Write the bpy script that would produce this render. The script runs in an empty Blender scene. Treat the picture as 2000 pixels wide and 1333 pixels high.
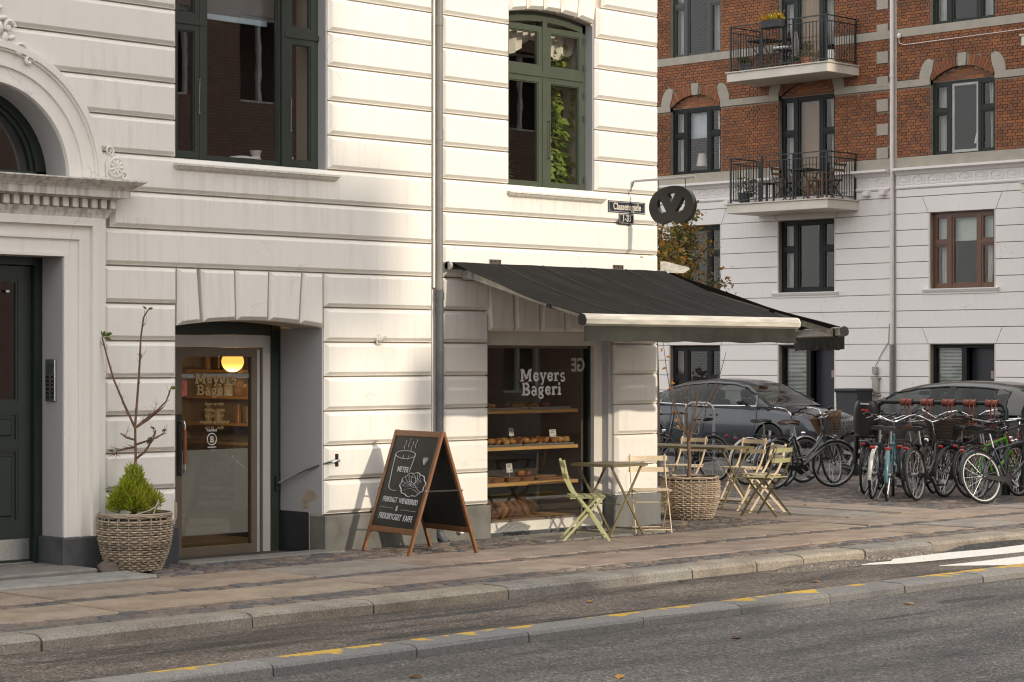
import bpy, bmesh, math, random
from mathutils import Vector, Matrix, Euler
random.seed(7)
R = math.radians
S = bpy.context.scene
COL = S.collection
# World frame: X along the white shop front (to the right), Y into that building, Z up,
# origin at the foot of the drainpipe; pavement top is z = 0.
# ---------------------------------------------------------------- camera
cam = bpy.data.cameras.new('camera'); cam_o = bpy.data.objects.new('camera', cam); COL.objects.link(cam_o)
CAMP = Vector((-15.14, -16.12, 1.85))
cam_o.location = CAMP; cam_o.rotation_euler = (R(90), 0, R(-45.2))
cam.sensor_width = 36; cam.lens = 4275/2000*36; cam.shift_y = 33.5/2000; cam.clip_end = 600
S.camera = cam_o
# ---------------------------------------------------------------- sky and sun
SUN_EL, SUN_AZ = 21.5, 178.0      # azimuth clockwise from +Y
w = bpy.data.worlds.new('World'); S.world = w; w.use_nodes = True
nt = w.node_tree; bg = nt.nodes['Background']
sky = nt.nodes.new('ShaderNodeTexSky'); sky.sky_type = 'NISHITA'; sky.sun_disc = False
sky.sun_elevation = R(SUN_EL); sky.sun_rotation = R(SUN_AZ); sky.dust_density = 1.0; sky.air_density = 1.0
hs = nt.nodes.new('ShaderNodeHueSaturation'); hs.inputs['Saturation'].default_value = .34
nt.links.new(sky.outputs[0], hs.inputs['Color'])
veil = nt.nodes.new('ShaderNodeMix'); veil.data_type = 'RGBA'; veil.inputs[0].default_value = .6   # thin high cloud over the whole sky
veil.inputs[7].default_value = (10.5, 10.25, 9.95, 1)
nt.links.new(hs.outputs[0], veil.inputs[6]); nt.links.new(veil.outputs[2], bg.inputs['Color'])
bg.inputs['Strength'].default_value = .15
sl = bpy.data.lights.new('sun', 'SUN'); sl.energy = 2.0; sl.angle = R(.9); sl.color = (1, .88, .70)
so = bpy.data.objects.new('sun', sl); COL.objects.link(so)
to_sun = Vector((math.sin(R(SUN_AZ))*math.cos(R(SUN_EL)), math.cos(R(SUN_AZ))*math.cos(R(SUN_EL)), math.sin(R(SUN_EL))))
so.rotation_euler = to_sun.to_track_quat('Z', 'Y').to_euler()
S.view_settings.view_transform = 'Standard'; S.view_settings.look = 'None'
S.view_settings.exposure = .52; S.view_settings.gamma = 1
S.cycles.max_bounces = 7; S.cycles.diffuse_bounces = 4; S.cycles.glossy_bounces = 3; S.cycles.transparent_max_bounces = 16; S.cycles.caustics_reflective = False; S.cycles.caustics_refractive = False; S.cycles.filter_width = 1.15
# ---------------------------------------------------------------- tags
def T(o, label=None, cat=None, group=None, kind=None):
    if label: o['label'] = label
    if cat: o['category'] = cat
    if group: o['group'] = group
    if kind: o['kind'] = kind
    return o
def thing(name, label, cat, loc=(0, 0, 0), rz=0, group=None, rot=None):
    o = bpy.data.objects.new(name, None); COL.objects.link(o); o.empty_display_size = .1
    o.location = loc; o.rotation_euler = rot if rot else (0, 0, rz)
    return T(o, label, cat, group)
def copy_tree(o, parent=None):
    c = o.copy(); COL.objects.link(c)
    if parent: c.parent = parent
    for ch in [x for x in list(o.children)]: copy_tree(ch, c)
    return c
# ---------------------------------------------------------------- mesh builder
def lerp(a, b, t): return a+(b-a)*t
class MB:
    def __init__(s): s.v = []; s.f = []; s.r = []
    def add(s, vs, fs, rnd=0.0):
        n = len(s.v); s.v += [tuple(p) for p in vs]
        for f in fs: s.f.append(tuple(i+n for i in f)); s.r.append(rnd)
        return s
    def box(s, x0, x1, y0, y1, z0, z1, rnd=0.0):
        return s.add([(x0,y0,z0),(x1,y0,z0),(x1,y1,z0),(x0,y1,z0),(x0,y0,z1),(x1,y0,z1),(x1,y1,z1),(x0,y1,z1)],
            [(3,2,1,0),(4,5,6,7),(0,1,5,4),(1,2,6,5),(2,3,7,6),(3,0,4,7)], rnd)
    def bbox(s, x0, x1, y0, y1, z0, z1, b=.01, rnd=0.0):
        # box with all edges chamfered
        b = min(b, (x1-x0)*.45, (y1-y0)*.45, (z1-z0)*.45)
        vs = []; idx = {}
        for i, (sx, X) in enumerate(((1, x0), (-1, x1))):
            for j, (sy, Y) in enumerate(((1, y0), (-1, y1))):
                for k, (sz, Z) in enumerate(((1, z0), (-1, z1))):
                    for a in range(3):
                        idx[i,j,k,a] = len(vs)
                        vs.append((X+(0 if a == 0 else sx*b), Y+(0 if a == 1 else sy*b), Z+(0 if a == 2 else sz*b)))
        fs = []
        for i in (0, 1):
            q = [idx[i,0,0,0], idx[i,0,1,0], idx[i,1,1,0], idx[i,1,0,0]]; fs.append(q if i == 0 else q[::-1])
            q = [idx[0,i,0,1], idx[1,i,0,1], idx[1,i,1,1], idx[0,i,1,1]]; fs.append(q if i == 0 else q[::-1])
            q = [idx[0,0,i,2], idx[0,1,i,2], idx[1,1,i,2], idx[1,0,i,2]]; fs.append(q if i == 0 else q[::-1])
        for i in (0, 1):
            for j in (0, 1):
                e = [idx[i,j,0,0], idx[i,j,0,1], idx[i,j,1,1], idx[i,j,1,0]]; fs.append(e if (i+j) % 2 == 0 else e[::-1])
                e = [idx[i,0,j,0], idx[i,1,j,0], idx[i,1,j,2], idx[i,0,j,2]]; fs.append(e if (i+j) % 2 == 0 else e[::-1])
                e = [idx[0,i,j,1], idx[0,i,j,2], idx[1,i,j,2], idx[1,i,j,1]]; fs.append(e if (i+j) % 2 == 0 else e[::-1])
                for k in (0, 1):
                    t = [idx[i,j,k,0], idx[i,j,k,1], idx[i,j,k,2]]; fs.append(t if (i+j+k) % 2 else t[::-1])
        return s.add(vs, fs, rnd)
    def prism(s, poly, a, b, axis='y', rnd=0.0):
        n = len(poly)
        def P(p, t): return {'y': (p[0], t, p[1]), 'x': (t, p[0], p[1]), 'z': (p[0], p[1], t)}[axis]
        vs = [P(p, a) for p in poly]+[P(p, b) for p in poly]
        return s.add(vs, [tuple(range(n)), tuple(range(2*n-1, n-1, -1))]+[(i, i+n, (i+1) % n+n, (i+1) % n) for i in range(n)], rnd)
    def tube(s, pts, r, n=8, closed=False, cap=True, rnd=0.0, flat=1.0):
        pts = [Vector(p) for p in pts]; m = len(pts)
        rs = r if isinstance(r, (list, tuple)) else [r]*m
        vs = []; prev = None
        for i, p in enumerate(pts):
            if closed: t = pts[(i+1) % m]-pts[i-1]
            else: t = pts[min(i+1, m-1)]-pts[max(i-1, 0)]
            if t.length < 1e-9: t = Vector((0, 0, 1))
            t.normalize()
            if prev is None:
                up = Vector((0, 0, 1)) if abs(t.z) < .9 else Vector((1, 0, 0))
                u = t.cross(up).normalized()
            else:
                u = (prev-t*prev.dot(t))
                if u.length < 1e-6: u = t.cross(Vector((0, 0, 1)))
                u.normalize()
            prev = u; vv = t.cross(u)
            for k in range(n):
                a = 2*math.pi*k/n
                vs.append(p+(u*math.cos(a)+vv*math.sin(a)*flat)*rs[i])
        fs = []
        for i in range(m if closed else m-1):
            j = (i+1) % m
            for k in range(n):
                l = (k+1) % n; fs.append((i*n+k, i*n+l, j*n+l, j*n+k))
        if cap and not closed:
            fs.append(tuple(range(n-1, -1, -1))); fs.append(tuple((m-1)*n+k for k in range(n)))
        return s.add(vs, fs, rnd)
    def bar(s, a, b, w, h=None, up=(0, 0, 1), rnd=0.0):
        # rectangular bar from a to b, w across, h along 'up'
        a = Vector(a); b = Vector(b); h = h or w; t = (b-a).normalized(); up = Vector(up)
        u = t.cross(up)
        if u.length < 1e-5: u = t.cross(Vector((1, 0, 0)))
        u.normalize(); v = u.cross(t)
        vs = [p+u*(sx*w/2)+v*(sz*h/2) for p in (a, b) for sx, sz in ((-1,-1),(1,-1),(1,1),(-1,1))]
        return s.add(vs, [(0,1,2,3),(7,6,5,4),(0,4,5,1),(1,5,6,2),(2,6,7,3),(3,7,4,0)], rnd)
    def lathe(s, prof, n=24, c=(0, 0, 0), rnd=0.0, ax='z', cap=True):
        vs = []; m = len(prof)
        for (r, h) in prof:
            for k in range(n):
                a = 2*math.pi*k/n; x, y = r*math.cos(a), r*math.sin(a)
                p = {'z': (x, y, h), 'y': (x, h, y), 'x': (h, x, y)}[ax]
                vs.append((c[0]+p[0], c[1]+p[1], c[2]+p[2]))
        fs = [(i*n+k, i*n+(k+1) % n, (i+1)*n+(k+1) % n, (i+1)*n+k) for i in range(m-1) for k in range(n)]
        if cap: fs += [tuple(range(n-1, -1, -1)), tuple((m-1)*n+k for k in range(n))]
        return s.add(vs, fs, rnd)
    def ell(s, c, r, nu=10, nv=7, M=None, rnd=0.0, jit=0):
        vs = []; fs = []
        if not isinstance(r, (tuple, list)): r = (r, r, r)
        for j in range(nv+1):
            th = math.pi*j/nv
            for i in range(nu):
                ph = 2*math.pi*i/nu; q = 1+random.uniform(-jit, jit)
                p = Vector((r[0]*q*math.sin(th)*math.cos(ph), r[1]*q*math.sin(th)*math.sin(ph), r[2]*q*math.cos(th)))
                if M: p = M @ p
                vs.append(p+Vector(c))
        for j in range(nv):
            for i in range(nu): fs.append((j*nu+i, (j+1)*nu+i, (j+1)*nu+(i+1) % nu, j*nu+(i+1) % nu))
        return s.add(vs, fs, rnd)
    def xf(s, M, start=0):
        s.v[start:] = [tuple(M @ Vector(p)) for p in s.v[start:]]; return s
    def mesh(s, name, mat=None, smooth=None):
        me = bpy.data.meshes.new(name); me.from_pydata(s.v, [], s.f); me.validate()
        bm = bmesh.new(); bm.from_mesh(me); bmesh.ops.recalc_face_normals(bm, faces=bm.faces); 
        bm.to_mesh(me); bm.free()
        if any(s.r) and len(me.polygons) == len(s.r):
            at = me.attributes.new('rnd', 'FLOAT', 'FACE'); at.data.foreach_set('value', s.r)
        if mat: me.materials.append(mat)
        if smooth:
            me.shade_smooth(); me.set_sharp_from_angle(angle=R(smooth))
        return me
    def build(s, name, mat=None, parent=None, smooth=None, loc=None, rot=None, **k):
        o = bpy.data.objects.new(name, s.mesh(name, mat, smooth)); COL.objects.link(o)
        if parent: o.parent = parent
        if loc: o.location = loc
        if rot: o.rotation_euler = rot
        return T(o, **k)
def inst(name, me, parent=None, loc=(0, 0, 0), rot=(0, 0, 0), sc=None, **k):
    o = bpy.data.objects.new(name, me); COL.objects.link(o); o.parent = parent
    o.location = loc; o.rotation_euler = rot
    if sc: o.scale = sc
    return T(o, **k)
def text_mesh(txt, size, bold=0, sx=1.0, ext=.0015, align='LEFT', spacing=1.0, mirror=False):
    # flat lettering in the local XZ plane facing -Y, base line at z = 0
    cu = bpy.data.curves.new('lettering', 'FONT'); cu.body = txt; cu.size = size; cu.extrude = ext; cu.offset = bold
    cu.align_x = align; cu.space_character = spacing
    o = bpy.data.objects.new('lettering', cu); COL.objects.link(o)
    dg = bpy.context.evaluated_depsgraph_get()
    me = bpy.data.meshes.new_from_object(o.evaluated_get(dg)); bpy.data.objects.remove(o)
    me.transform(Matrix.Rotation(R(90), 4, 'X') @ Matrix.Diagonal((-sx if mirror else sx, 1, 1, 1)))
    return me
# ---------------------------------------------------------------- materials
def newmat(name):
    m = bpy.data.materials.new(name); m.use_nodes = True; n = m.node_tree
    return m, n, n.nodes['Principled BSDF']
def N(n, t, **k):
    x = n.nodes.new('ShaderNode'+t)
    for a, b in k.items():
        if a in x.inputs: x.inputs[a].default_value = b
        else: setattr(x, a, b)
    return x
def ramp(n, stops, interp='LINEAR'):
    r = n.nodes.new('ShaderNodeValToRGB'); e = r.color_ramp; e.interpolation = interp
    while len(e.elements) > 1: e.elements.remove(e.elements[-1])
    e.elements[0].position = stops[0][0]; c = stops[0][1]; e.elements[0].color = (*c, 1) if len(c) == 3 else c
    for p, c in stops[1:]:
        x = e.elements.new(p); x.color = (*c, 1) if len(c) == 3 else c
    return r
def mixc(n, fac, a, b, mode='MIX'):
    m = n.nodes.new('ShaderNodeMix'); m.data_type = 'RGBA'; m.blend_type = mode
    for i, x in ((0, fac), (6, a), (7, b)):
        if x is None: continue
        if hasattr(x, 'links'): n.links.new(x, m.inputs[i])
        else: m.inputs[i].default_value = x if i == 0 else (*x, 1)
    return m.outputs[2]
def coords(n, sc=(1, 1, 1), kind='Object'):
    t = n.nodes.new('ShaderNodeTexCoord'); mp = N(n, 'Mapping'); mp.inputs['Scale'].default_value = sc
    n.links.new(t.outputs[kind], mp.inputs[0]); return mp.outputs[0]
def noise(n, vec, scale, detail=4, rough=.55):
    x = N(n, 'TexNoise', Scale=scale, Detail=detail, Roughness=rough); n.links.new(vec, x.inputs['Vector']); return x.outputs[0]
def rnd_out(n):
    a = n.nodes.new('ShaderNodeAttribute'); a.attribute_name = 'rnd'
    o = n.nodes.new('ShaderNodeObjectInfo'); m = N(n, 'Math', operation='ADD'); f = N(n, 'Math', operation='FRACT')
    n.links.new(a.outputs['Fac'], m.inputs[0]); n.links.new(o.outputs['Random'], m.inputs[1]); n.links.new(m.outputs[0], f.inputs[0])
    return f.outputs[0]
def bump(n, b, h, strength=.3, dist=.01, prev=None):
    x = N(n, 'Bump', Strength=strength, Distance=dist); n.links.new(h, x.inputs['Height'])
    if prev is not None: n.links.new(prev, x.inputs['Normal'])
    n.links.new(x.outputs[0], b.inputs['Normal']); return x.outputs[0]
MATS = {}
def mat(name, c, rough=.6, metal=0.0, var=.12, scale=6, bmp=0, bscale=80, bdist=.004, spec=.5, pal=None, stretch=(1, 1, 1), rvar=.05, coat=0, emit=None):
    if name in MATS: return MATS[name]
    m, n, b = newmat(name); v = coords(n, stretch)
    if pal: base = ramp(n, [(i/len(pal), p) for i, p in enumerate(pal)], 'CONSTANT'); n.links.new(rnd_out(n), base.inputs[0]); base = base.outputs[0]
    else: base = c
    ns = noise(n, v, scale)
    rm = ramp(n, [(.25, (1-var,)*3), (.75, (1+var*.6,)*3)]); n.links.new(ns, rm.inputs[0])
    n.links.new(mixc(n, 1.0, base, rm.outputs[0], 'MULTIPLY'), b.inputs['Base Color'])
    b.inputs['Metallic'].default_value = metal; b.inputs['Specular IOR Level'].default_value = spec
    if coat: b.inputs['Coat Weight'].default_value = coat; b.inputs['Coat Roughness'].default_value = .04
    rr = N(n, 'MapRange'); rr.inputs[3].default_value = max(.02, rough-rvar); rr.inputs[4].default_value = min(1, rough+rvar)
    n.links.new(noise(n, v, scale*2.3), rr.inputs[0]); n.links.new(rr.outputs[0], b.inputs['Roughness'])
    if bmp: bump(n, b, noise(n, v, bscale, 5, .65), bmp, bdist)
    if emit: b.inputs['Emission Color'].default_value = (*emit[0], 1); b.inputs['Emission Strength'].default_value = emit[1]
    MATS[name] = m; return m
def glass(name, tint=(1, 1, 1), r0=.06, rough=.0, wob=0):
    m = bpy.data.materials.new(name); m.use_nodes = True; n = m.node_tree; n.nodes.clear()
    out = N(n, 'OutputMaterial'); tr = N(n, 'BsdfTransparent'); tr.inputs[0].default_value = (*tint, 1)
    gl = N(n, 'BsdfGlossy'); gl.inputs['Roughness'].default_value = rough; gl.inputs[0].default_value = (1, 1, 1, 1)
    lw = N(n, 'LayerWeight', Blend=.5); p = N(n, 'Math', operation='POWER'); p.inputs[1].default_value = 4
    n.links.new(lw.outputs['Facing'], p.inputs[0])
    mr = N(n, 'MapRange'); mr.inputs[3].default_value = r0; mr.inputs[4].default_value = 1; n.links.new(p.outputs[0], mr.inputs[0])
    mx = N(n, 'MixShader'); n.links.new(mr.outputs[0], mx.inputs[0]); n.links.new(tr.outputs[0], mx.inputs[1]); n.links.new(gl.outputs[0], mx.inputs[2])
    if wob:
        v = coords(n); bp = N(n, 'Bump', Strength=wob, Distance=.02); n.links.new(noise(n, v, 2.2, 2), bp.inputs['Height']); n.links.new(bp.outputs[0], gl.inputs['Normal'])
    n.links.new(mx.outputs[0], out.inputs[0]); return m
def stucco(name, c, dirt=(.42, .37, .30), amount=.35, grime=.0, runs=()):
    m, n, b = newmat(name); v = coords(n)
    big = noise(n, v, 1.1, 5); vs = coords(n, (5, 5, .5)); st = noise(n, vs, 3.0, 5, .6)
    r1 = ramp(n, [(.35, (0,)*3), (.8, (1,)*3)]); n.links.new(big, r1.inputs[0])
    r2 = ramp(n, [(.5, (0,)*3), (.78, (1,)*3)]); n.links.new(st, r2.inputs[0])
    f = N(n, 'Math', operation='MULTIPLY'); n.links.new(r1.outputs[0], f.inputs[0]); n.links.new(r2.outputs[0], f.inputs[1])
    f2 = N(n, 'Math', operation='MULTIPLY'); n.links.new(f.outputs[0], f2.inputs[0]); f2.inputs[1].default_value = amount
    c1 = mixc(n, r1.outputs[0], tuple(x*.985 for x in c), tuple(min(.9, x*1.015) for x in c))
    sp = noise(n, v, 26, 3); r3 = ramp(n, [(.70, (0,)*3), (.76, (1,)*3)]); n.links.new(sp, r3.inputs[0])
    f3 = N(n, 'Math', operation='MULTIPLY'); n.links.new(r3.outputs[0], f3.inputs[0]); f3.inputs[1].default_value = .22*amount/.35
    ca = mixc(n, f2.outputs[0], c1, dirt); cb = mixc(n, f3.outputs[0], ca, tuple(x*.8 for x in dirt))
    if grime:   # run-off streaks on a weathered moulding
        vv = coords(n, (11, 11, .7)); g = ramp(n, [(.45, (0,)*3), (.66, (1,)*3)]); n.links.new(noise(n, vv, 2.0, 2, .5), g.inputs[0])
        f4 = N(n, 'Math', operation='MULTIPLY'); n.links.new(g.outputs[0], f4.inputs[0]); f4.inputs[1].default_value = grime
        cb = mixc(n, f4.outputs[0], cb, (.20, .165, .13))
    for x0, x1, zt, ln in runs:   # rain run-off stains hanging from sills and ledges
        sx = N(n, 'SeparateXYZ'); n.links.new(v, sx.inputs[0]); g = ramp(n, [(.46, (0,)*3), (.66, (1,)*3)]); n.links.new(noise(n, coords(n, (9, 9, .35)), 2.2, 3, .6), g.inputs[0])
        ma = N(n, 'MapRange'); n.links.new(sx.outputs['Z'], ma.inputs[0]); ma.inputs[1].default_value = zt-ln; ma.inputs[2].default_value = zt
        mt = N(n, 'Math', operation='LESS_THAN'); n.links.new(sx.outputs['Z'], mt.inputs[0]); mt.inputs[1].default_value = zt
        m1 = N(n, 'Math', operation='GREATER_THAN'); n.links.new(sx.outputs['X'], m1.inputs[0]); m1.inputs[1].default_value = x0; m2 = N(n, 'Math', operation='LESS_THAN'); n.links.new(sx.outputs['X'], m2.inputs[0]); m2.inputs[1].default_value = x1
        pr = g.outputs[0]
        for q in (ma, mt, m1, m2): mu = N(n, 'Math', operation='MULTIPLY'); n.links.new(pr, mu.inputs[0]); n.links.new(q.outputs[0], mu.inputs[1]); pr = mu.outputs[0]
        mu = N(n, 'Math', operation='MULTIPLY'); n.links.new(pr, mu.inputs[0]); mu.inputs[1].default_value = .2; cb = mixc(n, mu.outputs[0], cb, (.36, .31, .25))
    # hairline cracks in the paint
    wd = N(n, 'TexNoise', Scale=1.7, Detail=5); n.links.new(v, wd.inputs['Vector']); vm = N(n, 'VectorMath', operation='MULTIPLY_ADD'); n.links.new(wd.outputs['Color'], vm.inputs[0]); vm.inputs[1].default_value = (.7, .7, .7); n.links.new(v, vm.inputs[2])
    vo = N(n, 'TexVoronoi', Scale=.8); vo.feature = 'DISTANCE_TO_EDGE'; n.links.new(vm.outputs[0], vo.inputs['Vector']); cr = ramp(n, [(.0, (1,)*3), (.006, (0,)*3)]); n.links.new(vo.outputs['Distance'], cr.inputs[0])
    mk = ramp(n, [(.5, (0,)*3), (.62, (.45,)*3)]); n.links.new(noise(n, v, .9, 3), mk.inputs[0]); f5 = N(n, 'Math', operation='MULTIPLY'); n.links.new(cr.outputs[0], f5.inputs[0]); n.links.new(mk.outputs[0], f5.inputs[1])
    cb = mixc(n, f5.outputs[0], cb, tuple(x*.55 for x in c))
    n.links.new(cb, b.inputs['Base Color']); b.inputs['Roughness'].default_value = .82; b.inputs['Specular IOR Level'].default_value = .25
    p = bump(n, b, noise(n, v, 7, 4), .25, .01); bump(n, b, noise(n, v, 70, 4), .18, .004, p)
    return m
STUCCO = stucco('white stucco', (.80, .77, .715), amount=.5, runs=[(-3.3, -1.3, 3.53, .75), (.95, 2.5, 3.53, .6), (-4.1, -3.5, 3.1, .9), (-2.0, -.1, 2.67, .4)])
STUCCO_D = stucco('stucco joint', (.56, .50, .41), amount=.6)
STUCCO_G = stucco('weathered stucco', (.68, .65, .60), amount=.5, grime=.5)
STUCCO_F = stucco('grey white render', (.76, .725, .705), amount=.25)
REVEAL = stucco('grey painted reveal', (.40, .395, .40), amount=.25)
PLINTH = mat('dark plinth paint', (.075, .078, .082), .55, var=.35, scale=5, bmp=.4, bscale=40)
PLINTH_G = mat('grey plinth paint', (.15, .145, .13), .7, var=.35, scale=5, bmp=.4, bscale=40)
PLINTH_B = mat('black plinth paint', (.022, .024, .028), .4, var=.35, scale=5, bmp=.3, bscale=40)
PLASTER = mat('bare plaster', (.40, .33, .245), .9, var=.3, scale=18, bmp=.8, bscale=60)
GREEN = mat('green window paint', (.030, .038, .030), .35, var=.1, bmp=.08)
DGREEN = mat('dark green door paint', (.016, .024, .019), .38, var=.1, bmp=.05, bscale=30, rvar=.03)
BLACKF = mat('black window paint', (.009, .011, .011), .5, spec=.25, var=.15)
BROWNF = mat('brown window paint', (.12, .052, .03), .4, var=.15)
WHITEP = mat('white paint', (.72, .70, .66), .45, var=.05)
CREAMP = mat('cream shop frame paint', (.62, .59, .53), .5, var=.08, bmp=.05)
ALU = mat('grey aluminium', (.45, .44, .42), .4, metal=.3, var=.06)
BROWNALU = mat('bronze aluminium', (.13, .10, .075), .45, var=.1)
STEEL = mat('stainless steel', (.62, .62, .61), .28, metal=1, var=.06)
GALV = mat('galvanised steel', (.42, .43, .44), .45, metal=.6, var=.12, scale=20)
ZINCG = mat('grey drainpipe paint', (.085, .092, .098), .5, var=.25, scale=9)
BLACK = mat('black plastic', (.012, .012, .013), .45, var=.2)
RUBBER = mat('tyre rubber', (.018, .018, .018), .75, var=.2)
CHROME = mat('chrome', (.75, .75, .76), .12, metal=1, var=.03)
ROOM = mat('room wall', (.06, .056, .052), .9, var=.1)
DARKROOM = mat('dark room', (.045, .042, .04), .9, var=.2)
WOOD = mat('shelf wood', (.58, .32, .11), .45, var=.2, scale=4, stretch=(1, 12, 12))
GLASS = glass('window glass', r0=.075, wob=.012)
GLASS_F = glass('old window glass', r0=.022, wob=.10)
GLASS_S = glass('shop glass', r0=.045, tint=(.92, .93, .92))
LETTER = mat('white lettering', (.75, .74, .72), .5, var=.03)
# ================================================================ ground
def asphalt(name, c, patch=.35, sp=.5):
    m, n, b = newmat(name); v = coords(n)
    ag = N(n, 'TexVoronoi', Scale=62); n.links.new(v, ag.inputs['Vector'])
    r = ramp(n, [(0, tuple(x*.25 for x in c)), (.45, tuple(x*.9 for x in c)), (.72, tuple(x*1.3 for x in c)), (.95, tuple(min(1, x*2.6) for x in c))]); n.links.new(ag.outputs['Color'], r.inputs[0])
    vv = coords(n, (.5, 2.2, 1)); big = ramp(n, [(.36, (1-patch*1.2,)*3), (.52, (1,)*3), (.70, (1.35,)*3)]); n.links.new(noise(n, vv, .9, 6, .6), big.inputs[0])
    w2 = ramp(n, [(.56, (1,)*3), (.66, (.5,)*3)]); n.links.new(noise(n, coords(n, (.35, 1.6, 1)), 1.9, 5), w2.inputs[0])
    c2 = mixc(n, 1, r.outputs[0], big.outputs[0], 'MULTIPLY'); n.links.new(mixc(n, sp, c2, mixc(n, 1, c2, w2.outputs[0], 'MULTIPLY')), b.inputs['Base Color'])
    b.inputs['Roughness'].default_value = .75; b.inputs['Specular IOR Level'].default_value = .35
    p = bump(n, b, ag.outputs['Distance'], .7, .006); bump(n, b, noise(n, v, 3, 4), .2, .02, p); return m
ASPH = asphalt('road asphalt', (.098, .090, .084), .3)
ASPH2 = asphalt('cycle track asphalt', (.112, .093, .078), .4, .9)
def granite(name, pal, scale=140, contrast=.35, rough=.7):
    m, n, b = newmat(name); v = coords(n, kind='Object')
    base = ramp(n, [(i/len(pal), p) for i, p in enumerate(pal)], 'CONSTANT'); n.links.new(rnd_out(n), base.inputs[0])
    vo = N(n, 'TexVoronoi', Scale=scale); n.links.new(v, vo.inputs['Vector'])
    g = ramp(n, [(0, (1-contrast,)*3), (.5, (1,)*3), (1, (1+contrast,)*3)]); n.links.new(vo.outputs['Color'], g.inputs[0])
    st = ramp(n, [(.35, (.66, .62, .6)), (.58, (1, 1, 1)), (.8, (1.1, 1.08, 1.04))]); n.links.new(noise(n, v, 2.3, 6, .65), st.inputs[0])
    c = mixc(n, 1, base.outputs[0], g.outputs[0], 'MULTIPLY'); n.links.new(mixc(n, 1, c, st.outputs[0], 'MULTIPLY'), b.inputs['Base Color'])
    b.inputs['Roughness'].default_value = rough; b.inputs['Specular IOR Level'].default_value = .35
    p = bump(n, b, vo.outputs['Distance'], .35, .004); bump(n, b, noise(n, v, 14, 5), .35, .008, p); return m
SLAB = granite('granite slab', [(.315, .25, .195), (.295, .245, .205), (.325, .255, .195), (.29, .23, .19), (.28, .25, .22), (.31, .255, .205), (.30, .235, .195), (.32, .26, .20)], 120, .25)
SETT = granite('granite sett', [(.165, .135, .115), (.12, .11, .105), (.19, .15, .125), (.10, .10, .105), (.15, .115, .10), (.205, .165, .135), (.13, .12, .12)], 90, .3)
KERB = granite('granite kerb', [(.30, .265, .21), (.26, .235, .20), (.285, .25, .205), (.24, .225, .20)], 110, .4)
DIRT = mat('joint dirt', (.060, .050, .040), .95, var=.4, scale=12, bmp=.6, bscale=60, bdist=.01)
g = MB().add([(-260, -260, -.6), (260, -260, -.6), (260, 260, -.6), (-260, 260, -.6)], [(0, 1, 2, 3)]).build('ground', ASPH, kind='structure')
road = MB().box(-60, 90, -40, -5.40, -.5, -.14).build('road', ASPH, kind='structure')
track = MB().box(-60, 90, -5.15, -3.55, -.5, -.10).build('cycle_track', ASPH2, kind='structure')
pave = MB().box(-60, 22.2, -3.5, 60, -.5, -.035).build('pavement', DIRT, kind='structure')
street = MB().box(13.15, 22.2, -3.45, 60, -.034, -.03).build('side_street', ASPH, kind='structure')
far_pave = MB().box(22.2, 24.47, -3.5, 60, -.5, .06).build('far_pavement', SLAB, kind='structure')
rs = random.Random(3)
# pieces: nearest 300 become objects that share variants, the rest one joined part
def pieces(name, items, m, parent, maxn=300, nvar=10, bev=.012, round_=.004):
    # items: (cx, cy, ztop, lx, ly, rz, h)
    items = sorted(items, key=lambda t: (t[0]-CAMP.x)**2+(t[1]-CAMP.y)**2)
    cache = {}
    for it in items[:maxn]:
        cx, cy, zt, lx, ly, rz, h = it
        key = (round(lx, 2), round(ly, 2), round(h, 2), rs.randrange(2))
        if key not in cache:
            b = MB().bbox(-lx/2, lx/2, -ly/2, ly/2, -h, 0, bev)
            b.v = [(x+rs.uniform(-round_, round_), y+rs.uniform(-round_, round_), z+(rs.uniform(-round_, round_)*.6 if z > -.01 else 0)) for x, y, z in b.v]
            cache[key] = b.mesh(name, m)
        inst(name, cache[key], parent, (cx, cy, zt), (rs.uniform(-.008, .008), rs.uniform(-.008, .008), rz))
    if len(items) > maxn:
        b = MB()
        for cx, cy, zt, lx, ly, rz, h in items[maxn:]:
            s0 = len(b.v); b.bbox(-lx/2, lx/2, -ly/2, ly/2, -h, 0, bev, rnd=rs.random())
            b.xf(Matrix.Translation((cx, cy, zt)) @ Matrix.Rotation(rz, 4, 'Z'), s0)
        b.build(name+'s', m, parent, kind='stuff')
q2 = lambda a, st: round(a/st)*st
# two rows of large granite slabs along the shop front
slabs = []
for y0, y1, off in ((-1.87, -1.0, .25), (-2.87, -2.10, -.3)):
    x = -9.0+off
    while x < 13:
        l = rs.choice((1.05, 1.15, 1.15, 1.3, .95, 1.4))
        slabs.append((x+l/2, (y0+y1)/2, rs.uniform(-.004, .004), l-.022, y1-y0-.016, rs.uniform(-.002, .002), .1)); x += l
# slab rows turning along the side street
for x0, x1 in ((4.75, 5.5), (5.75, 6.55), (6.8, 7.6)):
    y = -.93
    while y < 11:
        l = rs.choice((1.0, 1.2, 1.3, 1.1)); slabs.append(((x0+x1)/2, y+l/2, rs.uniform(-.004, .004), x1-x0-.012, l-.016, 0, .1)); y += l
pieces('paving_slab', slabs, SLAB, pave, bev=.006, round_=.002)
setts = []
def row(x0, x1, yc, dy, lmin, lmax, gap=.012, jit=.006):
    x = x0
    while x < x1:
        l = q2(rs.uniform(lmin, lmax), .02)
        setts.append((x+l/2, yc+rs.uniform(-jit, jit), rs.uniform(-.008, .004), l-gap, dy-gap, rs.uniform(-.03, .03), .09)); x += l
row(-9, 13, -1.985, .20, .14, .22)
for k in range(3): row(-9+k*.05, 13, -2.945-k*.125, .125, .14, .24)
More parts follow.
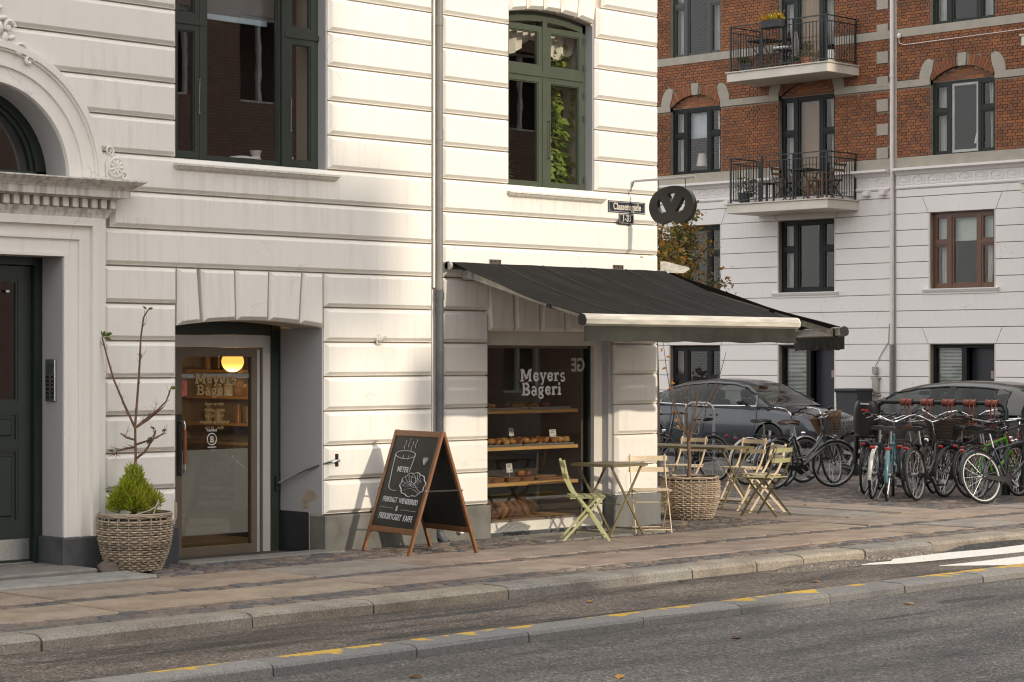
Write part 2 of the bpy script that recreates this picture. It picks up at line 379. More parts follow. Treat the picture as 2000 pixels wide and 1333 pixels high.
# uneven setts between the slabs and the wall
for k in range(7):
    yc = -.93+k*.135
    row(-8.5, -5.9 if yc > -.75 else -8.4, yc, .135, .12, .24)
    row((-4.0 if yc > -.75 else -8.4)+k*.04, .75 if yc > -.8 else 4.7, yc, .135, .12, .24, .016, .012)
    row(2.75, 4.7, yc, .135, .12, .24, .016, .012)
for k in range(34):
    row(3.45, 4.7, .04+k*.135, .135, .12, .22, .016, .012)
for xx in (5.625, 6.675):
    y = -.9
    while y < 10: l = q2(rs.uniform(.14, .2), .02); setts.append((xx, y+l/2, rs.uniform(-.006, .003), .22, l-.012, 0, .09)); y += l
for k in range(38):
    row(7.68, 13.1, -.9+k*.15, .15, .14, .24, .016, .01)
pieces('sett', setts, SETT, pave, bev=.016, round_=.006)
# the kerb of the pavement
kx = [-10.6, -8.9, -7.0, -5.22, -4.05, -2.59, -.285, .62, 1.316, 2.3, 3.45, 5.2, 6.9, 8.6, 10.3, 12]
for a, b in zip(kx, kx[1:]):
    mb = MB(); prof = [(-3.285, -.3), (-3.285, 0), (-3.55, .0), (-3.595, -.008), (-3.618, -.03), (-3.63, -.3)]
    mb.prism(prof, a+.008, b-.008, 'x'); n0 = len(prof)
    mb.v = [(x, y+rs.uniform(-.008, .008), z+(rs.uniform(-.005, .005) if z > -.2 else 0)) for x, y, z in mb.v]
    mb.build('kerbstone', KERB, pave)
# the lower kerb between cycle track and road, yellow paint on its back edge
def yellow_kerb():
    m, n, b = newmat('kerb with worn yellow line'); v = coords(n)
    base = ramp(n, [(0, (.17, .165, .155)), (.3, (.20, .19, .175)), (.6, (.155, .15, .145))], 'CONSTANT'); n.links.new(rnd_out(n), base.inputs[0])
    vo = N(n, 'TexVoronoi', Scale=110); n.links.new(v, vo.inputs['Vector']); g = ramp(n, [(0, (.65,)*3), (1, (1.35,)*3)]); n.links.new(vo.outputs['Color'], g.inputs[0])
    c = mixc(n, 1, base.outputs[0], g.outputs[0], 'MULTIPLY')
    sx = N(n, 'SeparateXYZ'); n.links.new(coords(n), sx.inputs[0])
    mr = N(n, 'MapRange'); n.links.new(sx.outputs['Y'], mr.inputs[0]); mr.inputs[1].default_value = -5.40; mr.inputs[2].default_value = -5.14
    ns = noise(n, coords(n, (1, 2.5, 1)), 6, 8, .8); ad = N(n, 'Math', operation='MULTIPLY_ADD'); n.links.new(ns, ad.inputs[0]); ad.inputs[1].default_value = 1.7; n.links.new(mr.outputs[0], ad.inputs[2])
    big = noise(n, coords(n, (1, .2, .2)), 1.6, 4, .7); bgr = ramp(n, [(.40, (0,)*3), (.62, (1,)*3)]); n.links.new(big, bgr.inputs[0]); a2 = N(n, 'Math', operation='ADD'); n.links.new(ad.outputs[0], a2.inputs[0]); n.links.new(bgr.outputs[0], a2.inputs[1])
    r = ramp(n, [(.69, (0,)*3), (.715, (1,)*3)]); dv = N(n, 'Math', operation='MULTIPLY'); n.links.new(a2.outputs[0], dv.inputs[0]); dv.inputs[1].default_value = .333; n.links.new(dv.outputs[0], r.inputs[0])
    n.links.new(mixc(n, r.outputs[0], c, (.50, .31, .035)), b.inputs['Base Color']); b.inputs['Roughness'].default_value = .75
    bump(n, b, noise(n, v, 40, 5), .4, .006); return m
YK = yellow_kerb(); kk = MB().box(-60, 90, -5.41, -5.15, -.5, -.13).build('road_kerb', DIRT, kind='structure')
x = -10.0
for l in [1.2, 1.1, 1.22, 1.22, 1.07, 1.21, 1.14, 1.15, 1.05, 1.2, 1.2, 1.2, 1.2, 1.2, 1.2]:
    mb = MB(); prof = [(-5.145, -.3), (-5.145, -.06), (-5.36, -.062), (-5.40, -.07), (-5.416, -.09), (-5.425, -.3)]
    mb.prism(prof, x+.006, x+l-.006, 'x'); mb.v = [(a, b2+rs.uniform(-.006, .006), c+(rs.uniform(-.004, .004) if c > -.2 else 0)) for a, b2, c in mb.v]
    mb.build('kerbstone', YK, kk); x += l
# zebra stripes on the cycle track
ZEB = mat('worn road marking', (.74, .72, .67), .6, var=.25, scale=30, bmp=.3)
for pts in ([(1.70, -3.86), (2.3, -3.92), (2.5, -3.80), (3.0, -3.78), (12, -3.76), (12, -4.24), (4.0, -4.26), (2.25, -4.12), (1.95, -4.0)],
            [(2.25, -4.5), (2.8, -4.53), (12, -4.50), (12, -4.97), (3.2, -4.97), (2.75, -4.90)]):
    MB().prism(pts, -.098, -.094, 'z').build('zebra_stripe', ZEB, track)
# tar patches and the asphalt wedge at the dropped kerb
TAR = asphalt('dark tar patch', (.045, .042, .04), .3)
WEDGE = asphalt('old asphalt wedge', (.13, .11, .09), .4)
def blob(cx, cy, rx, ry, z0, z1, m, name, par, n=18):
    pts = [(cx+rx*math.cos(2*math.pi*k/n)*rs.uniform(.8, 1.1), cy+ry*math.sin(2*math.pi*k/n)*rs.uniform(.75, 1.1)) for k in range(n)]
    mb = MB(); vs = [(x, y, z0) for x, y in pts]+[(cx+(x-cx)*.6, cy+(y-cy)*.5, z1) for x, y in pts]
    mb.add(vs, [tuple(range(n, 2*n))]+[(i, (i+1) % n, n+(i+1) % n, n+i) for i in range(n)]); mb.build(name, m, par, smooth=50)
blob(1.35, -3.80, .85, .17, -.101, -.06, WEDGE, 'asphalt_ramp', track)
blob(2.75, -3.70, .7, .10, -.101, -.05, WEDGE, 'asphalt_ramp', track)
blob(4.3, -3.74, .95, .13, -.101, -.05, TAR, 'asphalt_ramp', track)
for cx, cy, rx, ry in ((-6.1, -4.25, .75, .10), (-3.6, -4.05, 1.0, .11), (-2.9, -4.9, .8, .08), (-4.6, -4.75, .7, .09)):
    blob(cx, cy, rx, ry, -.101, -.0985, TAR, 'tar_patch', track)
for cx, cy, rx, ry in ((-1.0, -6.35, .65, .05), (.35, -6.05, .5, .12)): blob(cx, cy, rx, ry, -.141, -.138, TAR, 'tar_patch', road)
# door steps, threshold and grating stones
STEP = mat('worn step stone', (.20, .185, .165), .8, var=.25, scale=9, bmp=.5, bscale=50, bdist=.006)
o = MB().bbox(-6.05, -4.42, -.52, .35, -.1, .065, .015); o.build('door_step', STEP, pave)
o = MB().bbox(-6.2, -4.16, -1.02, -.525, -.1, .03, .02); o.v = [(x, y+rs.uniform(-.02, .02), z) for x, y, z in o.v]; o.build('step_stone', mat('pale step stone', (.27, .26, .24), .8, var=.25, scale=7, bmp=.5, bscale=50), pave)
MB().bbox(-3.25, -1.40, -.24, .04, -.1, .012, .012).build('threshold_stone', STEP, pave)
MB().bbox(.8, 2.66, -.78, -.36, -.1, .004, .01).build('paving_stone', STEP, pave)
MB().bbox(.8, 1.02, -.34, -.06, -.1, .004, .01).build('paving_stone', STEP, pave)
gb = MB(); STEELG = mat('pale grating steel', (.50, .47, .40), .5, metal=.4, var=.25, scale=40)
for k in range(22): gb.box(1.06+k*.072, 1.075+k*.072, -.345, -.06, -.028, .002)
for k in range(7): gb.box(1.05, 2.60, -.34+k*.044, -.33+k*.044, -.03, -.001)
T(gb.build('light_well_grating', STEELG), 'pale steel grating set in the pavement below the shop window', 'grating')
rk = MB().ell((0, 0, .05), (.13, .10, .085), 9, 6, jit=.14); T(rk.build('loose_stone', SETT, loc=(-4.16, -.33, -.03)), 'rough brown stone lying beside the left wicker planter', 'stone')
# ================================================================ houses across the street (behind the camera; they shade and reflect)
def brick_tex(name, c1, c2, mortar, scale=1.0):
    m, n, b = newmat(name); t = N(n, 'TexCoord'); mp = N(n, 'Mapping'); n.links.new(t.outputs['Object'], mp.inputs[0])
    sx = N(n, 'SeparateXYZ'); n.links.new(mp.outputs[0], sx.inputs[0]); ad = N(n, 'Math', operation='ADD'); n.links.new(sx.outputs[0], ad.inputs[0]); n.links.new(sx.outputs[1], ad.inputs[1])
    cb = N(n, 'CombineXYZ'); n.links.new(ad.outputs[0], cb.inputs[0]); n.links.new(sx.outputs[2], cb.inputs[1])
    bt = N(n, 'TexBrick', Scale=1.0); bt.inputs['Brick Width'].default_value = .24; bt.inputs['Row Height'].default_value = .0667; bt.inputs['Mortar Size'].default_value = .006
    for i, c in ((1, c1), (2, c2), (3, mortar)): bt.inputs[i].default_value = (*c, 1)
    n.links.new(cb.outputs[0], bt.inputs['Vector']); n.links.new(bt.outputs['Color'], b.inputs['Base Color']); b.inputs['Roughness'].default_value = .85
    bump(n, b, bt.outputs['Fac'], -.5, .01); return m
BRT = brick_tex('red brick masonry', (.245, .125, .085), (.165, .095, .072), (.32, .285, .24))
def plain_house(name, label, x0, x1, y0, y1, h, side=True):
    t = thing(name, label, 'building', ((x0+x1)/2, y1, 0)); cx = (x0+x1)/2
    b = MB(); ws = []; x = x0+1.2
    while x+1.5 < x1-.6: ws.append((x, x+1.4)); x += 2.7
    hs = [(a, c, z, z+1.9) for a, c in ws for z in (1.0, 4.2, 7.4, 10.6, 13.8, 17) if z+2.5 < h]
    holes_wall0(b, x0, x1, -.14, h, y1-.4, y1, hs); b.box(x0, x1, y0, y1-1.5, -.14, h); b.box(x0, x0+.3, y1-1.5, y1-.4, -.14, h); b.box(x1-.3, x1, y1-1.5, y1-.4, -.14, h)
    b.xf(Matrix.Translation((-cx, -y1, 0))); b.build('wall', BRT, t)
    for a, c, z, z2 in hs:
        f = MB(); f.box(a, a+.07, y1-.3, y1-.2, z, z2).box(c-.07, c, y1-.3, y1-.2, z, z2).box(a+.07, c-.07, y1-.3, y1-.2, z, z+.07).box(a+.07, c-.07, y1-.3, y1-.2, z2-.07, z2).box((a+c)/2-.04, (a+c)/2+.04, y1-.3, y1-.2, z+.07, z2-.07).xf(Matrix.Translation((-cx, -y1, 0)))
        fo = f.build('window', WHITEP, t)
        p = MB().box(a+.07, c-.07, y1-.26, y1-.25, z+.07, z2-.07).xf(Matrix.Translation((-cx, -y1, 0))).build('pane', GLASS_F, fo)
    r = MB().prism([(y0-.2-y1, h), (.3, h), (-1.5, h+2.4), (y0-y1+1.5, h+2.4)], x0-cx, x1-cx, 'x'); r.build('roof', mat('roof slate', (.06, .06, .065), .6), t)
    return t
def holes_wall0(mb, x0, x1, z0, z1, y0, y1, holes):
    xs = sorted({x0, x1, *[h[0] for h in holes], *[h[1] for h in holes]})
    for a, b in zip(xs, xs[1:]):
        cut = sorted([(h[2], h[3]) for h in holes if h[0] < b-1e-6 and h[1] > a+1e-6]); z = z0
        for c, d in cut:
            if c > z+1e-6: mb.box(a, b, y0, y1, z, c)
            z = max(z, d)
        if z < z1-1e-6: mb.box(a, b, y0, y1, z, z1)
SHX = math.tan(R(180-SUN_AZ))          # sideways drift of the sunlight per metre towards -Y
h2 = plain_house('brick_house', 'tall red brick house across the road, right of the side street opening', 9.6+21*SHX, 40, -31, -21, 19)
h1 = plain_house('brick_house', 'tall red brick house far across the road, left of the side street opening', -42, -1.5+46*SHX, -60, -46, 24)
# added block on the left house's gable, shaped to notch the shadow edge
tz = math.tan(R(SUN_EL))*46/math.cos(R(2))
b = MB(); xe = -1.5+46*SHX-h1.location.x; b.bbox(xe, xe+.95, -1.2, 0, tz+2.55, tz+3.7, .02); b.build('balcony', mat('shade block concrete', (.4, .39, .37), .8), h1)

# unseen post and head, added to drop a soft shade beside the drainpipe
ts = Vector((-.2, 0, 1.55))+to_sun*25
SL = thing('added_shade_caster', 'grey post with a wide head, added out of view to shade the wall', 'shade caster', (ts.x, ts.y, -.14))
MB().tube([(0, 0, 0), (0, 0, 3), (0, 0, ts.z-.3)], [.07, .055, .04], 10).build('post', GALV, SL, smooth=50)
MB().lathe([(.05, ts.z-.42), (.16, ts.z-.36), (.24, ts.z-.1), (.22, ts.z+.2), (.1, ts.z+.42), (.02, ts.z+.5)], 20).build('shade_head', ZINCG, SL, smooth=50)
# ================================================================ white corner building
WB = thing('corner_building', 'white stucco corner building with banded masonry, arched portal and bakery shop front', 'building')
XR, YT = 3.389, .45          # right corner, wall thickness
ZC = [.343+.3325*k for k in range(24)]
def holes_wall(mb, x0, x1, z0, z1, y0, y1, holes):
    xs = sorted({x0, x1, *[h[0] for h in holes], *[h[1] for h in holes]})
    for a, b in zip(xs, xs[1:]):
        cut = sorted([(h[2], h[3]) for h in holes if h[0] < b-1e-6 and h[1] > a+1e-6]); z = z0
        for c, d in cut:
            if c > z+1e-6: mb.box(a, b, y0, y1, z, c)
            z = max(z, d)
        if z < z1-1e-6: mb.box(a, b, y0, y1, z, z1)
def arc_pts(x0, x1, zs, zc, n=16):
    w_ = (x1-x0)/2; h = zc-zs; r = (w_*w_+h*h)/(2*h); cz = zc-r; a = math.asin(min(1, w_/r)); 
    if h > w_: a = math.pi-a
    return [((x0+x1)/2+r*math.sin(-a+2*a*k/n), cz+r*math.cos(-a+2*a*k/n)) for k in range(n+1)]
def arch_fill(mb, x0, x1, zs, zc, y0, y1, top=None):
    p = arc_pts(x0, x1, zs, zc); t = top or zc
    for (a, b), (c, d) in zip(p, p[1:]): mb.prism([(a, b), (c, d), (c, t+1e-4), (a, t+1e-4)], y0, y1)
DOOR = (-3.227, -1.491, -.3, 2.20); SHOP = (.734, 2.647, -.3, 2.12)
WIN1 = (-3.227, -1.445, 3.64, 5.75); WIN2 = (1.041, 2.341, 3.60, 5.54)
PC = -5.19; PORT = (PC-.743, PC+.743, -.3, 2.73); FAN = (PC-.785, PC+.785, 3.43, 4.225)
b = MB(); holes_wall(b, -9.5, XR, -.3, 8.6, .032, YT, [DOOR, SHOP, WIN1, WIN2, PORT, FAN])
arch_fill(b, DOOR[0], DOOR[1], 2.14, 2.20, .032, YT); arch_fill(b, WIN2[0], WIN2[1], 5.47, 5.54, .032, YT); arch_fill(b, WIN1[0], WIN1[1], 5.66, 5.75, .032, YT)
arch_fill(b, FAN[0], FAN[1], 3.441, 4.225, .032, YT)
b.build('front_wall', STUCCO_D, WB)
CH_A = R(48.3); CH_M = Matrix.Translation((XR, 0, 0)) @ Matrix.Rotation(CH_A, 4, 'Z')   # chamfered corner wall, local x along it
b = MB(); holes_wall(b, 0, 3.0, -.3, 8.6, .004, .4, [(.6, 2.4, .5, 2.1), (.8, 2.1, 3.6, 5.5)]); b.xf(CH_M); b.build('chamfer_wall', STUCCO, WB)
CX, CY = XR+3*math.cos(CH_A), 3*math.sin(CH_A)
b = MB(); b.box(CX-.4, CX, CY, 12, -.3, 8.6).box(-9.5, CX-.4, 11.6, 12, -.3, 8.6).box(-9.5, -9.05, YT, 11.6, -.3, 8.6).box(2.94, 3.0, YT, 5, -.3, 8.6); b.build('rear_walls', STUCCO, WB)
b = MB(); b.prism([(-9.6, -.1), (XR+.04, -.1), (CX+.1, CY-.04), (CX+.1, 12.1), (-9.6, 12.1)], 8.6, 8.8, 'z'); b.prism([(.6, 8.8), (12.2, 8.8), (9, 10), (3, 10)], -9.6, XR, 'x'); b.build('roof', mat('roof slate', (.06, .06, .065), .6), WB)
# banded stucco blocks -------------------------------------------------
def block(x0, x1, z0, z1, l=.006, r=.006, c=.032, d=.044, name='stucco_block'):
    x0 += l; x1 -= r; z0 += .0075; z1 -= .0075
    prof = [(0, .04), (0, -.008), (.006, -.008), (.012, -.016), (c, -d+.004), (c+.006, -d)]
    mb = MB(); rings = []
    for t, y in prof: rings.append([(x0+t, y, z0+t), (x1-t, y, z0+t), (x1-t, y, z1-t), (x0+t, y, z1-t)])
    vs = [p for r_ in rings for p in r_]; n = len(rings)
    fs = [(i*4+k, i*4+(k+1) % 4, (i+1)*4+(k+1) % 4, (i+1)*4+k) for i in range(n-1) for k in range(4)]+[tuple((n-1)*4+k for k in range(4))]
    mb.add(vs, fs); mb.build(name, STUCCO, WB); return mb
def polyblock(poly, name='voussoir', d=.044, c=.030):
    # raised block of any convex outline
    n = len(poly); cx = sum(p[0] for p in poly)/n; cz = sum(p[1] for p in poly)/n
    def inset(t):
        out = []
        for i in range(n):
            p0, p1, p2 = Vector(poly[i-1]), Vector(poly[i]), Vector(poly[(i+1) % n])
            e1 = (p1-p0).normalized(); e2 = (p2-p1).normalized(); n1 = Vector((-e1.y, e1.x)); n2 = Vector((-e2.y, e2.x))
            k = 1+n1.dot(n2); v = (n1+n2)/max(k, .3); out.append(tuple(p1+v*t))
        return out
    area = sum(poly[i-1][0]*poly[i][1]-poly[i][0]*poly[i-1][1] for i in range(n))
    if area < 0: poly = poly[::-1]
    vs = []; 
    pr = [(.0075, .04), (.0075, -.008), (.014, -.014), (c+.006, -d+.004), (c+.012, -d)]
    for t, y in pr: vs += [(p[0], y, p[1]) for p in inset(t)]
    m = len(pr); fs = [(i*n+k, i*n+(k+1) % n, (i+1)*n+(k+1) % n, (i+1)*n+k) for i in range(m-1) for k in range(n)]+[tuple((m-1)*n+k for k in range(n))]
    MB().add(vs, fs).build(name, STUCCO, WB)
PX = .062
for k in range(6):
    z0, z1 = ZC[k], ZC[k+1]
    block(-4.034, DOOR[0], z0, z1, r=.012); block(DOOR[1], -PX, z0, z1, l=.012); block(PX, SHOP[0], z0, z1, r=.01); block(SHOP[1]+.02, XR, z0, z1, l=.012, r=.0)
# course over the two shop openings, cut into voussoirs
z0, z1 = ZC[6], ZC[7]
ap = arc_pts(DOOR[0], DOOR[1], 2.14, 2.20, 40)
def az(x, pts): 
    for (a, b_), (c, d) in zip(pts, pts[1:]):
        if a <= x <= c: return b_+(d-b_)*(x-a)/(c-a)
    return pts[0][1]
jx = [-2.93, -2.55, -2.17, -1.79]
polyblock([(-4.034, z0), (DOOR[0]-.0, z0), (DOOR[0]-.0, z1), (-4.034, z1)], 'stucco_block')
polyblock([(DOOR[0], az(DOOR[0], ap)), (-2.95, az(-2.95, ap)), (-2.99, z1), (DOOR[0]+.0, z1)])
for a, c in zip(jx, jx[1:]):
    sl_ = lambda x: (x+2.36)*.06
    polyblock([(a, az(a, ap)), (c, az(c, ap)), (c+sl_(c), z1), (a+sl_(a), z1)])
polyblock([(-1.79, az(-1.79, ap)), (DOOR[1], az(DOOR[1], ap)), (DOOR[1], z1), (-1.755, z1)])
polyblock([(DOOR[1], z0), (-PX, z0), (-PX, z1), (DOOR[1], z1)], 'stucco_block')
polyblock([(PX, z0), (SHOP[0], z0), (SHOP[0], z1), (PX, z1)], 'stucco_block')
jx = [SHOP[0], 1.12, 1.50, 1.88, 2.28, SHOP[1]]
for a, c in zip(jx, jx[1:]): polyblock([(a, 2.125), (c, 2.125), (c+(c-1.69)*.05, z1), (a+(a-1.69)*.05, z1)])
polyblock([(SHOP[1]+.05, z0), (XR, z0), (XR, z1), (SHOP[1]+.05, z1)], 'stucco_block')
for k in range(7, 18):
    z0, z1 = ZC[k], ZC[k+1]; zm = z0+.05
    xs = -4.034
    if z0 > 3.3:
        t = 1.12**2-(z1-3.40)**2; xs = PC+math.sqrt(t) if t > 0 else PC+.05
    if k == 8: xs = -3.95
    if k < 10: block(xs, -PX, z0, z1); block(PX, XR, z0, z1, r=0)
    else:
        if z0 < 5.6: block(xs, WIN1[0], z0, z1, r=.012); block(WIN1[1], -PX, z0, z1, l=.012)
        else: block(xs, -PX, z0, z1)
        if k < 15: block(PX, WIN2[0], z0, z1, r=.012); block(WIN2[1], XR, z0, z1, l=.016, r=0)
        elif k == 15: block(PX, WIN2[0]-.0, z0, z1); block(WIN2[1]+.02, XR, z0, z1, l=.016, r=0)
        elif k == 16: block(PX, WIN2[0]-.1, z0, z1); block(WIN2[1]+.12, XR, z0, z1, r=0)
        else: block(PX, XR, z0, z1, r=0)
ap = arc_pts(WIN2[0], WIN2[1], 5.47, 5.54, 40); jx = [lerp(WIN2[0], WIN2[1], t) for t in (0.0, .2, .4, .6, .8, 1.0)]
for a, c in zip(jx, jx[1:]):
    f_ = lambda x: x+(x-1.691)*.12
    polyblock([(a, az(a, ap)), (c, az(c, ap)), (f_(c), ZC[17]), (f_(a), ZC[17])])
# plinth --------------------------------------------------------------
def plinth(x0, x1, m=PLINTH, z1=.335, y=-.055, y1=.2):
    b = MB(); b.bbox(x0, x1, y, y1, -.3, z1, .012); b.build('plinth', m, WB)
plinth(-4.03, DOOR[0]+.006, mat('blue grey plinth paint', (.05, .056, .068), .5, var=.3, scale=6, bmp=.3)); plinth(DOOR[1]-.004, SHOP[0]+.004, PLINTH_G); plinth(SHOP[1]-.01, XR+.02, mat('light plinth paint', (.17, .17, .165), .7, var=.3, scale=4, stretch=(1, 1, .3), bmp=.3), z1=.345)
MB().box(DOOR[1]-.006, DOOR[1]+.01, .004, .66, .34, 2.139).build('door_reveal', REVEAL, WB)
MB().box(DOOR[1]-.012, DOOR[1]+.1, .205, .68, -.3, .36).build('plinth', PLINTH_B, WB)
MB().bbox(SHOP[0]-.02, SHOP[1]+.01, .03, .5, -.3, .028, .006).build('plinth', PLINTH, WB)
# spalled patches of bare plaster
def spall(cx, cz, rx, rz, plane='y', at=-.038, n=11, th=.004, m=None):
    p = [(cx+rx*math.cos(2*math.pi*k/n)*rs.uniform(.65, 1.1), cz+rz*math.sin(2*math.pi*k/n)*rs.uniform(.65, 1.1)) for k in range(n)]
    MB().prism(p, at-th, at+.01, plane).build('bare_plaster_patch', m or PLASTER, WB)
spall(.28, 2.92, .13, .06); spall(3.10, 2.93, .05, .05); spall(-3.275, .47, .035, .13); spall(3.12, .60, .035, .13)
spall(.17, .52, .12, .06, 'x', DOOR[1]-.007, th=.001); spall(.25, .44, .08, .07, 'x', DOOR[1]-.0065, th=.001)
# portal ---------------------------------------------------------------
b = MB()
for (u0, u1, y) in ((0, .03, -.05), (.03, .15, -.035), (.15, .178, -.058), (.178, .27, -.046), (.27, .335, -.09), (.335, .413, -.07)):
    hw = .743
    for sx in (-1, 1):
        xa, xb = PC+sx*(hw+u0), PC+sx*(hw+u1); b.box(min(xa, xb), max(xa, xb), y, .05, .29, PORT[3]+u1)
    b.box(PC-hw-u0, PC+hw+u0, y-.001, .05, PORT[3]+u0, PORT[3]+u1)
b.build('portal_architrave', STUCCO, WB)
for sx in (-1, 1):
    xa, xb = PC+sx*.70, PC+sx*1.165
    MB().bbox(min(xa, xb), max(xa, xb), -.105, .31, -.2, .30, .012).build('portal_plinth', PLINTH, WB)
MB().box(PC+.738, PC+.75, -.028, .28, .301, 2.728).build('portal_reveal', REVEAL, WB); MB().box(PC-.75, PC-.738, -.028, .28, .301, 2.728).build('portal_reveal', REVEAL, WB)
def cornice(mb, xe, layers):
    # layers: (z0, z1, projection at bottom, projection at top); mitred return at the ends
    for z0, z1, p0, p1 in layers:
        h = xe
        vs = [(PC-h-p0, .05, z0), (PC-h-p0, -p0, z0), (PC+h+p0, -p0, z0), (PC+h+p0, .05, z0), (PC-h-p1, .05, z1), (PC-h-p1, -p1, z1), (PC+h+p1, -p1, z1), (PC+h+p1, .05, z1)]
        mb.add(vs, [(0,1,2,3),(7,6,5,4),(0,4,5,1),(1,5,6,2),(2,6,7,3)])
b = MB(); cornice(b, 1.10, [(3.075, 3.10, .075, .085), (3.10, 3.15, .085, .115), (3.15, 3.235, .085, .085), (3.235, 3.25, .14, .15), (3.25, 3.315, .215, .215), (3.315, 3.33, .225, .23), (3.33, 3.36, .24, .27), (3.36, 3.385, .285, .315), (3.385, 3.398, .325, .325)])
b.build('portal_cornice', STUCCO_G, WB)
x = PC-1.16
dm = MB().bbox(-.03, .03, -.06, 0, 0, .078, .004).mesh('dentil', STUCCO_G)
while x < PC+1.2: inst('dentil', dm, WB, (x, -.082, 3.155)); x += .098
b = MB()
for r0, r1, y in ((.785, .82, -.068), (.82, .925, -.052), (.925, .955, -.074), (.955, 1.055, -.058), (1.055, 1.075, -.08), (1.075, 1.125, -.10), (1.125, 1.145, -.08)):
    n = 48
    for k in range(n):
        a, c = math.pi*k/n, math.pi*(k+1)/n
        b.prism([(PC+r0*math.cos(a), 3.40+r0*math.sin(a)), (PC+r1*math.cos(a), 3.40+r1*math.sin(a)), (PC+r1*math.cos(c), 3.40+r1*math.sin(c)), (PC+r0*math.cos(c), 3.40+r0*math.sin(c))], y, .05)
b.build('archivolt', STUCCO, WB)
b = MB(); n = 32
for k in range(n):
    a, c = math.pi*k/n, math.pi*(k+1)/n; r0, r1 = .775, .80
    b.prism([(PC+r*math.cos(t), 3.40+r*math.sin(t)) for r, t in ((r0, a), (r1, a), (r1, c), (r0, c))], -.02, .30)
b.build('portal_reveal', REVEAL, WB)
def ornament(cx, cz, s, flip=1):
    b = MB(); y = -.045
    b.lathe([(0, .0), (s*.44, .0), (s*.46, -.012), (s*.40, -.022), (s*.36, -.014), (0, -.014)], 24, (cx, y, cz), ax='y', cap=False)
    for k in range(9):
        a = 2*math.pi*k/9; b.ell((cx+s*.2*math.cos(a), y-.02, cz+s*.2*math.sin(a)), (s*.17, .014, s*.06), 8, 5, Matrix.Rotation(-a, 3, 'Y'))
    b.ell((cx, y-.024, cz), (s*.07, .016, s*.07), 8, 5)
    def spiral(x0, z0, r, a0, turns, sg):
        pts = []; 
        for i in range(22):
            t = i/21; a = a0+sg*turns*2*math.pi*t; q = r*(1-.8*t); pts.append((x0+q*math.cos(a), y-.012, z0+q*math.sin(a)))
        b.tube(pts, [s*.055*(1-.5*i/21) for i in range(22)], 6)
    spiral(cx-flip*s*.35, cz+s*.72, s*.24, -1.2 if flip > 0 else 4.3, 1.3, flip); spiral(cx+flip*s*.42, cz-s*.36, s*.2, 2.2, 1.2, -flip)
    b.tube([(cx-flip*s*.3, y-.01, cz+s*.45), (cx-flip*s*.5, y-.01, cz+s*.15), (cx-flip*s*.5, y-.01, cz-s*.4)], s*.06, 6)
    b.build('rosette_ornament', STUCCO, WB, smooth=50)
ornament(-3.915, 3.53, .20, 1); ornament(2*PC+3.915, 3.53, .20, -1)
b = MB(); kx, kz = PC+.12, 4.62   # carved keystone leaf
for k in range(6):
    t = k/5; b.ell((kx-.22+.24*t, -.07, kz+.34-.40*t), (.10-.05*t, .03, .028), 9, 6, Matrix.Rotation(.55+.2*k % 2, 3, 'Y')); b.ell((kx-.14+.22*t, -.075, kz+.34-.40*t), (.07-.03*t, .025, .022), 9, 6, Matrix.Rotation(-.2, 3, 'Y'))
for i, (sx, sz, r) in enumerate(((.16, -.16, .07), (.25, -.24, .05), (.05, .03, .06))):
    pts = [(kx+sx+r*(1-.7*t)*math.cos(5.5*t), -.085, kz+sz+r*(1-.7*t)*math.sin(5.5*t)) for t in [j/14 for j in range(15)]]; b.tube(pts, .016, 6)
b.build('keystone_ornament', STUCCO, WB, smooth=50)
# portal door ----------------------------------------------------------
def ring(mb, x0, x1, z0, z1, t, y0, y1, tb=None, tt=None):
    tb = t if tb is None else tb; tt = t if tt is None else tt
    mb.box(x0, x0+t, y0, y1, z0, z1); mb.box(x1-t, x1, y0, y1, z0, z1); mb.box(x0+t, x1-t, y0, y1, z0, z0+tb); mb.box(x0+t, x1-t, y0, y1, z1-tt, z1)
b = MB(); ring(b, PC-.743, PC+.743, .07, 2.73, .085, .28, .44, 0, .07); b.build('door_frame', DGREEN, WB)
for sx in (-1, 1):
    x0, x1 = (PC+.004, PC+.655) if sx > 0 else (PC-.655, PC-.004)
    b = MB(); y0, y1 = .33, .385
    b.box(x0, x0+.10, y0, y1, .08, 2.65); b.box(x1-.13, x1, y0, y1, .08, 2.65)
    for za, zb in ((.08, .42), (1.06, 1.12), (1.38, 1.47), (2.53, 2.65)): b.box(x0+.10, x1-.13, y0, y1, za, zb)
    dl = b.build('door_leaf', DGREEN, WB)
    for za, zb in ((.42, 1.06), (1.12, 1.38)):
        b = MB(); b.box(x0+.10, x1-.13, y0+.02, y1-.005, za, zb); ring(b, x0+.10, x1-.13, za, zb, .022, y0+.006, y0+.03)
        b.bbox(x0+.155, x1-.185, y0+.004, y0+.03, za+.055, zb-.055, .012); b.build('door_panel', DGREEN, dl)
    b = MB(); ring(b, x0+.10, x1-.13, 1.47, 2.53, .022, y0+.008, y0+.04); b.build('glazing_bead', DGREEN, dl)
    MB().box(x0+.1, x1-.13, y0+.025, y0+.031, 1.47, 2.53).build('pane', GLASS, dl)
    MB().bbox(x0+.02, x1-.02, y0-.004, y0+.01, .10, .28, .002).build('kick_plate', STEEL, dl)
MB().box(PC+.40, PC+.435, .326, .329, 2.42, 2.44).build('sticker', LETTER, WB)
MB().box(PC-.66, PC+.66, .29, .42, .045, .075).build('door_sill', ALU, WB)
b = MB(); n = 32
for r0, r1, y0, y1 in ((.665, .79, .27, .36), (.63, .665, .30, .36)):
    for k in range(n):
        a, c = math.pi*k/n, math.pi*(k+1)/n
        b.prism([(PC+r*math.cos(t), 3.44+r*math.sin(t)) for r, t in ((r0, a), (r1, a), (r1, c), (r0, c))], y0, y1)
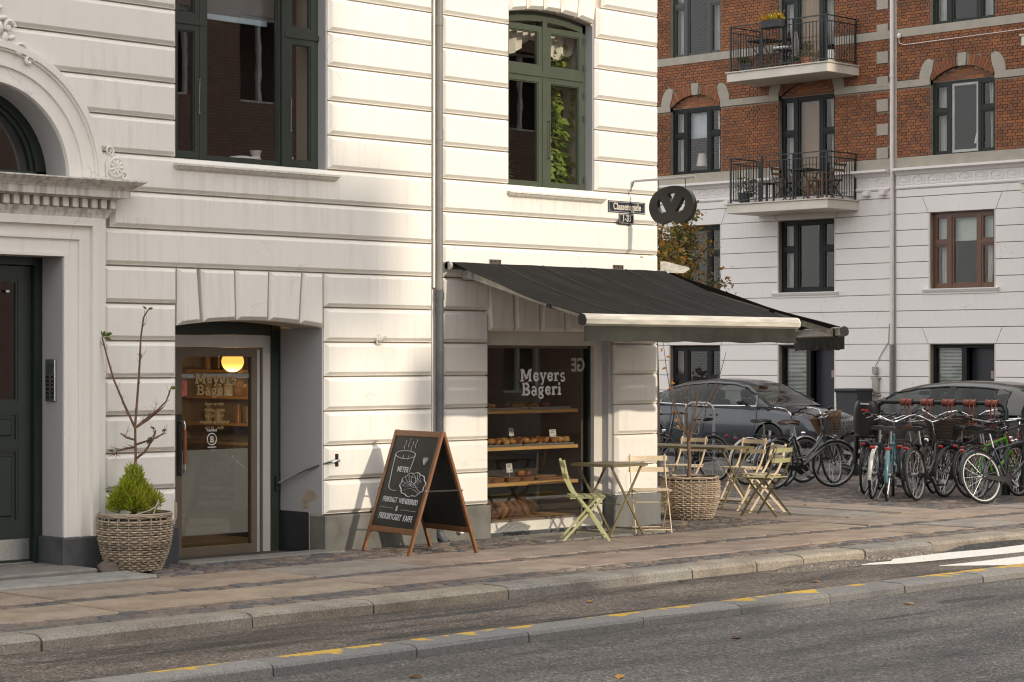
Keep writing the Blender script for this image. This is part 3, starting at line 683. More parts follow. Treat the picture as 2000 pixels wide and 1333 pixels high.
b.box(PC-.79, PC+.79, .27, .36, 3.40, 3.475); fo = b.build('fanlight', DGREEN, WB, smooth=30)
b = MB(); b.prism([(PC+.66*math.cos(math.pi*k/24), 3.44+.66*math.sin(math.pi*k/24)) for k in range(25)], .325, .331); b.build('pane', GLASS, fo)
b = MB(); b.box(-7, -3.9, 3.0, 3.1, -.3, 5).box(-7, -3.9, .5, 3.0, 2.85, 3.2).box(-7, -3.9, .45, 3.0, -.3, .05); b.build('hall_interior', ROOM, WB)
# windows of this house -------------------------------------------------
def sash(parent, x0, x1, z0, z1, y, m, t=.055, d=.05, g=GLASS, name='sash', bead=.012):
    b = MB(); ring(b, x0, x1, z0, z1, t, y, y+d); ring(b, x0+t, x1-t, z0+t, z1-t, bead, y+.01, y+d-.008)
    o = b.build(name, m, parent)
    p = MB().box(x0+t+.001, x1-t-.001, y+d*.5, y+d*.5+.006, z0+t+.001, z1-t-.001).build('pane', g, parent); return o
def sill(parent, x0, x1, z1, h=.085, pr=.10, m=None, y=0):
    prof = [(0.05, z1+.012), (-pr, z1), (-pr, z1-.018), (-pr+.012, z1-.022), (-pr*.72, z1-h*.5), (-pr*.45, z1-h*.72), (-pr*.42, z1-h), (0.05, z1-h)]
    b = MB(); n = len(prof); vs = []
    for x, k in ((x0, 1), (x1, -1)): vs += [(x+k*(pr+p[0])*.6*(1 if i not in (0, n-1) else 0), y+p[0], p[1]) for i, p in enumerate(prof)]
    b.add(vs, [tuple(range(n)), tuple(range(2*n-1, n-1, -1))]+[(i, i+n, (i+1) % n+n, (i+1) % n) for i in range(n)]); return b.build('window_sill', m or STUCCO_S, parent)
STUCCO_S = stucco('sill stucco', (.70, .665, .60), amount=.5, grime=.22)
y = .12
x0, x1, z0, z1 = WIN1
b = MB(); ring(b, x0, x1, z0, z1, .045, y, y+.1); W1 = b.build('window', GREEN, WB)
b = MB(); xa, xb = -2.84, -1.87
b.box(xa-.035, xa+.035, y-.012, y+.09, z0+.04, z1); b.box(xb-.035, xb+.035, y-.012, y+.09, z0+.04, z1); ZT = 4.93
b.box(x0, xa, y-.02, y+.09, ZT-.02, ZT+.03); b.box(xb, x1, y-.02, y+.09, ZT-.02, ZT+.03); b.build('mullions', GREEN, W1)
for a, c in ((x0+.045, xa-.035), (xb+.035, x1-.045)):
    sash(W1, a, c, z0+.045, ZT-.02, y-.008, GREEN); sash(W1, a, c, ZT+.03, z1-.05, y-.008, GREEN)
sash(W1, xa+.035, xb-.035, z0+.045, z1-.05, y+.012, GREEN, t=.03)
b = MB()
for hx, hz in ((xa-.055, 4.25), (xb+.06, 4.17)):
    b.tube([(hx, y-.03, hz-.16), (hx, y-.04, hz+.16)], .004, 6); b.tube([(hx, y-.0, hz-.16), (hx, y-.045, hz-.15)], .004, 6); b.tube([(hx, y, hz+.16), (hx, y-.045, hz+.16)], .004, 6)
b.build('casement_stay', STEEL, W1, kind='stuff')
MB().box(x1-.005, x1+.01, .004, .12, z0+.002, z1-.1).build('window_reveal', REVEAL, WB)
sill(WB, x0-.06, x1+.10, z0-.03)
b = MB(); b.box(xa+.06, xb-.06, .30, .33, 5.02, 5.07); b.build('roller_blind_rail', mat('pale blue rail', (.38, .47, .52), .5), W1)
b = MB(); b.box(xa-.2, xb+.2, .31, .32, 5.07, 5.7); b.build('roller_blind', mat('grey blind', (.14, .15, .15), .8), W1)
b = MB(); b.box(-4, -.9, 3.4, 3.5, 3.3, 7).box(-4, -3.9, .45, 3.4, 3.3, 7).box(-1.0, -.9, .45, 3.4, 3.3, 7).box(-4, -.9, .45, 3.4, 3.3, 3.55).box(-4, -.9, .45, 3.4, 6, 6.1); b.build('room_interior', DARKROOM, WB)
MB().box(-3.4, -1.3, .23, .5, 3.60, 3.672).build('inner_sill', WHITEP, W1)
o = MB(); o.lathe([(.0, 0), (.055, 0), (.06, .05), (.045, .1), (.04, .105), (.06, .16), (.0, .16)], 16); T(o.build('vase', mat('pale ceramic', (.6, .58, .52), .3), smooth=40, loc=(-2.02, .36, 3.672)), 'small pale vase inside the wide first floor window', 'vase')
o = MB(); o.lathe([(.0, 0), (.062, 0), (.066, .10), (.07, .12), (.06, .12), (.0, .11)], 16); T(o.build('ceramic_pot', mat('cream ceramic', (.55, .50, .40), .3), smooth=40, loc=(-1.66, .34, 3.672)), 'cream pot at the right end of the wide first floor window sill', 'pot')
o = MB()
for i, (px, pz, rx, rz_) in enumerate(((0, .03, .17, .03), (.03, .075, .15, .025), (-.06, .06, .09, .03))): o.ell((px, 0, pz), (rx, .08, rz_), 12, 6, jit=.06)
T(o.build('folded_cloth', mat('white cloth', (.6, .57, .56), .9, pal=[(.65, .62, .6), (.5, .33, .36), (.62, .6, .58)]), smooth=60, loc=(-2.22, .34, 3.672)), 'crumpled white cloth lying inside the wide first floor window', 'cloth')
# right window
x0, x1, z0, z1 = WIN2
b = MB(); yb = .11; b.box(x0, x0+.05, yb, yb+.1, z0, z1-.03); b.box(x1-.05, x1, yb, yb+.1, z0, z1-.03); b.box(x0+.05, x1-.05, yb, yb+.1, z0, z0+.06)
ap2 = arc_pts(x0, x1, 5.47, 5.54)
for (a, c), (e, f_) in zip(ap2, ap2[1:]): b.prism([(a, c+.01), (e, f_+.01), (e, f_-.10), (a, c-.10)], yb, yb+.1)
xm = (x0+x1)/2; zt = 4.87; b.box(xm-.035, xm+.035, yb-.012, yb+.09, z0+.05, 5.45); b.box(x0+.05, x1-.05, yb-.018, yb+.09, zt-.02, zt+.035)
W2 = b.build('window', GREEN2 if 'GREEN2' in globals() else mat('sage green window paint', (.062, .075, .052), .4, var=.1, bmp=.06), WB)
G2 = MATS['sage green window paint']
for a, c in ((x0+.05, xm-.035), (xm+.035, x1-.05)):
    sash(W2, a, c, z0+.06, zt-.02, yb-.006, G2, t=.06); sash(W2, a, c, zt+.035, 5.385, yb-.006, G2, t=.06)
b = MB(); hx, hz = xm+.045, 4.18
b.tube([(hx, yb-.03, hz-.2), (hx, yb-.04, hz+.2)], .004, 6); b.tube([(hx, yb, hz-.2), (hx, yb-.045, hz-.19)], .004, 6); b.tube([(hx, yb, hz+.2), (hx, yb-.045, hz+.2)], .004, 6)
for hz in (3.78, 4.45, 4.7, 5.0, 5.3): b.tube([(x1-.045, yb-.014, hz-.035), (x1-.045, yb-.014, hz+.035)], .009, 6)
b.build('casement_stay', BLACK, W2, kind='stuff')
MB().box(x1-.005, x1+.01, .004, .11, z0+.002, 5.46).build('window_reveal', REVEAL, WB)
sill(WB, x0-.07, x1+.12, z0-.01)
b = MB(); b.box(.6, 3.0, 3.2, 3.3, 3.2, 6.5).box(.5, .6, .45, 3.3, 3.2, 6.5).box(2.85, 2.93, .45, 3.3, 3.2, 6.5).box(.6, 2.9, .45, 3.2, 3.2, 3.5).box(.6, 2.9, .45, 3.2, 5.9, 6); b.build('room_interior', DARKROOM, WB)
MB().box(x0-.1, x1+.1, .215, .46, 3.57, 3.645).build('inner_sill', WHITEP, W2)
# draped valance of the right window
b = MB(); n = 40; CURT = mat('white curtain', (.66, .62, .52), .9, var=.1)
for lo, hi in ((x0+.04, x1-.04),):
    vs = []; 
    for j in range(6):
        for i in range(n+1):
            t = i/n; dr = .25+.07*math.sin(t*9)+.06*abs(math.sin(t*math.pi*2)); vs.append((lerp(lo, hi, t), .30+.025*math.sin(t*60+j*.5)+.03*math.sin(t*17), 5.46-dr*j/5))
    b.add(vs, [(j*(n+1)+i, j*(n+1)+i+1, (j+1)*(n+1)+i+1, (j+1)*(n+1)+i) for j in range(5) for i in range(n)])
b.build('curtain_valance', CURT, W2, smooth=60)
# drainpipe --------------------------------------------------------------
b = MB(); b.tube([(0, -.055, 2.52), (0, -.055, 8.6)], .035, 16)
for z in (2.53, 4.05, 5.2): b.tube([(0, -.055, z), (0, -.055, z+.10)], .040, 16)
b.build('drainpipe', mat('grey beige pipe paint', (.20, .19, .175), .5, var=.15), WB, smooth=40)
MB().tube([(-.052, -.03, 2.56), (-.052, -.03, 8.6)], .013, 10).build('conduit', WHITEP, WB, smooth=40)
b = MB(); b.tube([(-.0, -.058, .04), (0, -.058, 2.54)], .040, 16)
for z in (2.44, 2.30): b.tube([(0, -.058, z), (0, -.058, z+.07)], .046, 16)
b.tube([(0, -.06, .08), (.02, -.09, .02), (.04, -.13, -.01)], .042, 12); b.build('downpipe_shoe', ZINCG, WB, smooth=40)
MB().box(-.055, .055, -.004, .04, .1, 8.6).build('pipe_channel', STUCCO, WB)
b = MB(); b.lathe([(.035, 0), (.035, -.05), (.028, -.055), (.0, -.05)], 16, (.27, -.055, .10), ax='y'); b.build('vent_outlet', WHITEP, WB, smooth=40)
# small wall lamp bracket
b = MB(); b.bbox(-.835, -.78, -.046, -.03, 1.98, 2.09, .004); b.tube([(-.805, -.05, 2.02), (-.765, -.11, 2.055)], .02, 10); T(b.build('wall_bracket', CREAMP, smooth=40), 'small cream bracket screwed to the sunlit wall left of the drainpipe', 'bracket')
# intercom
b = MB(); b.bbox(PC+.715, PC+.74, .055, .205, 1.475, 1.84, .004); ic = T(b.build('intercom_panel', STEEL), 'steel door intercom panel with two rows of buttons', 'intercom')
b = MB()
for k in range(6): b.box(PC+.711, PC+.716, .07, .105, 1.50+k*.035, 1.522+k*.035)
for k in range(6): b.box(PC+.711, PC+.716, .145, .185, 1.50+k*.035, 1.522+k*.035)
b.build('buttons', BLACK, ic, kind='stuff'); b = MB()
for k in range(6): b.box(PC+.713, PC+.7155, .09, .15, 1.725+k*.013, 1.73+k*.013)
b.build('speaker_grille', BLACK, ic, kind='stuff')
# ================================================================ far brick building (local frame: u right, v into the wall)
FB = thing('brick_apartment_house', 'red brick apartment house over a pale rendered base, with iron balconies', 'building', (24.47, 14.968, 0), R(-90))
def brickmat():
    m, n, b = newmat('single brick'); v = coords(n)
    pal = [(0.272, 0.098, 0.042), (0.236, 0.088, 0.041), (0.295, 0.109, 0.044), (0.207, 0.084, 0.042), (0.252, 0.095, 0.045), (0.314, 0.125, 0.047), (0.186, 0.083, 0.045), (0.281, 0.102, 0.042), (0.219, 0.09, 0.045), (0.265, 0.105, 0.046)]
    r = ramp(n, [(i/len(pal), p) for i, p in enumerate(pal)], 'CONSTANT'); n.links.new(rnd_out(n), r.inputs[0])
    st = ramp(n, [(.32, (.62, .62, .64)), (.62, (1.1, 1.08, 1.05))]); n.links.new(noise(n, v, .8, 6, .65), st.inputs[0])
    g = ramp(n, [(.3, (.75,)*3), (.7, (1.2,)*3)]); n.links.new(noise(n, v, 45, 3), g.inputs[0])
    c = mixc(n, 1, r.outputs[0], st.outputs[0], 'MULTIPLY'); n.links.new(mixc(n, 1, c, g.outputs[0], 'MULTIPLY'), b.inputs['Base Color']); b.inputs['Roughness'].default_value = .85
    return m
BRICK = brickmat(); MORTAR = mat('mortar', (.30, .25, .20), .95, var=.25, scale=3)
SAND = mat('sandstone', (.36, .325, .27), .85, var=.15, scale=4, bmp=.3, bscale=40)
UL, UR = -5.5, 11.5
WF = [(-2.94, -1.40), (.31, 1.87), (4.39, 5.99), (7.95, 9.5)]
holes = []
for i, (a, c) in enumerate(WF):
    dr = i in (1, 3)
    holes += [(a, c, 5.35 if dr else 6.17, 8.06), (a, c, 8.32 if dr else 8.95, 10.9), (a, c, 3.34, 4.96), (a, c, .1 if i else .75, 2.14)]
b = MB(); holes_wall(b, UL, UR, 0, 15, .02, .5, holes); b.build('front_wall', MORTAR, FB)
b = MB(); b.box(UL, UR, 4, 10, 0, 15).box(UL, UL+.4, .5, 4, 0, 15).box(UR-.4, UR, .5, 4, 0, 15).box(UL-8, UL, .0, 10, 0, 15).box(UR, UR+25, .0, 10, 0, 15); b.build('rear_walls', BRT, FB)
for z in (2.6, 5.2, 8.3, 11.2): MB().box(UL+.4, UR-.4, .5, 4, z, z+.2).build('floor_slab', ROOM, FB)
for u in (-.6, 3.3, 7.0): MB().box(u, u+.12, .5, 4, 0, 11.2).build('party_wall', ROOM, FB)
MB().prism([(-.3, 15), (10, 15), (8, 17), (2, 17)], UL-8, UR+25, 'x').build('roof', mat('roof slate', (.06, .06, .065), .6), FB)
# arches over the first floor openings
ARC = [(a, c, 7.76, 8.06) for a, c in WF]
def arch_half(z, arc, off):
    a, c, zs, zc = arc; w_ = (c-a)/2; h = zc-zs; r = (w_*w_+h*h)/(2*h); cz = zc-r; rr = r+off
    if z >= cz+rr or z < zs-.02: return None
    return min(math.sqrt(max(0, rr*rr-(z-cz)**2)), w_+off*.9)
QB = [(9.46, 9.72), (8.88, 9.14), (8.28, 8.54), (7.77, 8.0), (7.23, 7.50), (6.71, 6.96), (6.20, 6.44)]
brk = []
def course(z, zt, full):
    zm = (z+zt)/2; cut = [(3.38, 3.52)]
    if 7.70-.02 < zm < 7.85+.02: return
    if 8.80-.02 < zm < 8.99: return
    for a, c in WF:
        lo = 5.35 if (a, c) in (WF[1], WF[3]) else 6.17
        if lo-.01 < zm < 7.86: cut.append((a, c))
        if zm > (8.32 if (a, c) in (WF[1], WF[3]) else 8.95): cut.append((a, c))
    for arc in ARC:
        hh = arch_half(zm, arc, .235)
        if hh and zm > 7.83: m_ = (arc[0]+arc[1])/2; cut.append((m_-hh, m_+hh))
        if 7.83 < zm < 8.27:
            t = (zm-7.85)/.42; ww = .27*math.sqrt(max(0, 1-t*t)); cut.append((arc[0]-ww, arc[0]+.1)); cut.append((arc[1]-.1, arc[1]+ww))
        if 8.06 < zm < 8.33: m_ = (arc[0]+arc[1])/2; cut.append((m_-.12, m_+.12))
    for q0, q1 in QB:
        if q0 < zm < q1: cut.append((3.0, 3.32))
    cut.sort(); u = UL; free = []
    for a, c in cut:
        if a > u: free.append((u, a))
        u = max(u, c)
    if u < UR: free.append((u, UR))
    L = .24 if full else .12; off = (0 if full else .06)+(.12 if int(z/.1334) % 2 and full else 0)
    for a, c in free:
        k = math.floor((a-off)/L)
        while True:
            p, q = off+k*L+.006, off+(k+1)*L-.006; k += 1
            if p > c: break
            p = max(p, a+.004); q = min(q, c-.004)
            if q-p > .025: brk.append((p, q, z+.005, zt-.005))
z = 6.20; i = 0
while z < 10.75: course(z, z+.0667, i % 2 == 0); z += .0667; i += 1
brk.sort(key=lambda t: (t[0]-7)**2+(t[2]-7.5)**2*.5)
cache = {}
for p, q, a, c in brk[:300]:
    k = round(q-p, 3)
    if k not in cache: cache[k] = MB().bbox(-k/2, k/2, 0, .05, -.0283, .0283, .004).mesh('brick', BRICK)
    inst('brick', cache[k], FB, ((p+q)/2, -.004+rs.uniform(-.002, .002), (a+c)/2))
b = MB()
for p, q, a, c in brk[300:]:
    d = rs.uniform(-.003, .002); b.box(p+.002, q-.002, -.004+d, .04, a+.0015, c-.0015, rnd=rs.random())
b.build('bricks', BRICK, FB, kind='stuff')
# arch rings of soldier bricks, keystones, springers, infill
bs = MB(); bi = MB()
for ai, (a, c, zs, zc) in enumerate(ARC):
    w_ = (c-a)/2; h = zc-zs; r = (w_*w_+h*h)/(2*h); cz = zc-r; m_ = (a+c)/2; aa = math.asin(w_/r)*.93; n = 22
    for k in range(n):
        t0, t1 = -aa+2*aa*k/n+.003, -aa+2*aa*(k+1)/n-.003
        if abs((t0+t1)/2)*r < .12: continue
        bs.prism([(m_+q*math.sin(t), cz+q*math.cos(t)) for q, t in ((r, t0), (r, t1), (r+.23, t1), (r+.23, t0))], -.006, .15, rnd=rs.random())
    MB().prism([(m_-.085, zc-.01), (m_+.085, zc-.01), (m_+.11, zc+.265), (m_-.11, zc+.265)], -.02, .15).build('keystone', SAND, FB)
    for sx in (-1, 1):
        e = a if sx < 0 else c; pts = [(e+sx*.27*math.cos(t), 7.85+.42*math.sin(t)) for t in [math.pi/2*j/8 for j in range(9)]]
        pts = [(e+sx*.001, 7.85)]+pts+[(e-sx*.09, 8.20), (e-sx*.055, 8.0), (e-sx*.01, 7.90)]
        MB().prism(pts, -.018, .15).build('springer_stone', SAND, FB)
    # brick infill under the arch
    zz = 7.775
    while zz < zc:
        hh = arch_half(zz+.06, (a, c, zs, zc), 0)
        if hh:
            u = m_-hh
            while u < m_+hh-.03: q = min(u+.228, m_+hh); bi.box(u, q, .09, .16, zz, zz+.056, rnd=rs.random()); u += .24
        zz += .0667
    MB().box(a, c, .10, .2, 7.76, 8.06).build('arch_infill', MORTAR, FB)
bs.build('arch_bricks', BRICK, FB, kind='stuff'); bi.build('infill_bricks', BRICK, FB, kind='stuff')
def split(lo, hi, cuts):
    out = []; u = lo
    for a, c in sorted(cuts):
        if a > u: out.append((u, a))
        u = max(u, c)
    if u < hi: out.append((u, hi))
    return out
for a, c in split(UL, UR, WF+[(3.37, 3.53)]): MB().bbox(a, c, -.02, .1, 7.70, 7.85, .006).build('stone_band', SAND, FB)
for a, c in split(UL, UR, [WF[1], WF[3], (3.37, 3.53)]): MB().bbox(a, c, -.022, .1, 8.80, 8.985, .006).build('stone_band', SAND, FB)
for q0, q1 in QB: MB().bbox(3.01, 3.31, -.024, .1, q0+.002, q1-.002, .006).build('quoin', SAND, FB)
for a, c in split(UL, UR, [WF[1], WF[3], (3.37, 3.53)]): MB().bbox(a, c, -.02, .1, 5.955, 6.195, .006).build('stone_course', SAND, FB)
# cornice, palmette frieze, brackets
for a, c in split(UL, UR, [(.20, 2.0), (7.8, 9.65), (3.37, 3.53)]):
    b = MB(); prof = [(.1, 5.50), (-.02, 5.50), (-.05, 5.53), (-.05, 5.56), (-.02, 5.585), (-.02, 5.80), (-.05, 5.82), (-.08, 5.87), (-.14, 5.90), (-.20, 5.905), (-.20, 5.955), (.1, 5.965)]
    b.prism(prof, a, c, 'x'); b.build('cornice', STUCCO_F, FB)
b = MB(); b.tube([(.15*math.cos(2*math.pi*k/20), -.02, .10+.095*math.sin(2*math.pi*k/20)) for k in range(20)], .011, 5, closed=True)
for k in range(7):
    a = R(-70+k*23.3); b.ell((.06*math.sin(a), -.02, .06+.06*math.cos(a)), (.016, .014, .055), 6, 5, Matrix.Rotation(a, 3, 'Y'))
b.tube([(-.17, -.02, .01), (-.1, -.022, .03), (0, -.022, .02), (.1, -.022, .03), (.17, -.02, .01)], .011, 5)
pm = b.mesh('palmette', STUCCO_F, 60)
for a, c in split(UL, UR, [(.20, 2.0), (7.8, 9.65), (3.37, 3.53)]):
    n = max(1, int((c-a)/.38))
    for k in range(n): inst('palmette', pm, FB, (a+(k+.5)*(c-a)/n, -.018, 5.595), sc=(1, .45, 1))
for u in (-3.9, -3.5, -1.2, -.5, 2.3, 2.72, 3.15): MB().bbox(u, u+.14, -.16, .02, 5.40, 5.50, .01).build('bracket', STUCCO_F, FB)
# pale rendered base, jointed
zj = [5.50, 5.33, 4.97, 4.618, 4.27, 3.925, 3.575, 3.225, 2.87, 2.51, 2.155, 1.80, 1.45, 1.09, .74, .38, .06]
for z1, z0 in zip(zj, zj[1:]):
    zm = (z0+z1)/2; cut = [(3.37, 3.53)]
    for i, (a, c) in enumerate(WF):
        if 3.34 < zm < 4.96 or zm < 2.15 and (i or zm > .74): cut.append((a-.03, c+.03))
        if 4.97 < zm < 5.33 or 2.16 < zm < 2.51: cut.append((a-.2, c+.2))
    slant = 4.97 < zm < 5.33 or 2.16 < zm < 2.51
    for a, c in split(UL, UR, cut):
        if slant:
            l = any(abs(a-(q+.2)) < 1e-6 for _, q in WF); r_ = any(abs(c-(p-.2)) < 1e-6 for p, _ in WF)
            MB().prism([(a-(.155 if l else 0), z0+.007), (c+(.155 if r_ else 0), z0+.007), (c, z1-.007), (a, z1-.007)], -.022, .05).build('render_block', STUCCO_F, FB)
        else: MB().bbox(a, c, -.022, .05, z0+.007, z1-.007, .005).build('render_block', STUCCO_F, FB)
    if 4.97 < zm < 5.33 or 2.16 < zm < 2.51:
        for a, c in WF: MB().prism([(a-.03, z0+.007), (c+.03, z0+.007), (c+.185, z1-.007), (a-.185, z1-.007)], -.022, .05).build('lintel_block', STUCCO_F, FB)
    
for a, c in WF:
    for x_ in (a-.03, c): MB().box(x_+.002, x_+.028, -.02, .05, 3.24, 4.965).build('window_margin', CREAMP, FB); MB().box(x_+.002, x_+.028, -.02, .05, .08, 2.15).build('window_margin', CREAMP, FB)
    sill(FB, a-.16, c+.12, 3.33, .11, .10, STUCCO_F)
MB().box(UL, UR, -.05, .02, 0, .06).build('wall_foot', PLINTH, FB)
# windows
def wav(parent, u0, u1, z0, z1, v, m, name='curtain', amp=.03, fr=38, gather=0):
    b = MB(); n = 26; vs = []
    for j in range(9):
        t = j/8; k = 1-gather*math.sin(t*math.pi*.5)
        for i in range(n+1):
            s_ = i/n; vs.append((lerp(u0, u0+(u1-u0)*k, s_), v+amp*math.sin(s_*fr*(u1-u0)*2+t)+amp*.5*math.sin(s_*9+2*t), lerp(z1, z0, t)))
    b.add(vs, [(j*(n+1)+i, j*(n+1)+i+1, (j+1)*(n+1)+i+1, (j+1)*(n+1)+i) for j in range(8) for i in range(n)]); return b.build(name, m, parent, smooth=70)
CURG = mat('grey curtain', (.42, .42, .40), .9, var=.1); CURD = mat('tan curtain', (.26, .17, .10), .9, var=.1); BLIND = mat('grey green blind', (.36, .40, .36), .8, var=.05)
def fwin(a, c, z0, z1, m, v=.11, door=False, tr=.64, f1=.27, f2=.73, inner=None):
    b = MB(); ring(b, a, c, z0, z1, .06, v, v+.08); ua, ub = lerp(a, c, f1), lerp(a, c, f2); zt = lerp(z0, z1, tr)
    b.box(ua-.04, ua+.04, v-.01, v+.08, z0+.06, z1-.06); b.box(ub-.04, ub+.04, v-.01, v+.08, z0+.06, z1-.06)
    b.box(a+.06, ua-.04, v-.014, v+.08, zt-.03, zt+.03); b.box(ub+.04, c-.06, v-.014, v+.08, zt-.03, zt+.03)
    W = b.build('window', m, FB)
    for p, q in ((a+.06, ua-.04), (ub+.04, c-.06)):
        sash(W, p, q, z0+.06, zt-.03, v, m, .04, .05, GLASS_F); sash(W, p, q, zt+.03, z1-.06, v, m, .04, .05, GLASS_F)
    sash(W, ua+.04, ub-.04, z0+.06, z1-.06, v+.008, inner or m, .045, .05, GLASS_F); return W
B_, D_ = BLACKF, mat('dark green frame paint', (.016, .023, .019), .5, var=.2, spec=.3)
W_ = []
for i, (a, c) in enumerate(WF):
    dr = i in (1, 3)
    w1 = fwin(a, c, 5.36 if dr else 6.17, 7.76, (D_ if i == 2 else B_), tr=.66 if dr else .6, inner=mat('grey inner sash', (.42, .41, .39), .6) if i == 2 else None)
    w2 = fwin(a, c, 8.33 if dr else 8.95, 10.9, (GREEN if i == 0 else D_))
    w3 = fwin(a, c, 3.34, 4.96, BROWNF if i == 2 else B_, tr=.6)
    W_.append((w1, w2, w3))
    wav(w1, a+.05, a+.38, 6.0, 7.7, .30, CURG); wav(w1, c-.05, c-.36, 6.0, 7.7, .30, WHITEP if i == 0 else CURG, gather=.3)
    wav(w2, a+.05, a+.42, 8.9, 10.8, .30, CURG if i < 3 else CURD); wav(w2, c-.05, c-.4, 8.9, 10.8, .32, CURG)
    if i != 2: wav(w3, a+.05, a+.28, 3.4, 4.9, .30, CURG); wav(w3, c-.45, c-.7, 3.4, 4.9, .32, CURG, gather=.5)
wav(W_[1][0], .75, 1.35, 5.4, 7.7, .24, mat('brown blind', (.20, .125, .07), .9, var=.1), 'blind', .004, 20)
wav(W_[1][1], .75, 1.3, 8.5, 10.8, .26, CURD, amp=.02)
MB().box(-2.5, -1.83, .24, .25, 7.05, 7.72).build('blind', mat('pale blue blind', (.33, .37, .40), .8), W_[0][0])
MB().box(4.45, 5.93, .24, .25, 4.35, 4.92).build('blind', BLIND, W_[2][2]); wav(W_[2][2], 4.5, 4.75, 3.4, 4.4, .26, BLIND); wav(W_[2][2], 5.62, 5.85, 3.4, 4.25, .3, CREAMP, gather=.4)
# basement level openings
for i, (a, c) in enumerate(WF):
    if i == 0:
        w4 = fwin(a, c, .78, 2.13, B_, tr=.45); wav(w4, a+.05, a+.4, .8, 2.1, .3, CURD)
    else:
        b = MB(); ring(b, a, c, .1, 2.13, .06, .12, .22); b.box(lerp(a, c, .46), lerp(a, c, .46)+.12, .08, .2, .16, 2.07); W4 = b.build('shop_entrance', B_, FB)
        MB().box(a+.06, lerp(a, c, .46), .165, .171, .16, 2.07).build('pane', GLASS_F, W4)
        b = MB(); k = .3
        while k < 2.05: b.box(a+.08, lerp(a, c, .46)-.02, .24, .26, k, k+.018); k += .03
        b.build('slat_blind', BLIND, W4, kind='stuff')
        MB().box(lerp(a, c, .46)+.12, c-.06, .3, .34, .16, 2.07).build('door_leaf', mat('dark blue door', (.012, .014, .022), .4), W4)
        MB().box(c-.16, c-.09, .10, .118, 1.42, 1.58).build('notice', mat('red notice', (.32, .2, .19), .6, var=.4, scale=90), W4)
# second house numbers, pipe
b = MB(); b.tube([(3.45, -.07, 1.95), (3.45, -.07, 15)], .045, 12)
for z in (7.95, 5.0, 4.55): b.tube([(3.45, -.07, z), (3.45, -.07, z+.06)], .055, 12)
b.build('drainpipe', mat('pale pipe paint', (.66, .64, .62), .5, var=.12), FB, smooth=40)
b = MB(); b.tube([(3.45, -.07, 0), (3.45, -.07, 2.15)], .052, 12); b.build('drainpipe_foot', mat('pipe zinc', (.20, .21, .22), .5, metal=.3, var=.2), FB, smooth=40)
MB().box(3.37, 3.53, -.004, .03, .06, 15).build('pipe_channel', mat('channel render', (.5, .42, .36), .9), FB)
b = MB(); b.tube([(3.6, -.03, 8.80), (3.62, -.04, 8.68), (3.75, -.03, 8.63), (6.6, -.03, 8.66), (8.2, -.03, 8.68)], .008, 6); b.build('wall_cable', WHITEP, FB, smooth=40)
MB().ell((3.63, -.06, 8.83), (.045, .04, .065), 8, 6).build('junction_box', WHITEP, FB, smooth=50)
b = MB(); b.bbox(2.95, 3.07, -.12, -.02, 1.50, 1.66, .01); b.bbox(2.94, 3.10, -.10, -.02, 1.08, 1.44, .01); b.tube([(2.99, -.05, 1.66), (3.15, -.04, 1.95), (3.34, -.04, 2.2), (3.36, -.04, 2.6)], .009, 6)
for z in (1.03, 1.40, .9): b.bbox(2.90, 3.14, -.09, -.02, z, z+.04, .01)
b.tube([(3.02, -.05, 1.1), (3.02, -.05, .06)], .03, 8); b.build('meter_box', mat('dirty box grey', (.36, .34, .30), .7, var=.3, scale=14), FB)
# balconies
IRON = mat('black iron', (.012, .016, .016), .45, var=.2); SLABP = mat('balcony paint', (.62, .575, .50), .7, var=.12, scale=2, bmp=.1)
def balcony(u0, u1, zt, dep=1.18, fancy=False):
    b = MB(); b.bbox(u0+.03, u1-.03, -dep+.03, .02, zt-.225, zt-.03, .008); bo = b.build('balcony', SLABP, FB)
    MB().bbox(u0, u1, -dep, .015, zt-.03, zt, .006).build('slab_edge', mat('balcony edge stone', (.55, .50, .44), .7, var=.2), bo)
    i0, i1, d = u0+.10, u1-.10, -dep+.09; h = 1.02
    b = MB()
    for zz in (zt+h, zt+h-.12, zt+.07):
        r = .014 if zz > zt+h-.01 else .011
        for p, q in (((i0, d, zz), (i1, d, zz)), ((i0, d, zz), (i0, 0, zz)), ((i1, d, zz), (i1, 0, zz))): b.bar(p, q, r*2.2, r*1.6)
    b.build('railing', IRON, bo)
    for p in ((i0, d), (i1, d), (i0, -.04), (i1, -.04), (lerp(i0, i1, .33), d), (lerp(i0, i1, .66), d)): MB().bar((p[0], p[1], zt), (p[0], p[1], zt+h+.01), .034, .034, (0, 1, 0)).build('post', IRON, bo)
    b = MB(); u = i0+.09
    while u < i1-.03: b.bar((u, d, zt+.07), (u, d, zt+h-.12), .013, .013, (0, 1, 0)); u += .092
    v = d+.09
    while v < -.06:
        for u in (i0, i1): b.bar((u, v, zt+.07), (u, v, zt+h-.12), .013, .013, (0, 1, 0))
        v += .092
    b.build('balusters', IRON, bo, kind='stuff'); return bo
balcony(-.31, 2.56, 5.33); balcony(-.31, 2.56, 8.295); balcony(7.30, 10.1, 5.40); balcony(7.30, 10.1, 8.36)
rp0 = random.Random(21)
# ================================================================ bakery: room, shop window, door
BEIGE = mat('warm beige wall', (.30, .25, .19), .9, var=.1)
b = MB(); b.box(-3.6, 2.9, 4.6, 4.7, -.3, 2.7).box(-3.7, -3.6, .45, 4.7, -.3, 2.7).box(-3.6, 2.93, .45, 4.6, 2.55, 2.7).box(-3.6, 2.93, .66, 4.6, -.3, -.11); b.build('shop_interior', BEIGE, WB)
MB().box(.40, .46, .45, 4.6, -.11, 2.55).build('shop_partition', mat('pale partition', (.34, .30, .24), .8), WB)
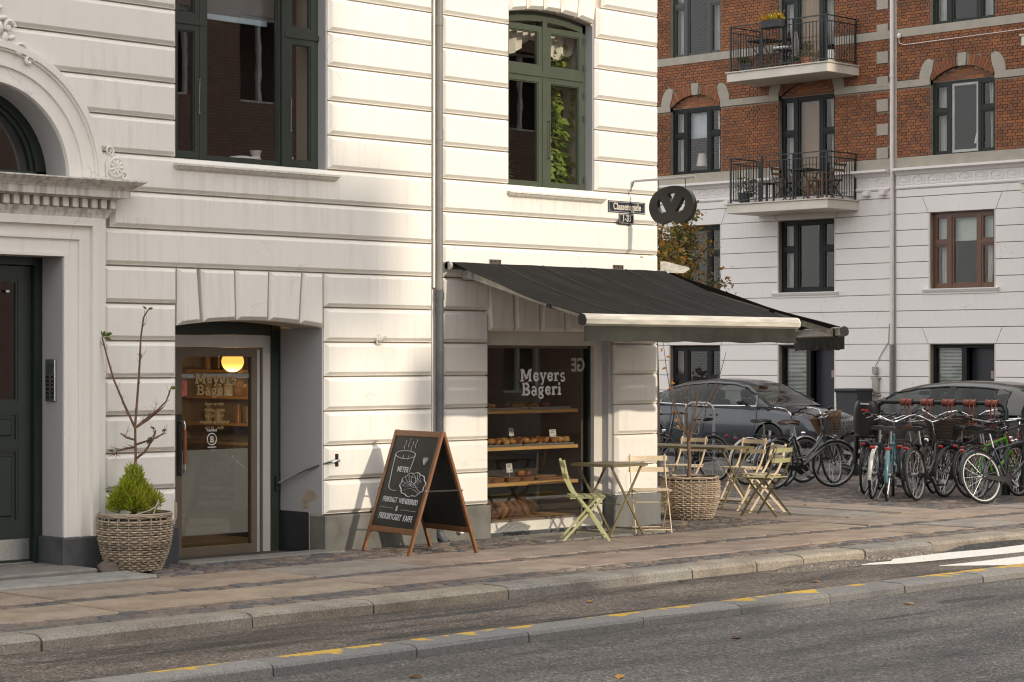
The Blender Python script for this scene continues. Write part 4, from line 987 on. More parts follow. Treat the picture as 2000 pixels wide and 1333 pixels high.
# window of the chamfered corner wall
sw = MB(); ring(sw, .6, 2.4, .5, 2.1, .06, .12, .2); sw.xf(CH_M); SW = sw.build('corner_window', CREAMP, WB)
MB().box(.66, 2.34, .155, .161, .56, 2.04).xf(CH_M).build('pane', GLASS_S, SW)
sw = MB(); ring(sw, .8, 2.1, 3.6, 5.5, .06, .12, .2); sw.xf(CH_M); SW2 = sw.build('window', GREEN, WB); MB().box(.86, 2.04, .155, .161, 3.66, 5.44).xf(CH_M).build('pane', GLASS, SW2)
# shop window frame
b = MB(); b.box(SHOP[0], SHOP[1], .10, .26, 1.985, 2.12); b.box(SHOP[0], 2.47, .09, .26, .028, .128); b.box(2.465, 2.60, .10, .26, .028, 1.985)
SF = b.build('shop_window', CREAMP, WB)
b = MB(); b.box(2.425, 2.464, .15, .24, .129, 1.984); b.build('window_post', BLACKF, SF)
MB().box(SHOP[0], 2.424, .15, .22, .129, .15).build('glazing_strip', BROWNALU, SF); MB().box(SHOP[0], 2.424, .15, .22, 1.955, 1.984).build('glazing_strip', BROWNALU, SF)
MB().box(SHOP[0]+.001, 2.424, .182, .19, .151, 1.954).build('pane', GLASS_S, SF)
MB().box(2.601, 2.65, .012, .24, .36, 2.118).build('shop_reveal', REVEAL, WB)
MB().box(SHOP[0]-.004, 2.5, .06, .2, .006, .03).build('peeling_sill', mat('peeling white paint', (.5, .48, .44), .8, pal=None, var=.6, scale=30), SF)
# slab serif lettering, stroke by stroke
def slab(txt, h, m, parent, loc, sx=1.0):
    b = MB(); x = 0; T_ = .17; cnt = [0]
    def seg(p, q, w=T_, ):
        cnt[0] += 1; d = .0004*(cnt[0] % 9)
        b.bar((x+p[0], -d, p[1]), (x+q[0], -d, q[1]), w, .002+d*.5, (0, 1, 0))
    def arc(cx, cy, rx, ry, a0, a1, w=T_*.85, n=9):
        pts = [(cx+rx*math.cos(R(a0+(a1-a0)*i/n)), cy+ry*math.sin(R(a0+(a1-a0)*i/n))) for i in range(n+1)]
        for p, q in zip(pts, pts[1:]):
            e = Vector((q[0]-p[0], q[1]-p[1])).normalized()*.02; seg((p[0]-e.x, p[1]-e.y), (q[0]+e.x, q[1]+e.y), w)
    def sf(cx, y, w=.30): seg((cx-w/2, y), (cx+w/2, y), .085)
    for ch in txt:
        if ch == 'M':
            for cx in (.16, .84): seg((cx, 0), (cx, .72)); sf(cx, .04, .34); 
            sf(.14, .68, .28); sf(.86, .68, .28); seg((.2, .70), (.5, .14), .15); seg((.8, .70), (.5, .14), .15); x += 1.08
        elif ch == 'B':
            seg((.16, 0), (.16, .72)); sf(.12, .04, .3); sf(.12, .68, .3); arc(.36, .54, .19, .15, -90, 90); arc(.38, .19, .23, .15, -90, 90)
            for yy in (.69, .375, .045): seg((.16, yy), (.38, yy), .09)
            x += .76
        elif ch == 'e': arc(.30, .26, .20, .21, 20, 335); seg((.12, .27), (.5, .27), .09); x += .62
        elif ch == 'y': seg((.12, .48), (.30, .05), .15); seg((.5, .48), (.24, -.16), .12); sf(.12, .48, .26); sf(.5, .48, .26); seg((.08, -.17), (.26, -.17), .09); x += .64
        elif ch == 'r': seg((.16, 0), (.16, .48)); sf(.16, .04, .34); sf(.10, .46, .2); arc(.34, .32, .15, .15, 60, 150, .12); seg((.38, .42), (.46, .42), .13); x += .54
        elif ch == 's': arc(.26, .36, .15, .11, 30, 250, .11); arc(.26, .13, .16, .12, -150, 80, .11); x += .54
        elif ch == 'a': arc(.26, .36, .16, .12, 20, 150, .11); seg((.42, .38), (.42, .02), .15); arc(.26, .14, .15, .12, 60, 320, .12); sf(.46, .04, .18); x += .62
        elif ch == 'g': arc(.27, .30, .16, .15, 0, 360, .12); seg((.4, .44), (.54, .48), .09); arc(.28, -.06, .19, .11, -200, 110, .10); arc(.22, .10, .1, .08, 90, 270, .09); x += .62
        elif ch == 'i': seg((.15, 0), (.15, .48)); sf(.15, .04, .32); sf(.09, .46, .18); seg((.07, .66), (.23, .66), .15); x += .34
    b.v = [(p[0]*h*sx, p[1], p[2]*h) for p in b.v]; o = b.build('lettering', m, parent, kind='stuff'); o.location = loc; return o
slab('Meyers', .182, LETTER, SF, (1.40, .180, 1.603), .95); slab('Bageri', .182, LETTER, SF, (1.425, .180, 1.455), .95)
inst('lettering', text_mesh('GE', .20, .006, .85, mirror=True), SF, (2.40, .180, 1.71), kind='stuff').data.materials.append(mat('painted reflection grey', (.36, .35, .33), .7))  # reflected lettering, put on the pane as mirrored grey letters
# display shelves
for z in (1.30, .91, .53, .145): MB().bbox(.62, 2.36, .235, .80, z-.038, z, .004).build('shelf', WOOD, SF)
MB().box(2.40, 2.425, .23, .85, .03, 1.98).build('side_board', mat('brown side board', (.13, .10, .072), .7, var=.08), SF)
MB().box(.6, 2.4, .86, .88, .03, .80).build('back_board', mat('dark display board', (.045, .04, .036), .8), SF)
MB().box(.7, 2.1, 1.6, 1.66, 1.25, 2.4).build('menu_board', mat('grey board', (.10, .10, .095), .6), WB)
b = MB(); b.bbox(-.75, -.25, 1.7, 4.0, -.11, .95, .02); b.build('counter', mat('dark counter', (.05, .038, .028), .5), WB)
for z in (1.12, 1.42, 1.72, 2.02): MB().box(.10, .399, 1.3, 4.3, z-.03, z).build('wall_shelf', WOOD, WB)
# bread and pastry
CRUST = mat('bread crust', (.20, .09, .03), .7, var=.5, scale=28, pal=[(.26, .12, .04), (.19, .085, .03), (.33, .19, .085), (.16, .07, .03)], bmp=.6, bscale=40)
PAST = mat('glazed pastry', (.3, .12, .03), .35, var=.4, scale=22, pal=[(.36, .16, .035), (.25, .09, .02), (.42, .22, .06), (.17, .06, .02), (.34, .13, .03)], bmp=.5, bscale=50)
TART = mat('tart crust', (.22, .10, .04), .7, var=.4, scale=40, bmp=.5)
lm = []
for k in range(3):
    m_ = MB().ell((0, 0, .085), (.052, .15, .09), 12, 9, jit=.035)
    m_.tube([(.01, -.13, .10), (.03, -.05, .165), (.0, .05, .168), (.01, .12, .11)], .008, 5); lm.append(m_.mesh('bread_loaf', CRUST, 60))
for k, (x, y_, rz) in enumerate(((1.02, .36, .25), (1.12, .38, .2), (1.225, .37, .15), (1.335, .39, .2), (1.44, .38, .1), (1.54, .37, .35), (1.72, .46, .9))):
    inst('bread_loaf', lm[k % 3], None, (x, y_, .145), (0, .12, rz), (1, 1, 1.08 if k < 6 else 1.25), label='round crusted rye loaf standing in the row on the lowest bakery shelf' if k < 6 else 'broad floured loaf at the right end of the loaf row on the lowest bakery shelf', cat='bread', group='loaves on the lowest shelf')
def bun(seed):
    r_ = random.Random(seed); m_ = MB(); pts = []; rad = []
    for i in range(26): t = i/25; a = t*4.2*math.pi; q = .008+.038*t; pts.append((q*math.cos(a), q*math.sin(a), .03+.012*(1-t))); rad.append(.011+.008*t)
    m_.tube(pts, rad, 6); m_.ell((0, 0, .018), (.05, .05, .02), 10, 5, jit=.06); return m_.mesh('pastry', PAST, 60)
bm_ = [bun(i) for i in range(3)]
r_ = random.Random(5); i = 0
for row_y, n in ((.30, 15), (.40, 14), (.50, 13)):
    for k in range(n):
        inst('pastry', bm_[i % 3], None, (.76+k*.105+r_.uniform(-.01, .01), row_y+r_.uniform(-.01, .01), .935), (r_.uniform(-.5, .1), r_.uniform(-.15, .15), r_.uniform(0, 6)), (1, 1, r_.uniform(.9, 1.25)), label='glazed pastry on the crowded tray shelf of the bakery window', cat='pastry', group='pastries on the tray shelf'); i += 1
for k in range(12): inst('pastry', bm_[k % 3], None, (.95+k*.105, .42+.06*(k % 2), 1.318), (r_.uniform(-.2, .2), r_.uniform(-.2, .2), r_.uniform(0, 6)), label='dim pastry on the top shelf of the bakery window', cat='pastry', group='pastries on the top shelf')
TRAY = mat('tray metal', (.35, .35, .34), .4, metal=.8)
for x0, x1, z in ((.74, 1.50, .911), (1.52, 2.30, .911), (.85, 1.60, 1.301), (1.62, 2.25, 1.301)):
    b = MB(); b.bbox(x0, x1, .245, .60, z, z+.012, .003); b.box(x0, x1, .243, .25, z+.012, z+.024)
    T(b.build('baking_tray', TRAY), {.74: 'left metal tray under the pastries on the crowded shelf', 1.52: 'right metal tray under the pastries on the crowded shelf', .85: 'left metal tray on the top bakery shelf', 1.62: 'right metal tray on the top bakery shelf'}[x0], 'tray', 'trays in the bakery window')
tm = MB(); n = 28; vs = []
for (r0, h) in ((.085, 0), (.105, .045), (.10, .05), (.09, .04)):
    vs += [(r0*(1+.025*(k % 2))*math.cos(2*math.pi*k/n), r0*(1+.025*(k % 2))*math.sin(2*math.pi*k/n), h) for k in range(n)]
tm.add(vs, [(j*n+k, j*n+(k+1) % n, (j+1)*n+(k+1) % n, (j+1)*n+k) for j in range(3) for k in range(n)]+[tuple(range(3*n, 4*n))]); tm = tm.mesh('tart', TART)
for k, (x, y_) in enumerate(((1.02, .38), (1.24, .40), (1.46, .37), (1.68, .38), (1.35, .60))): inst('tart', tm, None, (x, y_, .531), (0, 0, k), label='fluted brown tart on the third shelf of the bakery window', cat='tart', group='tarts on the third shelf')
for k, x in enumerate((1.62, 1.73)): inst('pastry', bm_[k], None, (x, .40, .578), (-.2, 0, k), (1.1, 1.1, 1.2), label=('left' if k == 0 else 'right')+' golden bun resting on top of the tarts', cat='pastry', group='buns on the tarts')
for k, (x, z, rz) in enumerate(((2.0, .531, .15), (1.98, .556, .05), (2.2, .531, -.1))): T(MB().bbox(-.17, .17, -.11, .11, 0, .024, .008).build('flatbread', TART, loc=(x, .47, z), rot=(0, 0, rz)), ('lower left', 'upper', 'right')[k]+' flat bread slab in the pile on the third bakery shelf', 'bread', 'flat breads on the third shelf')
CARD = mat('price card', (.62, .60, .56), .7, var=.04)
INK = mat('card ink', (.03, .03, .03), .7)
for k, (x, y_, z, w_, h_) in enumerate(((1.20, .55, 1.02, .07, .07), (1.62, .53, 1.01, .08, .085), (2.06, .33, .985, .115, .09), (1.18, .50, .62, .055, .075), (1.42, .36, .63, .10, .095))):
    c_ = MB().box(-w_/2, w_/2, -.002, .002, 0, h_); c_.tube([(0, .003, -.06), (0, .003, .01)], .002, 4)
    co = T(c_.build('price_card', CARD, loc=(x, y_, z), rot=(-.12, 0, .1)), ('small tan price card at the left end of the pastry shelf', 'tan price card above the middle of the pastry shelf', 'white price card at the right of the pastry shelf', 'small tan price card at the left of the tart shelf', 'white price card above the tarts')[k], 'price card', 'price cards')
    t_ = MB(); [t_.box(-w_*.35, w_*.3-j*.01, -.0032, -.0025, h_*(.8-j*.18), h_*(.87-j*.18)) for j in range(2)]; t_.box(w_*.1, w_*.35, -.0032, -.0025, h_*.2, h_*.28); t_.build('print', INK, co, kind='stuff')
# shop door -----------------------------------------------------------------
b = MB(); yd = .64
b.box(-3.227, -3.06, yd, yd+.1, -.1, 2.2); b.box(-1.606, -1.495, yd-.01, yd+.1, -.12, 2.2); b.box(-3.06, -1.606, yd, yd+.1, 2.075, 2.2); b.build('outer_door_frame', DGREEN, WB)
b = MB(); b.box(-3.06, -2.76, yd+.01, yd+.09, -.11, 2.07); b.box(-1.70, -1.608, yd+.01, yd+.09, -.11, 2.07); b.box(-2.76, -1.70, yd+.01, yd+.09, 1.955, 2.07); b.build('door_frame', ALU, WB)
b = MB(); x0, x1 = -2.755, -1.735; b.box(x0, x0+.085, yd+.02, yd+.075, -.09, 1.945); b.box(x1-.10, x1, yd+.02, yd+.075, -.09, 1.945); b.box(x0+.085, x1-.10, yd+.02, yd+.075, -.09, .05); b.box(x0+.085, x1-.10, yd+.02, yd+.075, 1.865, 1.945)
SD = b.build('shop_door', BROWNALU, WB)
MB().box(x0+.086, x1-.101, yd+.045, yd+.051, .051, 1.864).build('pane', GLASS_S, SD)
MB().bbox(x0+.10, x1-.115, yd+.055, yd+.062, .16, .975, .002).build('lower_panel', mat('grey film panel', (.30, .275, .235), .6, var=.04), SD)
MB().box(x0+.09, x1-.105, yd+.055, yd+.08, 1.66, 1.70).build('rail', ALU, SD); 
b = MB(); b.box(x1-.035, x1-.005, yd+.012, yd+.02, -.05, 1.93); b.build('door_edge', ALU, SD)
b = MB(); hx = x0+.055
for z in (.78, 1.25): b.tube([(hx, yd+.02, z), (hx, yd-.06, z), (hx, yd-.07, z+(.04 if z < 1 else -.04))], .012, 8)
b.tube([(hx, yd-.07, .80), (hx, yd-.07, 1.23)], .012, 8); b.build('handle', STEEL, SD, smooth=50)
MB().tube([(hx, yd-.07, .85), (hx, yd-.07, 1.18)], .02, 10).build('handle_grip', mat('handle wood', (.24, .09, .03), .4), SD, smooth=50)
MB().bbox(hx-.03, hx+.03, yd+.012, yd+.02, .74, 1.32, .004).build('lock_plate', BLACK, SD)
GOLD = mat('gold lettering', (.36, .26, .12), .5)
slab('Meyers', .13, GOLD, SD, (-2.50, yd+.038, 1.61), .95); slab('Bageri', .13, GOLD, SD, (-2.48, yd+.038, 1.50), .95)
for k, t_ in enumerate(('Ã…bent syv dage', 'Mandag - fredag', 'kl 7.00 - 18.00', 'Weekend og helligdage', 'kl 7.30 - 16.00')):
    t_ = t_.replace('Ã…', 'Å'); inst('lettering', text_mesh(t_, .042, .0005, .9, align='CENTER'), SD, (-2.27, yd+.038, 1.40-k*.058)).data.materials.append(GOLD)
b = MB(); b.tube([(-2.30+.055*math.cos(2*math.pi*k/24), yd+.04, 1.075+.055*math.sin(2*math.pi*k/24)) for k in range(24)], .005, 5, closed=True); b.box(-2.35, -2.25, yd+.037, yd+.041, .995, 1.003); b.build('emblem_ring', LETTER, SD)
inst('lettering', text_mesh('B', .085, .001, 1, align='CENTER'), SD, (-2.30, yd+.038, 1.045)).data.materials.append(LETTER)
inst('lettering', text_mesh('Certified', .032, .0005, 1, align='CENTER'), SD, (-2.30, yd+.038, 1.15)).data.materials.append(LETTER)
b = MB(); b.bbox(x0+.10, x0+.16, yd+.04, yd+.044, 1.49, 1.64, .001); b.build('notice', mat('red and white notice', (.5, .12, .1), .5, var=.5, scale=30), SD)
b = MB(); b.box(-3.2, -1.5, .05, .66, -.14, -.105); b.build('entrance_floor', STEP, WB)
# paper lantern, lit
b = MB(); n = 24; prof = [(.115*math.sin(math.pi*k/n)*(1+.025*(k % 2)), .108*math.cos(math.pi*k/n)) for k in range(1, n)]
b.lathe(prof, 28); LAN = T(b.build('paper_lantern', mat('lit paper', (.8, .5, .15), .8, emit=((1, .46, .08), 1.25)), smooth=60, loc=(-1.02, 2.0, 1.815)), 'glowing yellow paper lantern hanging inside the bakery door', 'lamp')
MB().tube([(0, 0, .12), (0, 0, .72)], .004, 5).build('cord', BLACK, LAN)
pl = bpy.data.lights.new('lantern_light', 'POINT'); pl.energy = 34; pl.color = (1, .66, .3); pl.shadow_soft_size = .15
po = bpy.data.objects.new('lantern_light', pl); COL.objects.link(po); po.parent = LAN; po.location = (0, 0, -.2)
JAR = mat('amber jar', (.32, .16, .04), .3, var=.3, pal=[(.34, .17, .04), (.45, .36, .22), (.10, .06, .03), (.40, .22, .06), (.5, .45, .36)])
jm = [MB().lathe([(0, 0), (.045, 0), (.045, .13), (.025, .17), (.025, .21), (0, .21)], 12).mesh('jar', JAR, 40), MB().bbox(-.05, .05, -.06, .06, 0, .19, .012).mesh('bread_bag', JAR), MB().lathe([(0, 0), (.055, 0), (.06, .12), (.05, .14), (0, .14)], 12).mesh('jar', JAR, 40)]
for zi, z in enumerate((1.12, 1.42, 1.72)):
    for k in range(15):
        if rp0.random() < .8: q = rp0.randrange(3); inst(('jar', 'paper_bag', 'jar')[q], jm[q], None, (.22, 1.45+k*.185, z), (0, 0, rp0.uniform(-.3, .3)), label=('amber bottle', 'paper bag', 'squat jar')[q]+' on the '+('lower', 'middle', 'upper')[zi]+' goods shelf inside the bakery door', cat=('bottle', 'bag', 'jar')[q], group='goods on the shelves inside the bakery')
# handrail
b = MB(); b.tube([(-1.35, -.045, .865), (-1.37, -.10, .865), (-1.44, -.09, .86), (-1.54, .2, .77), (-1.56, .58, .63), (-1.545, .625, .615)], .013, 10)
HR = T(b.build('handrail', STEEL, smooth=50), 'steel handrail sloping down into the bakery entrance', 'handrail')
MB().bbox(-1.375, -1.325, -.045, -.034, .80, .93, .004).build('wall_plate', BLACK, HR); MB().bbox(-1.57, -1.535, .60, .632, .55, .70, .004).build('wall_plate', BLACK, HR)
# awnings ---------------------------------------------------------------------
AWN = mat('black awning cloth', (.0125, .012, .0115), .9, spec=.15, var=.5, scale=4, stretch=(3, .3, .3), bmp=.15, bscale=200)
AWNW = mat('awning bar paint', (.54, .51, .44), .4, var=.35, scale=7, stretch=(.4, 3, 3))
GRIME = mat('mouldy valance cloth', (.024, .024, .018), .85, var=.5, scale=5)
def awning(label, width, proj, zt, zb, M, arm_in=.25, seams=5):
    # local: x along the wall, -y outwards; top roller at y=-.1
    t = thing('awning', label, 'awning'); t.matrix_world = M
    b = MB(); nx, ny = 40, 14; vs = []
    for j in range(ny+1):
        s_ = j/ny
        for i in range(nx+1):
            q = i/nx; sag = -.040*math.sin(math.pi*s_)*(.75+.25*abs(math.cos(q*math.pi*seams)))+.006*math.sin(q*41+s_*6)*math.sin(math.pi*s_)+.004*math.sin(q*23-s_*13)
            vs.append((q*width, lerp(-.12, -proj+.03, s_), lerp(zt, zb+.005, s_)+sag))
    m = len(vs); vs += [(x, y_, z-.004) for x, y_, z in vs]
    f = [(j*(nx+1)+i, j*(nx+1)+i+1, (j+1)*(nx+1)+i+1, (j+1)*(nx+1)+i) for j in range(ny) for i in range(nx)]
    b.add(vs, f+[tuple(x+m for x in q[::-1]) for q in f]+[(i*(nx+1), (i+1)*(nx+1), (i+1)*(nx+1)+m, i*(nx+1)+m) for i in range(ny)]+[(i*(nx+1)+nx, (i+1)*(nx+1)+nx, (i+1)*(nx+1)+nx+m, i*(nx+1)+nx+m) for i in range(ny)])
    c = b.build('cloth', AWN, t, smooth=60)
    for k in range(1, seams):
        q = k/seams*width; MB().tube([(q, lerp(-.12, -proj+.03, s_), lerp(zt, zb+.005, s_)-.040*math.sin(math.pi*s_)+.004) for s_ in [j/10 for j in range(11)]], .005, 5).build('seam', mat('seam thread', (.055, .052, .048), .8), c)
    MB().tube([(-.02, -.1, zt-.035), (width+.02, -.1, zt-.035)], .038, 14).build('roller', BLACK, t, smooth=40)
    for q in (-.05, width+.02):
        b = MB(); b.tube([(q, -.1, zt-.035), (q+.03, -.1, zt-.035)], .045, 14); b.box(q, q+.03, -.1, -.03, zt-.08, zt); b.build('roller_bracket', ALU, t, smooth=40)
    prof = [(-proj, zb+.012), (-proj-.035, zb-.0), (-proj-.055, zb-.04), (-proj-.05, zb-.085), (-proj-.015, zb-.105), (-proj+.04, zb-.09), (-proj+.045, zb-.01)]
    MB().prism(prof, -.02, width+.02, 'x').build('front_bar', AWNW, t, smooth=30)
    for q in (-.035, width+.02): MB().prism([(a*1.0, c_) for a, c_ in prof], q, q+.016, 'x').build('end_cap', mat('end cap plastic', (.70, .68, .60), .4) if q > 0 else BLACK, t)
    b = MB(); n = 48; vs = []
    for j in range(5):
        for i in range(n+1): q = i/n; vs.append((q*width, -proj-.012-.010*math.sin(q*50)*j/4-.03*(j/4)**2*math.sin(q*7), zb-.10-.155*j/4+.006*math.sin(q*31)*(j == 4)))
    mm = len(vs); vs += [(x, y_+.005, z) for x, y_, z in vs]; f = [(j*(n+1)+i, j*(n+1)+i+1, (j+1)*(n+1)+i+1, (j+1)*(n+1)+i) for j in range(4) for i in range(n)]
    b.add(vs, f+[tuple(x+mm for x in q[::-1]) for q in f]); b.build('valance', GRIME, t, smooth=60)
    for sg, xa in ((1, arm_in), (-1, width-arm_in)):
        a = Vector((xa, -.13, zt-.12)); c_ = Vector((xa+sg*.05, -proj+.03, zb-.065)); mid = lerp(a, c_, .62)
        b = MB(); b.bar(a, mid, .05, .075); b.build('arm', AWNW, t); b = MB(); b.bar(mid, c_, .04, .06); b.build('arm', AWNW, t)
        b = MB(); b.bbox(a.x-.06, a.x+.06, -.16, -.035, a.z-.05, a.z+.06, .02); b.tube([(a.x, a.y-.02, a.z-.05), (a.x, a.y-.02, a.z+.05)], .05, 12); b.build('arm_joint', ALU, t, smooth=30)
        b = MB(); dd = (c_-a).normalized(); b.bar(mid-dd*.03, mid+dd*.03, .065, .09); b.build('elbow', BLACK, t); MB().bbox(c_.x-.03, c_.x+.03, c_.y-.03, c_.y+.03, c_.z-.04, c_.z+.05, .006).build('arm_end', BLACK, t)
    for q in (.18, .76):
        b = MB(); b.box(q*width, q*width+.17, -.055, -.04, zt+.0, zt+.05); b.build('wall_plate', STEEL, t)
        for h_ in (.02, .085, .15): MB().lathe([(.008, 0), (.008, -.006), (0, -.006)], 8, (q*width+h_, -.055, zt+.03), ax='y').build('bolt', BLACK, t)
    return t
awning('black folding awning over the shop window, sunlit white front bar', 3.27, 1.93, 2.82, 2.265, Matrix.Translation((.12, 0, 0)))
awning('second black awning round the corner, seen edge on behind the first', 3.0, 2.13, 2.84, 2.20, CH_M @ Matrix.Translation((.06, 0, 0)))
b = MB(); b.prism([(-.04, 2.93), (-.08, 2.935), (-.36, 2.865), (-.37, 2.845), (-.30, 2.80), (-.04, 2.81)], -.008, .008, 'x'); b.xf(CH_M @ Matrix.Translation((-.03, 0, 0))); T(b.build('awning_end_plate', AWNW), 'pale sloping end plate at the corner above the second awning', 'end plate')
# street name plates ------------------------------------------------------------
def enamel():
    m, n, b = newmat('worn blue enamel'); v = coords(n); r = ramp(n, [(.50, (.018, .028, .055)), (.58, (.06, .055, .05)), (.66, (.17, .10, .055))]); n.links.new(noise(n, v, 16, 6, .7), r.inputs[0])
    n.links.new(r.outputs[0], b.inputs['Base Color']); b.inputs['Roughness'].default_value = .3; return m
ENA = enamel(); IVORY = mat('ivory enamel', (.62, .58, .48), .4, var=.3, scale=30)
def plate(name, label, x0, x1, z0, z1, txt, sz, sx):
    t = MB().bbox(x0, x1, -.05, -.04, z0, z1, .004).build(name, ENA); T(t, label, 'sign')
    b = MB(); ring(b, x0+.012, x1-.012, z0+.01, z1-.01, .004, -.0512, -.0505); b.build('border', IVORY, t)
    o = inst('lettering', text_mesh(txt, sz, .0025, sx, align='CENTER'), t, ((x0+x1)/2, -.0525, z0+(z1-z0)*.27)); o.data.materials.append(IVORY); return t
plate('street_name_plate', 'worn dark blue street name plate on the sunlit corner', 2.53, 3.146, 3.443, 3.574, 'Classensgade', .105, .82)
plate('house_number_plate', 'small worn plate with the number range below the street name plate', 2.705, 2.958, 3.322, 3.436, '1-33', .10, .8)
# pretzel sign ---------------------------------------------------------------------
PZ = thing('pretzel_sign', 'black pretzel shaped shop sign hanging from a steel arm at the corner', 'sign', (2.92, -.04, 3.80))
cu = bpy.data.curves.new('pretzel', 'CURVE'); cu.dimensions = '2D'; cu.fill_mode = 'BOTH'; cu.extrude = .024; cu.bevel_depth = .004
OUT = [(1265,367),(1100,395),(980,470),(910,570),(885,680),(900,780),(940,870),(1000,935),(1080,972),(1150,970),(1215,945),(1262,922),(1310,945),(1380,972),(1450,975),(1530,945),(1600,880),(1640,800),(1660,690),(1640,590),(1590,490),(1500,410),(1400,375)]
HO = [[(1215,492),(1275,483),(1330,492),(1270,635)], [(1067,568),(1035,630),(1040,700),(1065,760),(1110,797),(1175,775),(1120,660)], [(1470,568),(1500,620),(1500,690),(1470,760),(1410,800),(1350,775),(1420,665)]]
def smooth_loop(p, it=2):
    for _ in range(it):
        q = []
        for i in range(len(p)): a, c = p[i], p[(i+1) % len(p)]; q += [(a[0]*.75+c[0]*.25, a[1]*.75+c[1]*.25), (a[0]*.25+c[0]*.75, a[1]*.25+c[1]*.75)]
        p = q
    return p
for k, lp in enumerate([OUT]+HO):
    cx_, cy_ = sum(p[0] for p in lp)/len(lp), sum(p[1] for p in lp)/len(lp); lp = smooth_loop(lp, 2) if k == 0 else [(cx_+(p[0]-cx_)*1.22, cy_+(p[1]-cy_)*1.15) for p in lp]; sp = cu.splines.new('POLY'); sp.points.add(len(lp)-1); sp.use_cyclic_u = True
    for i, (a, c) in enumerate(lp): sp.points[i].co = ((a-1272)*.64/775, -(c-367)*.405/608, 0, 1)
to = bpy.data.objects.new('pretzel', cu); COL.objects.link(to); me = bpy.data.meshes.new_from_object(to.evaluated_get(bpy.context.evaluated_depsgraph_get())); bpy.data.objects.remove(to)
me.transform(Matrix.Rotation(R(90), 4, 'X')); me.materials.append(mat('black sign face', (.012, .011, .010), .35, var=.15))
inst('pretzel', me, PZ, (0, -.60, -.085), (0, 0, R(-90)))
b = MB(); b.prism([(-.085, .06), (.085, .06), (0, -.115)], .0, .008); b.build('wall_plate', GALV, PZ)
b = MB(); b.tube([(0, -.005, -.06), (0, -.02, -.03), (0, -.03, -.004), (0, -.08, .0), (0, -.92, .0)], .013, 10); b.build('arm', GALV, PZ, smooth=50)
for yy in (-.40, -.78): MB().tube([(0, yy, -.01), (0, yy, -.115)], .004, 6).build('hanger', BLACK, PZ)
# ================================================================ chalkboard
AB = thing('chalkboard_sign', 'wooden A-board chalkboard with a chalk cup and bun, standing open by the wall', 'sign', (-.89, -.725, 0), R(-9.8))
FRW = mat('varnished board wood', (.20, .085, .032), .45, var=.35, scale=5, stretch=(9, 9, 1.2), bmp=.2, bscale=60)
CHB = mat('chalkboard black', (.010, .010, .0095), .55, var=.3, scale=4); CHK = mat('chalk', (.62, .62, .64), .9, var=.2, scale=60)
AW, AHT, ASP = .80, 1.20, .385
tl = math.atan2(ASP, 1.165)
def leaf(sg):
    # leaf frame: x right as seen from outside, z up along the leaf, -y outwards
    a = Vector((0, -1, 0)) if sg < 0 else Vector((0, 1, 0)); bz = Vector((-sg*math.sin(tl), 0, math.cos(tl))); n_ = Vector((sg*math.cos(tl), 0, math.sin(tl)))
    M = Matrix(((a.x, -n_.x, bz.x, sg*ASP), (a.y, -n_.y, bz.y, 0), (a.z, -n_.z, bz.z, 0), (0, 0, 0, 1)))
    Lf = bpy.data.objects.new('front_leaf' if sg < 0 else 'rear_leaf', None)
    fr = MB()
    parts = []
    for sx in (-1, 1): parts.append(('stile', MB().bbox(sx*AW/2-.022, sx*AW/2+.022, -.012, .014, 0, AHT+.015, .003)))
    parts.append(('rail', MB().bbox(-AW/2+.023, AW/2-.023, -.011, .012, AHT-.045, AHT+.012, .003)))
    parts.append(('rail', MB().bbox(-AW/2+.023, AW/2-.023, -.011, .012, .20, .255, .003)))
    parts.append(('board', MB().box(-AW/2+.022, AW/2-.022, -.002, .006, .256, AHT-.046)))
    out = {}
    for nme, mb in parts: out[nme] = mb.xf(M).build(nme, CHB if nme == 'board' else FRW, AB)
    return M, out['board']
MF, BRD = leaf(-1); leaf(1)
for sy in (-1, 1):
    b = MB(); b.bar((-.2, sy*.415, .60), (.2, sy*.415, .60), .004, .014); b.build('brace', BLACK, AB)
    for x in (-.2, .2): MB().ell((x, sy*.424, .60), .012, 8, 5).build('hinge_screw', STEEL, AB)
W0, W1_, H0, H1 = -AW/2+.03, AW/2-.03, .262, AHT-.05
def uv(u, v): return (lerp(W0, W1_, u), -.004, lerp(H0, H1, v))
def stroke(mb, pts, r=.0045): mb.tube([uv(*p) for p in pts], r, 5, flat=.5)
b = MB()
stroke(b, [(.34+.235*math.cos(t), .80+.045*math.sin(t)) for t in [2*math.pi*k/30 for k in range(31)]], .006)
stroke(b, [(.105, .80), (.12, .62), (.14, .47), (.15, .43), (.19, .405), (.27, .395), (.34, .395)], .006); stroke(b, [(.575, .80), (.555, .70), (.535, .615)], .006)
for sx_, sz in ((.27, .93), (.36, .955), (.44, .92), (.52, .95)):
    stroke(b, [(sx_+.012*math.sin(k*1.3), sz-.02*k+.03) for k in range(6)], .003)
for k, sx_ in enumerate((.29, .42)): stroke(b, [(sx_+.01*math.sin(j*1.4), .79-.015*j) for j in range(4)], .003)
bx, bz_ = .70, .475                     # the bun
n = 60; stroke(b, [(bx+(.285+.014*math.sin(k*2*math.pi/6))*math.cos(2*math.pi*k/n), bz_+(.130+.007*math.sin(k*2*math.pi/6))*math.sin(2*math.pi*k/n)) for k in range(n+1)], .009)
for q in range(6):
    a0 = -1.1+q*.42; stroke(b, [(bx-.10+.02*q+(.05+.2*t)*math.cos(a0+t*.8), bz_+.02-.005*q+(.02+.11*t)*math.sin(a0+t*.8)) for t in [k/8 for k in range(9)]], .0032)
